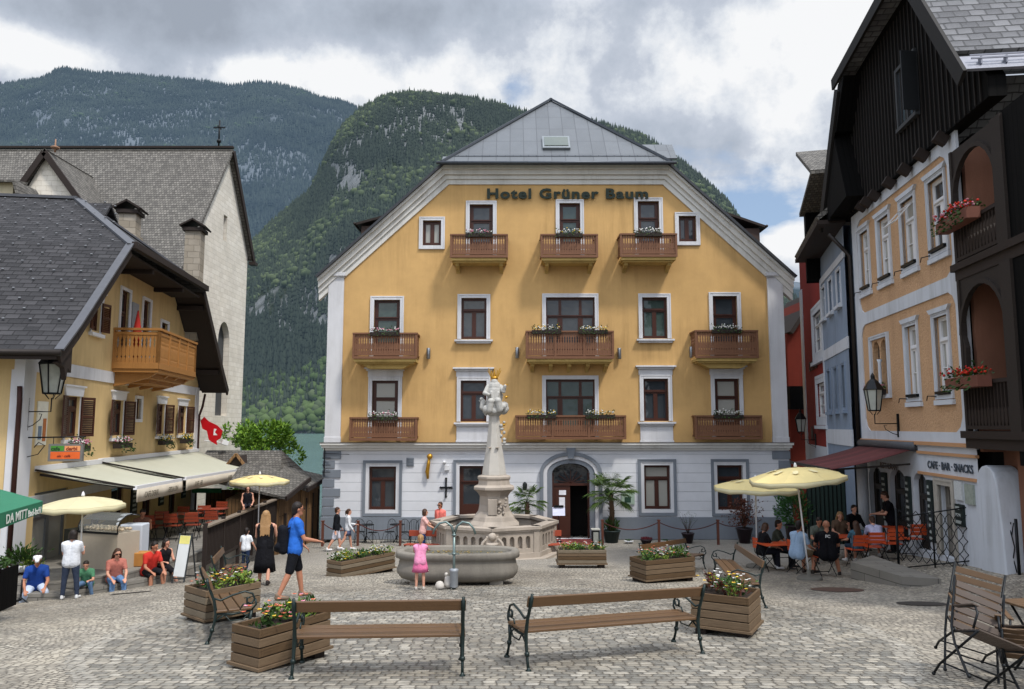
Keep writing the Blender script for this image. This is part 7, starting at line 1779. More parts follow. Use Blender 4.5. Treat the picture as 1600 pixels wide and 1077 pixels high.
# ------------------------------------------------------------------ hotel terrace chairs, posts and ropes
m_ = empty('garden_chair', (0, 0, 0), 0, 'x', 'chair', 'black wire chairs on the hotel terrace'); CH = m_
m = MB(); m.lathe([(.0, .45), (.21, .45), (.21, .465), (0, .47)], 16); m.build('seat', IRON, m_)
m = MB(); m.tube([(-.2, .18, .46)]+[(x, .2, z) for x, z in arc(0, .72, .2, math.pi, 0, 8, .24)]+[(.2, .18, .46)], .011, 5)
for x in (-.1, 0, .1): m.tube([(x, .18, .46), (x, .2, .9)], .007, 4)
m.build('back_hoop', IRON, m_); m = MB()
for s_ in (-1, 1): m.tube([(s_*.16, -.16, .45), (s_*.2, -.2, .2), (s_*.24, -.25, 0)], .01, 5); m.tube([(s_*.16, .16, .45), (s_*.2, .2, .2), (s_*.24, .26, 0)], .01, 5); m.tube([(x, 0, z) for x, z in arc(0, .0, .22, 0, math.pi, 8, .4)], .008, 4)
m.build('wire_legs', IRON, m_)
for i, (px, Y, rz, s_) in enumerate(((563, 32.0, .3, 'left of the ground floor window'), (583, 31.8, 2.6, 'below the ground floor window'), (609, 32.0, -.4, 'right of the ground floor window'), (633, 31.9, .2, 'by the second rope post'), (649, 32.2, 3.0, 'behind the woman in pink'), (660, 31.8, .5, 'nearest the column fountain'))):
    put(CH, i == 0, Vector((at(px, 800, Y).x, Y, -2.955)), rz, 'black wire chair on the hotel terrace '+s_)
tb = empty('garden_table', (0, 0, 0), 0, 'x', 'table', 'round wire tables on the hotel terrace'); m = MB(); m.lathe([(0, .72), (.32, .72), (.32, .74), (0, .745)], 18); m.build('table_top', IRON, tb); m = MB(); m.tube([(0, 0, 0), (0, 0, .72)], .02, 6)
for k in range(3): a = k*2.09; m.tube([(0, 0, .3), (.15*math.cos(a), .15*math.sin(a), .1), (.28*math.cos(a), .28*math.sin(a), 0)], .012, 5)
m.build('pedestal', IRON, tb)
for i, (px, Y, s_) in enumerate(((573, 32.1, 'under the left ground floor window'), (621, 32.2, 'right of the left ground floor window'))): put(tb, i == 0, Vector((at(px, 800, Y).x, Y, -2.955)), 0, 'round black wire table '+s_)
RP = plain('rust_post', '#5a3428', .7); ps = []
post = empty('rope_post', (0, 0, 0), 0, 'x', 'post', 'rusty rope posts of the hotel terrace'); m = MB(); m.box(-.045, .045, -.045, .045, 0, .98); m.build('shaft', RP, post); m = MB(); m.box(-.06, .06, -.06, .06, .98, 1.02); m.build('cap', RP, post)
PP = [(505, 31.1, 'at the far left corner'), (560, 31.1, 'behind the walking couple'), (626, 31.1, 'beside the wire chairs'), (941, 31.4, 'beside the palm pot'), (1029, 31.4, 'below the right ground floor window'), (1121, 31.4, 'below the last ground floor window')]
for i, (px, Y, s_) in enumerate(PP): p = Vector((at(px, 800, Y).x, Y, -2.955)); ps.append(p); put(post, i == 0, p, 0, 'rusty square rope post '+s_)
def rope(a, b, label, sag=.3, mt=None):
    m = MB(); pts = []
    for i in range(13): f = i/12; p = a.lerp(b, f); pts.append((p.x-a.x, p.y-a.y, p.z-a.z-sag*4*f*(1-f)))
    m.tube(pts, .02, 6); o = m.build('rope', mt or plain('rope_dark_red', '#4b2622', .9), None); o.location = a; tag(o, label, 'rope', 'sagging ropes between the terrace posts')
up = Vector((0, 0, .92))
rope(ps[1]+up, ps[2]+up, 'dark rope sagging before the left ground floor window'); rope(ps[3]+up, ps[4]+up, 'dark rope sagging from the palm pot to the middle post'); rope(ps[4]+up, ps[5]+up, 'dark rope sagging past the bare potted twig'); rope(ps[5]+up, ps[5]+up+Vector((1.3, .5, -.1)), 'short dark rope end by the bronze bush', .15); rope(ps[0]+up, ps[1]+up, 'dark rope behind the walking couple')
b_ = gp(930, 833); bo = empty('bollard', Vector((at(930, 800, 31).x, 31.0, -2.94)), 0, 'square black bollard with pale panels beside the red carpet', 'bollard'); m = MB(); m.box(-.17, .17, -.17, .17, 0, .06); m.box(-.15, .15, -.15, .15, .06, .66); m.build('body', IRON, bo); m = MB(); m.box(-.10, .10, -.158, -.15, .1, .58); m.build('panel', plain('pale_panel', '#8e8f88', .5), bo); m = MB(); m.box(-.17, .17, -.17, .17, .66, .70); m.build('top_plate', plain('plate_pale', '#b2b0a8', .5), bo)
ms = empty('menu_stand', Vector((at(873, 800, 32.2).x, 32.2, -2.94)), 0, 'menu stand with a white card before the hotel entrance', 'sign'); m = MB(); m.tube([(0, 0, 0), (0, 0, 1.15)], .018, 6); m.lathe([(.15, 0), (.15, .02), (.02, .04)], 12); m.build('stand', IRON, ms); m = MB(); m.obox((0, -.04, 1.25), (.52, .02, .36), (R(-20), 0, 0)); m.build('white_card', plain('card_white', '#c9cbe0', .6, bump=0), ms); m = MB(); m.obox((0, 0, 1.46), (.4, .08, .08)); m.build('reading_lamp', IRON, ms)
# ------------------------------------------------------------------ palms, pots
PALM = leafm('palm_frond', '#2c4420', '#6d8446', .5); TRK = plain('palm_trunk', '#3a2b1e', .95, bs=30, bump=.8)
def pot(root, r0, r1, h, mat): m = MB(); m.lathe([(r0, 0), (r1, h-.04), (r1+.02, h-.04), (r1+.02, h), (r1-.03, h), (r1-.05, h-.05), (0, h-.05)], 18); m.build('pot', mat, root)
def palm(loc, th, cr, label, seed, nf=34, under=True):
    r_ = random.Random(seed); root = empty('palm', loc, 0, label, 'palm', 'potted fan palms at the hotel door'); pot(root, .26, .36, .5, plain('pot_dark_green', '#1d2a2a', .5))
    m = MB(); m.tube([(0, 0, .4), (.03, 0, .4+th*.5), (0, .02, .4+th)], [.13, .11, .09], 9)
    for i in range(60): a = r_.uniform(0, 6.28); z = .5+r_.random()*th*.95; m.cone((.10*math.cos(a), .10*math.sin(a), z), (.16*math.cos(a), .16*math.sin(a), z+.07), .016, .005, 5)
    m.build('trunk', TRK, root); f = MB(); st = MB(); top = Vector((0, 0, .4+th))
    for i in range(nf):
        a = i*2.4+r_.uniform(-.3, .3); el = r_.uniform(-.5, 1.15); d = Vector((math.cos(a)*math.cos(el), math.sin(a)*math.cos(el), math.sin(el))); L_ = cr*r_.uniform(.45, .62); hub = top+d*L_+Vector((0, 0, -.05*L_)); st.tube([top, top+d*L_*.5+Vector((0, 0, .04)), hub], .008, 4)
        side = d.cross(Vector((0, 0, 1))).normalized(); upv = side.cross(d)
        for k in range(17):
            t_ = -1.5+3.0*k/16; dd = (d*math.cos(t_)+side*math.sin(t_)+upv*r_.uniform(-.05, .12)); dd.z -= .25; l = cr*.5*r_.uniform(.8, 1.1)*(1-.25*abs(t_)/1.5); mid = hub+dd.normalized()*l*.6; tip = hub+dd.normalized()*l+Vector((0, 0, -.18*l)); w = side.cross(dd).normalized()*.013+upv*.004
            f._add([hub-w*.4, hub+w*.4, mid+w, tip, mid-w], [(0, 1, 2, 3, 4)], False)
    f.build('fronds', PALM, root); st.build('frond_stems', LEAF, root)
    if under:
        u = MB()
        for i in range(260): a = r_.uniform(0, 6.28); q = r_.random()*.32; u.leaf((q*math.cos(a), q*math.sin(a), .48+r_.random()*.5*(1-q)), (math.cos(a)*.6, math.sin(a)*.6, 1), .16, .05)
        u.build('underplanting', GEO, root)
    return root
palm(Vector((at(955, 800, 32.1).x, 32.1, -2.95)), 1.55, 1.25, 'tall fan palm in a dark pot right of the hotel entrance', 3)
palm(Vector((at(823, 800, 32.1).x, 32.1, -2.95)), 1.25, .95, 'smaller fan palm half hidden behind the column fountain', 4, 22)
rt_ = empty('bronze_bush', Vector((at(1162, 800, 31.9).x, 31.9, -2.95)), 0, 'bronze leaved bush in a dark round pot by the last window', 'potted plant', 'potted plants on the hotel terrace'); pot(rt_, .2, .33, .62, plain('pot_plum', '#2a2026', .4)); r_ = random.Random(8)
m = MB()
for i in range(12): a = r_.uniform(0, 6.28); m.tube([(0, 0, .55), (.2*math.cos(a), .2*math.sin(a), 1.1), (r_.uniform(.3, .6)*math.cos(a), .45*math.sin(a), r_.uniform(1.3, 1.9))], [.018, .012, .005], 5)
m.build('branches', TRK, rt_); f = MB()
for i in range(900): a = r_.uniform(0, 6.28); q = abs(r_.gauss(0, .33)); f.leaf((q*math.cos(a)*1.1, q*math.sin(a), .75+r_.random()*1.05), (r_.gauss(0, 1), r_.gauss(0, 1), r_.gauss(0, 1)), .10, .055)
f.build('foliage', DRYL, rt_)
rt_ = empty('bare_twig_plant', Vector((at(1074, 800, 31.9).x, 31.9, -2.95)), 0, 'almost bare twiggy plant in a small dark pot below the right windows', 'potted plant', 'potted plants on the hotel terrace'); pot(rt_, .17, .25, .42, MATS['pot_plum']); m = MB()
for i in range(16): a = r_.uniform(0, 6.28); q = r_.uniform(.15, .42); m.tube([(0, 0, .36), (q*.4*math.cos(a), q*.4*math.sin(a), .7), (q*math.cos(a), q*math.sin(a), r_.uniform(.9, 1.25))], [.009, .006, .003], 4)
m.build('twigs', TRK, rt_); f = MB()
for i in range(60): a = r_.uniform(0, 6.28); q = r_.uniform(.1, .4); f.leaf((q*math.cos(a), q*math.sin(a), r_.uniform(.8, 1.25)), (r_.gauss(0, 1), r_.gauss(0, 1), .3), .05, .03)
f.build('foliage', LEAF, rt_)
rt_ = empty('heather_bowl', Vector((at(1009, 800, 31.7).x, 31.7, -2.95)), 0, 'dark red heather in a low bowl on the hotel terrace', 'potted plant', 'potted plants on the hotel terrace'); pot(rt_, .15, .24, .2, MATS['pot_plum']); f = MB()
for i in range(220): a = r_.uniform(0, 6.28); q = r_.random()*.22; f.leaf((q*math.cos(a), q*math.sin(a), .18), (r_.gauss(0, .6), r_.gauss(0, .6), 1), .12, .03)
f.build('foliage', leafm('heather', '#4a1a22', '#7a3038'), rt_)
for i, (px, lab) in enumerate(((982, 'small white flower bowl beside the palm'), (1039, 'small white flower bowl right of the heather'))):
    rt_ = empty('flower_bowl', Vector((at(px, 800, 31.8).x, 31.8, -2.95)), 0, lab, 'potted plant', 'potted plants on the hotel terrace'); pot(rt_, .1, .17, .12, WFR); f = MB()
    for k in range(60): a = r_.uniform(0, 6.28); q = r_.random()*.16; f.leaf((q*math.cos(a), q*math.sin(a), .11), (r_.gauss(0, .6), r_.gauss(0, .6), 1), .08, .03)
    f.build('foliage', GEO, rt_)
rt_ = empty('laurel_bush', Vector((at(1243, 800, 27.5).x, 27.5, ground_z(10, 27.5))), 0, 'green leafy bush in a dark pot behind the parasol poles', 'potted plant'); pot(rt_, .3, .38, .8, MATS['pot_plum']); f = MB()
for i in range(1300): d = Vector((r_.gauss(0, 1), r_.gauss(0, 1), r_.gauss(0, 1))).normalized()*r_.uniform(.3, .72); f.leaf(d*1.0+Vector((0, 0, 1.35)), d+Vector((0, 0, .3)), .13, .06)
f.build('foliage', leafm('laurel', '#1c3a1a', '#3f6a30'), rt_)
# ------------------------------------------------------------------ left terrace fittings
ab = empty('a_board', Vector((at(292, 800, 19.7).x, 19.7, ground_z(at(292, 800, 19.7).x, 19.7))), R(-18), 'tall white folding pavement sign before the left terrace', 'sign')
for s_ in (-1, 1):
    m = MB(); m.beam((-.17, s_*.22, 0), (-.17, 0, 1.2), .035, .02); m.beam((.19, s_*.22, 0), (.19, 0, 1.2), .035, .02); m.beam((-.17, s_*.2, .12), (.19, s_*.2, .12), .02, .03); m.build('leg_frame', plain('alu_frame', '#4c5052', .4, .6), ab)
m = MB(); m.obox((.01, -.105, .66), (.33, .015, 1.0), (R(-11), 0, 0)); pn = m.build('white_panel', plain('panel_white', '#cfd2d2', .5, var=.08), ab)
m = MB(); m.obox((.01, -.035, 1.05), (.31, .012, .2), (R(-11), 0, 0)); m.build('yellow_header', plain('header_yellow', '#d8cf7a', .5, bump=0), pn)
m = MB()
for k in range(4): m.obox((.0, -.135+k*.035, .38+k*.18), (.2, .008, .11), (R(-11), 0, 0))
m.build('ice_cream_picture', plain('ice_prints', '#b08a6a', .6, var=.6, scale=9), pn)
# ice cream counter
ic = empty('ice_cream_counter', Vector((at(178, 800, 20.0).x, 20.0, TT)), R(-20), 'ice cream counter with a curved glass display hood', 'counter'); m = MB(); m.box(-.8, .55, -.35, .35, 0, .9); m.build('cabinet', plain('cabinet_beige', '#a59a8a', .5, var=.1), ic); m = MB(); m.box(-1.25, -.8, -.38, .38, 0, .95); m.build('dark_end_cabinet', plain('cabinet_dark', '#1d211f', .4), ic)
m = MB(); pts = [(-.35, .92), (-.36, 1.05), (-.28, 1.22), (-.1, 1.33), (.15, 1.36), (.33, 1.3)]
for i in range(5): (a, b), (c, d) = pts[i], pts[i+1]; m.poly([(-.78, a, b), (.53, a, b), (.53, c, d), (-.78, c, d)])
gl = NT('hood_glass'); gl.b.inputs['Transmission Weight'].default_value = .9; gl.b.inputs['IOR'].default_value = 1.1; MG = gl.setc((.85, .88, .86, 1), .05, 0, .5); m.build('glass_hood', MG, ic)
m = MB()
for x in (-.79, .54): m.tube([(x, a, b) for a, b in pts], .015, 5)
m.box(-.8, .55, -.37, -.33, .88, .93); m.build('hood_frame', IRON, ic); m = MB(); r_ = random.Random(5)
for i in range(10):
    for j in range(2): m.ball((-.7+i*.13, -.15+j*.25, .98), .065, 1, .3, (1, 1, .7), rn=r_)
m.build('ice_cream_tubs', plain('gelato', '#b7a58c', .6, var=.6, scale=5), ic)
m = MB(); m.box(-.3, .3, -.22, .22, 0, 1.0); o = m.build('white_freezer', plain('freezer_white', '#b9bec6', .4, var=.05), None, bevel=.03); o.location = Vector((at(212, 800, 20.8).x, 20.8, TT)); tag(o, 'plain white freezer box beside the ice cream counter', 'freezer')
m = MB(); m.box(-.4, .4, -.2, .2, 0, .35); o = m.build('orange_crate', plain('crate_orange', '#a8743a', .7), None, bevel=.02); o.location = Vector((at(226, 800, 20.2).x, 20.2, TT)); tag(o, 'ochre crate below the white freezer', 'crate')
# wooden railing of the terrace
ra_ = Vector((-8.75, 22.0, TT-.25)); rb_ = Vector((-9.4, 31.8, TT-.45)); an = math.atan2((rb_-ra_).y, (rb_-ra_).x); L_ = (rb_-ra_).length
rl = empty('terrace_railing', ra_, an, 'dark wooden railing with thin pickets along the left terrace', 'railing'); n = 6
for i in range(n+1): m = MB(); x = L_*i/n; m.box(x-.05, x+.05, -.05, .05, -.6, 1.1); m.build('post', DKW, rl)
m = MB(); m.box(0, L_, -.10, .12, .98, 1.03); m.build('handrail', plain('grey_handrail', '#75695c', .8), rl); m = MB()
for i in range(int(L_/.13)): m.box(.06+i*.13, .10+i*.13, -.02, .02, -.1, .98)
m.box(0, L_, -.03, .03, -.08, .0); m.build('pickets', DKW, rl)
# flower stand and black slatted box at the left edge
fs = empty('flower_stand', gp(28, 935), .3, 'heap of potted flowers round a white bowl at the left edge', 'flower stand'); m = MB(); m.box(-.25, .25, -.2, .2, .0, .45); m.build('crate', BRD2, fs); m = MB(); m.lathe([(.10, .62), (.2, .66), (.25, .80), (.23, .80), (.0, .74)], 16); m.build('white_bowl', WFR, fs); r_ = random.Random(6)
for nm_, mt, n_, c, sp_, l in (('foliage', GEO, 700, (0, 0, .95), .33, .09), ('yellow_foliage', LEAFY, 260, (.25, 0, .75), .2, .09), ('red_foliage', leafm('red_leaf', '#5a1f1a', '#8a3a30'), 260, (-.2, -.1, .55), .2, .08), ('blossom', FYE, 90, (-.05, -.22, .42), .14, .05)):
    f = MB()
    for i in range(n_): d = Vector((r_.gauss(0, .5), r_.gauss(0, .5), r_.gauss(0, .35)))*sp_; f.leaf(Vector(c)+d, d+Vector((0, 0, .15)), l, l*.5)
    f.build(nm_, mt, fs)
sb = empty('slatted_box', gp(-14, 958), .1, 'black slatted planter box cut off by the left edge', 'planter box'); m = MB()
for k in range(9): m.box(-.7+k*.09, -.65+k*.09, -.02, .02, 0, .82)
m.box(-.72, .12, -.04, .04, .8, .85); m.box(-.72, .12, -.03, .03, .0, .05); m.box(.07, .11, .02, .7, 0, .82); m.build('slats', BLKW, sb); f = MB()
for i in range(400): f.leaf((r_.uniform(-.7, .1), r_.uniform(.0, .5), .82+r_.random()*.15), (r_.gauss(0, 1), r_.gauss(0, 1), 1), .1, .05)
f.build('foliage', GEO, sb)
m = MB(); m.box(-.02, .02, -.3, .3, .05, .09); m.tube([(0, -.35, 0), (0, 0, .12), (.35, -.2, 0)], .02, 5); m.tube([(0, 0, .12), (0, 0, .5)], .02, 5); o = m.build('iron_stand', IRON, None); o.location = gp(32, 942); tag(o, 'small black iron stand foot beside the flower heap', 'stand')
# metal covers in the paving
def cover(px, py, rx, ry, name, label, mat, box=False):
    p = gp(px, py); o = MB()
    e = 26; vs = []
    for j in range(e):
        t_ = 2*math.pi*j/e; x, y = rx*math.cos(t_), ry*math.sin(t_)
        if box: x, y = max(-rx*.8, min(rx*.8, x*1.4)), max(-ry*.8, min(ry*.8, y*1.4))
        vs.append((x, y, ground_z(p.x+x, p.y+y)-p.z+.012))
    o.poly(vs); q = o.build(name, mat, None); q.location = p; tag(q, label, 'manhole cover')
RUST = plain('rust_cover', '#55423a', .7, .3, .3, .3, 20, .4)
cover(1308, 922, .55, .42, 'manhole_cover', 'round rusty manhole cover before the nearest yellow parasol', RUST); cover(1440, 944, .45, .30, 'drain_cover', 'dark worn drain cover right of the round manhole cover', plain('drain_dark', '#35312d', .8)); cover(205, 927, .55, .12, 'drain_cover', 'narrow dark drain slot before the seated group on the left', MATS['drain_dark'], True); cover(545, 866, .35, .15, 'drain_cover', 'small drain cover behind the low planter', MATS['drain_dark'], True)
# ------------------------------------------------------------------ stacked slatted chairs in the right foreground
SLW = wood('brown_slat_wood', '#5f4a36', .3, 2.5, 0, .55, coords='Object'); SLW2 = wood('grey_brown_slat', '#4f443d', .3, 2.5, 0, .6, coords='Object')
def armchair(loc, rot, label, mat, s=1.0):
    r = empty('folding_armchair', loc, 0, label, 'chair', 'slatted folding armchairs tipped together at the right edge'); r.rotation_euler = rot; r.scale = (s, s, s)
    for i in range(6): m = MB(); z = .52+i*.085; m.obox((0, -.03-(z-.45)*.25, z), (.46, .016, .068), (R(14), 0, 0)); m.build('back_slat', mat, r, bevel=.003)
    for i in range(6): m = MB(); m.box(-.23, .23, .03+i*.075, .09+i*.075, .44, .456); m.build('seat_slat', mat, r, bevel=.003)
    m = MB()
    for x in (-.25, .25):
        m.tube([(x, -.17, 1.02), (x, -.02, .48), (x, .12, .30), (x, .34, .12), (x, .46, .02), (x, .5, .0)], .013, 6); m.tube([(x*.94, .46, .43), (x*.94, .2, .28), (x*.94, -.12, .1), (x*.94, -.2, .0)], .013, 6)
        m.tube([(x, -.08, .70), (x, .1, .68), (x, .35, .67), (x, .42, .60), (x, .40, .45)], .012, 6); m.tube([(x*.94, .47, .43), (x*.94, 0, .43)], .011, 5)
        m.ball((x, .5, .0), .022, 1); m.ball((x*.94, -.2, 0), .022, 1)
    m.tube([(-.25, .30, .14), (.25, .30, .14)], .009, 5); m.tube([(-.235, -.1, .12), (.235, -.1, .12)], .009, 5); m.build('iron_frame', IRON, r)
    for x in (-.25, .25): m = MB(); m.box(x-.03, x+.03, -.02, .36, .675, .69); m.build('arm_pad', mat, r, bevel=.004)
    return r
def AC(px, py, Y): return at(px, py, Y)
tblp = Vector((5.35, 7.7, ground_z(5.35, 7.7)))
armchair(AC(1512, 1060, 7.7)+Vector((0, 0, -.06)), (R(16), R(-22), R(172)), 'tipped slatted armchair, its back turned to the viewer, foremost at the right edge', SLW2)
armchair(AC(1520, 985, 8.5)+Vector((-.02, .2, -.38)), (R(-4), R(-14), R(160)), 'brown slatted armchair standing behind the foremost tipped one', SLW)
armchair(AC(1590, 1075, 7.6)+Vector((.1, -.1, -.1)), (R(50), 0, R(150)), 'slatted armchair lying folded low at the right edge', SLW)
tf = empty('slatted_table', Vector((6.05, 8.5, ground_z(6, 8.5))), R(8), 'slatted wooden table cut off by the right edge', 'table'); m = MB()
for i in range(8): m.box(-.5, .6, -.4+i*.1, -.31+i*.1, .72, .745)
m.build('table_top', SLW, tf, bevel=.003); m = MB(); m.tube([(-.42, -.3, .72), (-.42, .3, 0)], .014, 6); m.tube([(-.42, .3, .72), (-.42, -.3, 0)], .014, 6); m.tube([(-.42, 0, .36), (.5, 0, .36)], .012, 6); m.tube([(.5, -.3, .72), (.5, .3, 0)], .014, 6); m.build('iron_frame', IRON, tf)
# ================================================================== people
def skin_mat(n, c): return plain(n, c, .5, 0, .3, .08, 8, .05)
SK1, SK2 = skin_mat('skin_fair', '#c08d76'), skin_mat('skin_tan', '#a8735a')
def cloth(n, c): return plain('cloth_'+n, c, .85, 0, .15, .28, 5, .9, 9)
HB, HBL, HBD = plain('hair_dark', '#1c1410', .5, bs=120, bump=.5), plain('hair_blonde', '#94724c', .5, var=.4, scale=30, bs=120, bump=.5), plain('hair_brown', '#3d281c', .5, bs=120, bump=.5)
EYE = plain('eye_dark', '#1a1210', .3, bump=0); LIP = plain('lip', '#8a4a42', .5, bump=0)
def person(loc, rz, H, label, top=('tee', 'white'), bottom=('jeans', 'blue'), hair=('short', None), skin=None, lean=0.0, hip=None, legs=((0, .03, 0), (0, .03, 0)), arms=((.05, .12, .15, 0), (.05, .12, .15, 0)), shoes='#d8d8d8', head=(0, 0), build_=1.0, extra=None, child=False, group=None):
    skin = skin or SK1; s = H/1.75; r = empty('person', loc, rz, label, 'person', group); hk = hair[1] or HBD
    th = .43*s; sn = .42*s; fh = .07*s; hs = 1.22 if child else 1.0
    J = {}
    def ldir(side, fl, ab): return Vector((side*math.sin(ab), math.sin(fl)*math.cos(ab), -math.cos(fl)*math.cos(ab)))
    L_ = []
    for side, (fl, ab, kn) in zip((-1, 1), legs):
        d1 = ldir(side, fl, ab); d2 = ldir(side, fl-kn, ab*.6); L_.append((side, d1, d2))
    hz = hip if hip is not None else max(-(d1*th+d2*sn).z for _, d1, d2 in L_)+fh
    P = Vector((0, 0, hz)); up = Vector((0, math.sin(lean), math.cos(lean))); fw = Vector((0, math.cos(lean), -math.sin(lean))); rt = Vector((1, 0, 0))
    def T(x, y, z): return P+rt*x*s+fw*y*s+up*z*s
    bw_ = build_; sh = .175*bw_
    m = MB(); n = 10
    # pelvis, trunk, neck
    for sd_ in (-1, 1):
        m.cone(T(sd_*.065*bw_, -.0, .02), T(sd_*.055*bw_, 0, .20), .115*s*bw_, .098*s*bw_, n); m.cone(T(sd_*.055*bw_, 0, .20), T(sd_*.085*bw_, 0, .40), .098*s*bw_, .10*s*bw_, n); m.cone(T(sd_*.05, -.0, .45), T(sd_*sh, -.01, .435), .065*s, .056*s, n); m.cone(T(sd_*.02, -.01, .50), T(sd_*sh*.8, -.01, .445), .042*s, .055*s, n)
    nb = T(0, .0, .47); yaw, pit = head; hq = Matrix.Rotation(yaw, 3, 'Z') @ Matrix.Rotation(-pit-lean*.4, 3, 'X')
    ht = nb+(up*.5+Vector((0, 0, 1))*.5).normalized()*.09*s
    m.cone(nb, ht+Vector((0, 0, .02*s)), .055*s, .052*s, n)
    hc = ht+hq @ Vector((0, .02, .10))*s
    def Hd(x, y, z): return hc+(hq @ Vector((x, y, z)))*s*hs
    m.ball(Hd(0, -.012, .025), .088*s*hs, 2, 0, (.92, 1.08, 1.06)); m.cone(Hd(0, .02, -.045), Hd(0, .045, -.075), .058*s*hs, .04*s*hs, n); m.cone(Hd(0, .085, .01), Hd(0, .102, -.02), .010*s*hs, .014*s*hs, 7)
    for sd_ in (-1, 1): m.ball(Hd(sd_*.082, -.01, -.005), .022*s*hs, 1, 0, (.5, .8, 1.2))
    # legs
    JT = []
    for side, d1, d2 in L_:
        a = T(side*.085*bw_, 0, .0); k = a+d1*th; f = k+d2*sn; JT.append((side, a, k, f, d1, d2))
        m.cone(a, k, .088*s*bw_, .056*s, n); m.cone(k, k.lerp(f, .35), .055*s, .056*s, n); m.cone(k.lerp(f, .35), f, .054*s, .036*s, n)
        toe = Vector((side*.12, 1, 0)).normalized()
        m.cone(f+Vector((0, -.02*s, -.02*s)), f+toe*.14*s+Vector((0, 0, -.035*s)), .035*s, .028*s, n)
    # arms and hands
    AJ = []
    for side, (fl, ab, el, inn) in zip((-1, 1), arms):
        a = T(side*sh, -.01, .428)
        def wd(fl_, ab_, i_): v = ldir(side, fl_, ab_); v = v+Vector((-side*i_, 0, 0)); v.normalize(); return (rt*v.x+fw*v.y+up*v.z)
        u1 = wd(fl, ab, 0); e = a+u1*.29*s; u2 = wd(fl+el, ab*.5, inn); w = e+u2*.25*s; AJ.append((side, a, e, w, u2))
        m.cone(a, e, .048*s*bw_, .038*s, n); m.cone(e, e.lerp(w, .3), .038*s, .038*s, n); m.cone(e.lerp(w, .3), w, .037*s, .025*s, n)
        fwd = u2; lat = fwd.cross(Vector((0, 0, 1)));
        if lat.length < .2: lat = Vector((0, 1, 0))
        lat = lat.normalized(); nrm = lat.cross(fwd).normalized(); pc = w+fwd*.045*s
        for q in (-1, 0, 1): m.cone(w+fwd*.015*s+lat*q*.014*s, w+fwd*.085*s+lat*q*.026*s, .018*s, .015*s, 7)
        for q, ln in zip((-1.5, -.5, .5, 1.5), (.062, .078, .072, .055)):
            b0 = w+fwd*.088*s+lat*q*.020*s; b1 = b0+(fwd*.9-nrm*.25).normalized()*ln*.5*s; b2 = b1+(fwd*.6-nrm*.8).normalized()*ln*.5*s; m.cone(b0, b1, .0095*s, .009*s, 6); m.cone(b1, b2, .009*s, .0075*s, 6)
        t0 = w+fwd*.03*s-lat*side*.03*s; t1 = t0+(fwd*.7-lat*side*.8).normalized()*.04*s; t2 = t1+fwd*.03*s-nrm*.01*s; m.cone(t0, t1, .013*s, .011*s, 6); m.cone(t1, t2, .011*s, .008*s, 6)
    b = m.build('body', skin, r); md = b.modifiers.new('r', 'REMESH'); md.mode = 'VOXEL'; md.voxel_size = .0125 if s > .8 else .010; md.use_smooth_shade = True
    sm_ = b.modifiers.new('s', 'SMOOTH'); sm_.iterations = 2; sm_.factor = .4
    m = MB()
    for sd_ in (-1, 1): m.ball(Hd(sd_*.034, .082, .018), .010*s*hs, 1, 0, (1.2, .6, .7))
    m.build('eyes', EYE, r); m = MB(); m.ball(Hd(0, .088, -.052), .018*s*hs, 1, 0, (1.2, .5, .35)); m.build('mouth', LIP, r)
    # hair
    m = MB(); hst = hair[0]; hr = random.Random(int(loc[0]*100) & 1023)
    if hst != 'bald':
        m.ball(Hd(0, -.028, .045), .093*s*hs, 2, .03, (.96, 1.06, 1.02), rn=hr); m.cone(Hd(0, -.05, .02), Hd(0, -.06, -.05), .08*s*hs, .06*s*hs, n)
        if hst == 'long':
            for q in range(13): a_ = -1.35+2.7*q/12; x = .082*math.sin(a_); y = -.02-.07*math.cos(a_); m.cone(Hd(x, y, .02), nb+rt*x*1.5*s-fw*(.075+.03*math.cos(a_))*s-up*(.10+hr.uniform(0, .05))*s*(1+0*q), .03*s, .022*s, 6)
            for q in range(8): x = -.09+.18*q/7; m.cone(nb+rt*x*s-fw*.095*s-up*.05*s, nb+rt*x*1.1*s-fw*.12*s-up*(.22+hr.uniform(0, .06))*s, .028*s, .012*s, 6)
        if hst == 'bob':
            for q in range(12): a_ = -1.9+3.8*q/11; x = .085*math.sin(a_); y = -.02-.075*math.cos(a_); m.cone(Hd(x, y, .03), Hd(x*1.1, y*1.05, -.10), .028*s*hs, .02*s*hs, 6)
        if hst == 'pony': m.cone(Hd(0, -.10, .05), Hd(0, -.15, -.0), .035*s*hs, .03*s, 8); m.cone(Hd(0, -.15, 0), Hd(0, -.14, -.14), .03*s, .015*s, 8)
        hm = m.build('hair', hk, r); md = hm.modifiers.new('r', 'REMESH'); md.mode = 'VOXEL'; md.voxel_size = .012; md.use_smooth_shade = True
    # top
    kind, tc_ = top; m = MB(); tm_ = cloth(tc_.replace('#', ''), tc_); o = .020*s
    sl = {'tee': .62, 'long': 1.9, 'sleeveless': 0, 'dress': .0, 'sleeved_dress': .5}.get(kind, .6)
    for sd_ in (-1, 1):
        m.cone(T(sd_*.068*bw_, 0, -.03 if kind != 'crop' else .12), T(sd_*.058*bw_, 0, .20), .118*s*bw_+o, .103*s*bw_+o, n); m.cone(T(sd_*.058*bw_, 0, .20), T(sd_*.085*bw_, 0, .385), .103*s*bw_+o, .104*s*bw_+o*.8, n)
        m.cone(T(sd_*.055, -.0, .445), T(sd_*(sh-.0 if sl else sh-.045), -.01, .434), .070*s+o*.6, .060*s+o*.4, n)
        if sl: m.cone(T(sd_*.045, -.01, .485), T(sd_*sh*.85, -.01, .445), .046*s+o*.4, .058*s+o*.4, n)
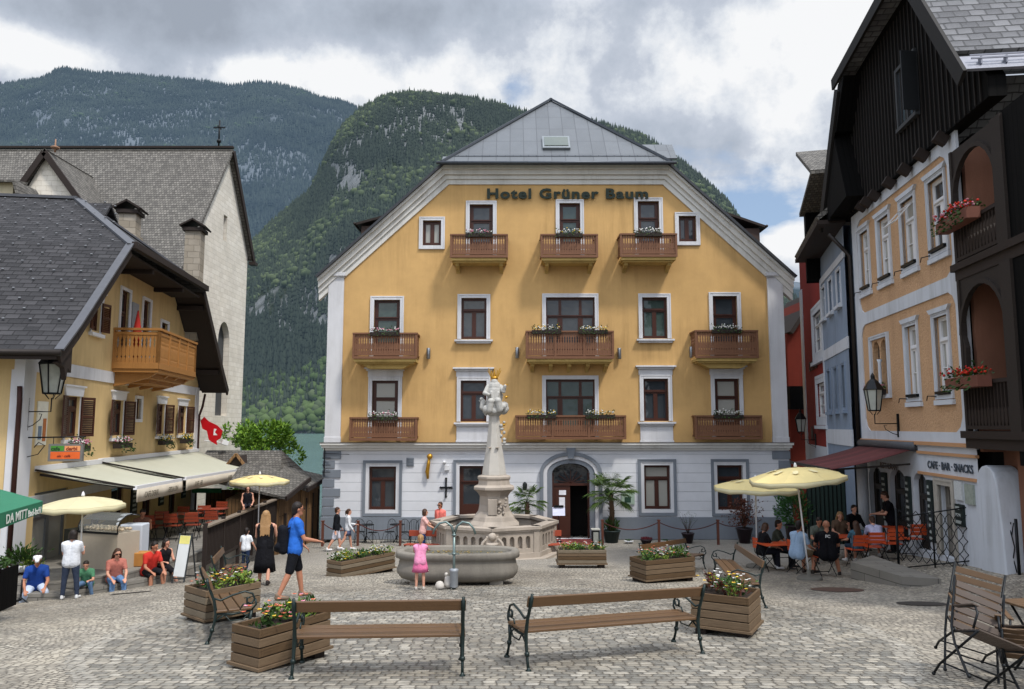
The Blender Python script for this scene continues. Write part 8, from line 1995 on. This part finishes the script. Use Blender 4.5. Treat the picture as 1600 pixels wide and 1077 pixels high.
    for side, a, e, w, u2 in AJ:
        if sl > 0:
            q = a.lerp(e, min(1, sl)); m.cone(a, q, .066*s*bw_, (.056 if sl < 1 else .05)*s, n)
            if sl > 1: m.cone(e, e.lerp(w, min(1, sl-1)), .052*s, .036*s, n)
    t_ = m.build('shirt' if 'dress' not in kind else 'bodice', tm_, r); md = t_.modifiers.new('r', 'REMESH'); md.mode = 'VOXEL'; md.voxel_size = .014; md.use_smooth_shade = True; t_.modifiers.new('s', 'SMOOTH').iterations = 2
    kb, bc = bottom; bm_ = cloth(bc.replace('#', ''), bc)
    if kb in ('jeans', 'shorts', 'trousers'):
        m = MB(); fr = {'jeans': 1.93, 'trousers': 1.93, 'shorts': .92}[kb]
        for sd_ in (-1, 1): m.cone(T(sd_*.066*bw_, -.0, -.01), T(sd_*.06*bw_, 0, .10), .127*s*bw_, .115*s*bw_, n)
        for side, a, k, f, d1, d2 in JT:
            q = a.lerp(k, min(1, fr)); m.cone(a, q, .105*s*bw_, (.082 if kb != 'jeans' else .070)*s, n)
            if fr > 1: m.cone(k, k.lerp(f, fr-1), .070*s, .052*s if kb == 'jeans' else .065*s, n)
        q = m.build(kb, bm_, r); md = q.modifiers.new('r', 'REMESH'); md.mode = 'VOXEL'; md.voxel_size = .014; md.use_smooth_shade = True; q.modifiers.new('s', 'SMOOTH').iterations = 2
    elif kb == 'pinafore':
        m = MB(); m.lathe([(.135*s, hz+.40*s), (.15*s, hz+.22*s), (.19*s, hz-.0*s), (.235*s, hz-.20*s), (.27*s, hz-.36*s), (.26*s, hz-.355*s)], 30, c=(0, .06*s, 0), sx=1.0, sy=.8, wob=lambda t_, i: 1+.05*math.sin(t_*7)*(i/5)); m.build('pinafore', bm_, r)
    elif kb.startswith('skirt'):
        ln = {'skirt': .30, 'skirt_midi': .62, 'skirt_kid': .32}[kb]; fl_ = {'skirt': .17, 'skirt_midi': .22, 'skirt_kid': .26}[kb]
        m = MB(); m.lathe([(.15*s*bw_, hz+.12*s), (.165*s*bw_, hz+.02*s), (.18*s*bw_, hz-.08*s), (fl_*s*1.0, hz-ln*.6*s), (fl_*s*1.12, hz-ln*s), (fl_*s*1.08, hz-ln*s+.005)], 30, sx=1.02, sy=.82, wob=lambda t_, i: 1+.05*math.sin(t_*7)*(i/4)); m.build('skirt', bm_, r)
    m = MB(); shm = plain('shoe_'+shoes.replace('#', ''), shoes, .6, var=.1)
    for side, a, k, f, d1, d2 in JT:
        toe = Vector((side*.12, 1, 0)).normalized(); m.cone(f+Vector((0, -.025*s, -.03*s)), f+toe*.15*s+Vector((0, 0, -.042*s)), .042*s, .034*s, n); m.cone(f+Vector((0, -.02*s, .01*s)), f+Vector((0, -.0, -.02*s)), .042*s, .042*s, n)
    q = m.build('shoes', shm, r); md = q.modifiers.new('r', 'REMESH'); md.mode = 'VOXEL'; md.voxel_size = .012; md.use_smooth_shade = True
    if extra: extra(r, T, Hd, s, AJ, JT)
    return r
def cap(mat_c):
    def f(r, T, Hd, s, AJ, JT):
        m = MB(); m.ball(Hd(0, -.02, .05), .1*s, 2, 0, (.98, 1.1, .74)); m.cone(Hd(0, .06, .06), Hd(0, .15, .05), .055*s, .045*s, 8); q = m.build('cap', cloth('cap'+mat_c.replace('#', ''), mat_c), r)
        md = q.modifiers.new('r', 'REMESH'); md.mode = 'VOXEL'; md.voxel_size = .012; md.use_smooth_shade = True
    return f
def specs(r, T, Hd, s, AJ, JT):
    m = MB(); 
    for sd_ in (-1, 1): m.obox(Hd(sd_*.036, .096, .018), (.055*s, .012, .034*s), (0, 0, 0))
    m.tube([Hd(-.08, -.0, .02), Hd(-.072, .09, .022), Hd(.072, .09, .022), Hd(.08, 0, .02)], .004, 4); m.build('sunglasses', EYE, r)
def back_print(txt, size=.10):
    def f(r, T, Hd, s, AJ, JT):
        p = T(0, -.145, .36); text_mesh(txt, size, .003, r, plain('print_white', '#c8c8c8', .7, bump=0), Matrix.Translation(p) @ Matrix.Rotation(R(90), 4, 'X'), 'lettering', .004, align='CENTER')
    return f
SIT = ((1.5, .12, 1.5), (1.45, .12, 1.45))
def gq(px, Y, dz=0): p = at(px, 800, Y); return Vector((p.x, Y, ground_z(p.x, Y)+dz))
CAM = lambda p: math.atan2(-p.y, -p.x)-math.pi/2     # heading that faces the photographer
G = gp(457, 936)
person(G, R(-62), 150/FPX*G.y, 'man in a bright blue t-shirt and black shorts walking across the square', ('tee', '#2a62b8'), ('shorts', '#14151a'), ('short', HB), SK2, .06, None, ((.28, .05, .12), (-.22, .05, .22)), ((.15, .1, .75, .1), (.45, .15, .95, .2)), '#6b5a4a', (0, .05), 1.03, specs)
bp = empty('backpack', G+Vector((-.20, -.08, 1.12)), R(-62), 'black backpack on the back of the man in blue', 'backpack'); m = MB(); m.cone((-.08, 0, -.16), (-.08, .0, .2), .10, .09); m.cone((.08, 0, -.16), (.08, 0, .2), .10, .09); m.cone((-.06, -.08, -.15), (.06, -.08, -.1), .08, .08); q = m.build('bag', cloth('pack', '#0f1118'), bp); md = q.modifiers.new('r', 'REMESH'); md.mode = 'VOXEL'; md.voxel_size = .014; md.use_smooth_shade = True
m = MB()
for s_ in (-1, 1): m.tube([(s_*.12, .02, .2), (s_*.13, .16, .28), (s_*.13, .30, .2), (s_*.12, .32, 0), (s_*.1, .18, -.15)], .018, 6)
m.build('strap', cloth('pack', '#0f1118'), bp)
G = gp(412, 914)
person(G, R(10), 114/FPX*G.y, 'woman with long blonde hair in a black midi dress, seen from behind', ('sleeveless', '#121216'), ('skirt_midi', '#121216'), ('long', HBL), SK1, .02, None, ((.12, .03, .1), (-.15, .04, .25)), ((.5, .15, 1.9, .25), (.55, .2, 1.7, .3)), '#221c1a')
G = gp(383, 891)
person(G, R(-5), 64/FPX*G.y, 'small boy in a white t-shirt and dark jeans, seen from behind', ('tee', '#d4d6da'), ('jeans', '#1f2c44'), ('short', HB), SK1, .03, None, ((.1, .05, .1), (-.1, .05, .1)), ((.2, .35, .5, 0), (.2, .35, .5, 0)), '#8a8a8a', child=True)
Y = 29.6
person(gq(526, Y), R(-70), 1.72, 'man in a black jacket and white shorts walking beside a woman', ('long', '#15171c'), ('shorts', '#c9c9d4'), ('short', HBD), SK1, .05, None, ((.3, .05, .15), (-.25, .05, .3)), ((.3, .1, .4, 0), (-.2, .1, .3, 0)), '#d8d8d8')
person(gq(544, Y+.3), R(-75), 1.62, 'woman in a white top and blue grey skirt walking beside the man in black', ('long', '#ced0d4'), ('skirt', '#545c78'), ('pony', HBD), SK1, .05, None, ((.25, .05, .1), (-.3, .05, .3)), ((.3, .1, 1.2, .2), (.2, .1, .5, 0)), '#d8d8d8')
person(gq(661, 26.6), R(-85), 1.64, 'woman in a pale pink shirt and jeans reaching out at the fountain', ('tee', '#d8aaa4'), ('jeans', '#2a4a7a'), ('bob', HBD), SK1, .12, None, ((.1, .05, .1), (-.1, .05, .15)), ((.9, .1, .35, 0), (.8, .1, .45, 0)), '#c8c8c8')
person(gq(688, 30.2), R(150), 1.86, 'man in a coral pink shirt standing behind the fountain basin', ('tee', '#e2766c'), ('shorts', '#3a4050'), ('short', HBD), SK2, .02, None, extra=specs)
G = gp(656, 922)
person(G, R(2), 83/FPX*G.y, 'little girl in a pink dress leaning over the stone trough', ('sleeved_dress', '#d98aac'), ('pinafore', '#cf6a92'), ('pony', HBL), SK1, .10, None, ((0, .05, .05), (.02, .05, .05)), ((1.1, .15, .3, 0), (1.2, .15, .3, 0)), '#b0a8a0', (0, .3), child=True)
# left group on the step
STEP = TT-.17
def seat(px, Y, h): p = at(px, 800, Y); return Vector((p.x, Y, h if h is not None else ground_z(p.x, Y)))
def hp(px, Y, top): return top+.12-ground_z(at(px, 800, Y).x, Y)
person(seat(64, 18.0, None), R(-150), 1.74, 'man in a dark blue shirt and white cap sitting on the terrace step', ('tee', '#1f3f86'), ('jeans', '#b4c0d4'), ('short', HB), SK2, .38, hp(64, 18.0, STEP), ((1.3, .28, 1.55), (1.05, .32, 1.35)), ((.7, .2, .7, .3), (.6, .25, .7, .3)), '#c8c8c8', (0, .2), extra=cap('#dcdce0'))
bg_ = empty('rucksack', gp(70, 926)+Vector((.0, -.1, 0)), .4, 'black and white rucksack between the feet of the man in the white cap', 'rucksack'); m = MB(); m.cone((0, 0, .14), (.04, 0, .38), .13, .10); q = m.build('bag', cloth('pack', '#0f1118'), bg_); m = MB(); m.tube([(.1, -.1, .1), (.12, -.14, .3), (.05, -.1, .45)], .03, 6); m.build('white_strap', cloth('strapw', '#b8bcc4'), bg_)
p_ = at(116, 800, 17.35); G = Vector((p_.x, 17.35, ground_z(p_.x, 17.35)))
person(G, R(12), 106/FPX*G.y, 'woman in white t-shirt and dark jeans, seen from behind at the white parasol', ('tee', '#c9cbd0'), ('jeans', '#2f3748'), ('bob', HB), SK1, .02, None, ((.0, .10, .0), (.02, .12, .0)), ((.5, .15, 1.5, .35), (.5, .15, 1.5, .35)), '#c8c8c8', (-.4, .1), 1.05)
person(seat(143, 18.3, None), R(-165), 1.30, 'child in a green top crouching on the step beside the standing woman', ('tee', '#4a7a5c'), ('jeans', '#5a7494'), ('short', HB), SK1, .45, hp(143, 18.3, STEP), ((1.7, .2, 2.0), (1.6, .2, 1.9)), ((.9, .2, 1.2, .3), (.9, .2, 1.4, .3)), '#8a2a2a', (0, .3))
person(seat(184, 18.9, None), R(-140), 1.66, 'woman in a dusty pink top and jeans sitting on the terrace step', ('tee', '#a8685c'), ('jeans', '#5f7ea6'), ('long', HBD), SK1, .35, hp(184, 18.9, STEP), ((1.45, .10, 1.45), (1.35, .10, 1.35)), ((.8, .15, .6, .35), (.8, .15, .6, .35)), '#b08a3c', (0, .1), extra=specs)
person(seat(236, 19.8, None), R(-125), 1.74, 'man in a red shirt and dark shorts sitting on the terrace edge', ('tee', '#b8322a'), ('shorts', '#1a1a1e'), ('short', HB), SK2, .38, hp(236, 19.8, STEP), ((1.5, .12, 1.45), (1.4, .14, 1.35)), ((.8, .15, .6, .3), (.7, .15, .8, .3)), '#2a2624', (.3, .15))
person(seat(257, 20.4, None), R(-130), 1.66, 'woman in dark clothes sitting beside the man in red, one leg stretched out', ('sleeveless', '#1a181c'), ('shorts', '#1c1a1e'), ('bob', HB), SK1, .28, hp(257, 20.4, STEP), ((1.25, .12, .7), (1.5, .1, 1.4)), ((.7, .15, 1.4, .3), (.8, .15, 1.1, .3)), '#8a3a3a', (.4, .1))
person(seat(222, 22.5, TT), R(-150), 1.70, 'guest leaning on a hand at the table behind the white freezer box', ('tee', '#6b4a3c'), ('jeans', '#2a2a30'), ('short', HB), SK2, .35, .50, SIT, ((.9, .2, 1.9, .2), (.9, .2, 1.0, .3)), '#333333', (0, .3))
person(seat(386, 30.0, TT), R(-160), 1.66, 'dark haired woman in a black top sitting at the railing by the wooden hut', ('sleeveless', '#15151a'), ('shorts', '#23242c'), ('bob', HB), SK1, .1, .55, SIT, ((.4, .2, .9, .3), (.4, .2, .9, .3)), '#333333')
# right cafe
gR = None
person(gq(1188, 21.2), R(-80), 1.66, 'dark blonde woman in a black t-shirt sitting at the small table by the bronze bush', ('tee', '#121216'), ('trousers', '#20202a'), ('bob', HBD), SK1, .2, .54, ((1.45, .08, 1.2), (1.5, .08, 1.5)), ((.75, .15, .6, .2), (.7, .15, .7, .2)), '#c9c9cc', (0, .25))
person(gq(1210, 21.9), R(-120), 1.76, 'man in a camouflage shirt sitting beside the woman in black', ('tee', '#3c4038'), ('trousers', '#1a1a20'), ('short', HB), SK2, .15, .56, SIT, ((.7, .15, .7, .2), (.7, .15, .7, .2)), '#2a2a2a', (0, .1))
person(gq(1243, 19.9), R(-58), 1.80, 'man in a light blue shirt sitting with his back to us by the leaning pole', ('tee', '#8fa6c0'), ('shorts', '#7a6a52'), ('short', HB), SK2, .22, .56, ((1.4, .12, 1.3), (1.5, .1, 1.5)), ((.6, .15, .8, .2), (.6, .15, .8, .2)), '#3a2e28', build_=1.08)
person(gq(1291, 19.5), R(-15), 1.84, 'shaven headed man in a black jersey sitting with his back to us', ('tee', '#0f0f14'), ('shorts', '#16161a'), ('bald', None), SK2, .20, .56, ((1.35, .35, 1.6), (1.3, .3, 1.2)), ((.7, .25, .8, .25), (.7, .25, .8, .25)), '#2a2420', build_=1.12, extra=back_print('FC'))
person(gq(1275, 23.0), R(178), 1.76, 'man in a grey t-shirt leaning on the table, facing us under the parasol', ('tee', '#5a6058'), ('jeans', '#20242c'), ('short', HB), SK2, .35, .60, SIT, ((.8, .25, .9, .4), (.8, .25, .9, .4)), '#333333', (0, .3))
person(gq(1310, 22.9), R(170), 1.68, 'fair haired woman resting her chin on a hand at the crowded table', ('tee', '#5c4a3c'), ('jeans', '#20242c'), ('long', HBL), SK1, .3, .60, SIT, ((.9, .2, 1.9, .3), (.8, .25, 1.0, .4)), '#333333', (0, .2))
person(gq(1331, 23.2), R(190), 1.74, 'dark figure in a black top at the right end of the crowded table', ('long', '#101014'), ('jeans', '#18181c'), ('short', HB), SK1, .2, .60, SIT, ((.7, .2, .9, .4), (.7, .2, .9, .4)), '#333333')
person(gq(1338, 20.9), R(8), 1.50, 'girl with long brown hair in a denim top sitting with her back to us', ('tee', '#3f6070'), ('shorts', '#2a3a4a'), ('long', HBD), SK1, .12, .52, SIT, ((.7, .2, .8, .2), (.7, .2, .8, .2)), '#c0c0c0')
person(gq(1369, 20.8), R(-8), 1.62, 'guest in a lilac and white top bent over the table before the waiter', ('tee', '#b2b0cc'), ('shorts', '#9aa2b8'), ('short', HBD), SK1, .75, .54, SIT, ((1.2, .2, .6, .2), (1.2, .2, .6, .2)), '#c0c0c0', (0, .2))
person(gq(1392, 22.0), R(75), 1.78, 'waiter in a black polo shirt and face mask taking an order', ('tee', '#0e0e14'), ('trousers', '#101014'), ('short', HBD), SK1, .18, None, ((.05, .04, .05), (-.05, .04, .05)), ((.6, .1, 1.1, .35), (.6, .1, 1.0, .35)), '#1a1a1a', (0, .35), 1.05)
# small things on tables, a potted bouquet by the fence
vb = empty('table_flowers', gq(1455, 21.2, .0), 0, 'low pot of white flowers on a stand behind the lattice fence', 'potted plant'); m = MB(); m.lathe([(.06, 0), (.06, .68), (.12, .7), (.12, .72), (.09, .73), (.13, .86), (0, .86)], 12); m.build('pot', plain('pot_plum', '#2a2026', .4), vb); f = MB(); b_ = MB(); r_ = random.Random(2)
for i in range(160): f.leaf((r_.gauss(0, .08), r_.gauss(0, .08), .86), (r_.gauss(0, .6), r_.gauss(0, .6), 1), .16, .04)
for i in range(26): b_.ball((r_.gauss(0, .12), r_.gauss(0, .1), 1.0+r_.uniform(-.04, .08)), .025, 1, .3)
f.build('foliage', GEO, vb); b_.build('blossom', FWH, vb)
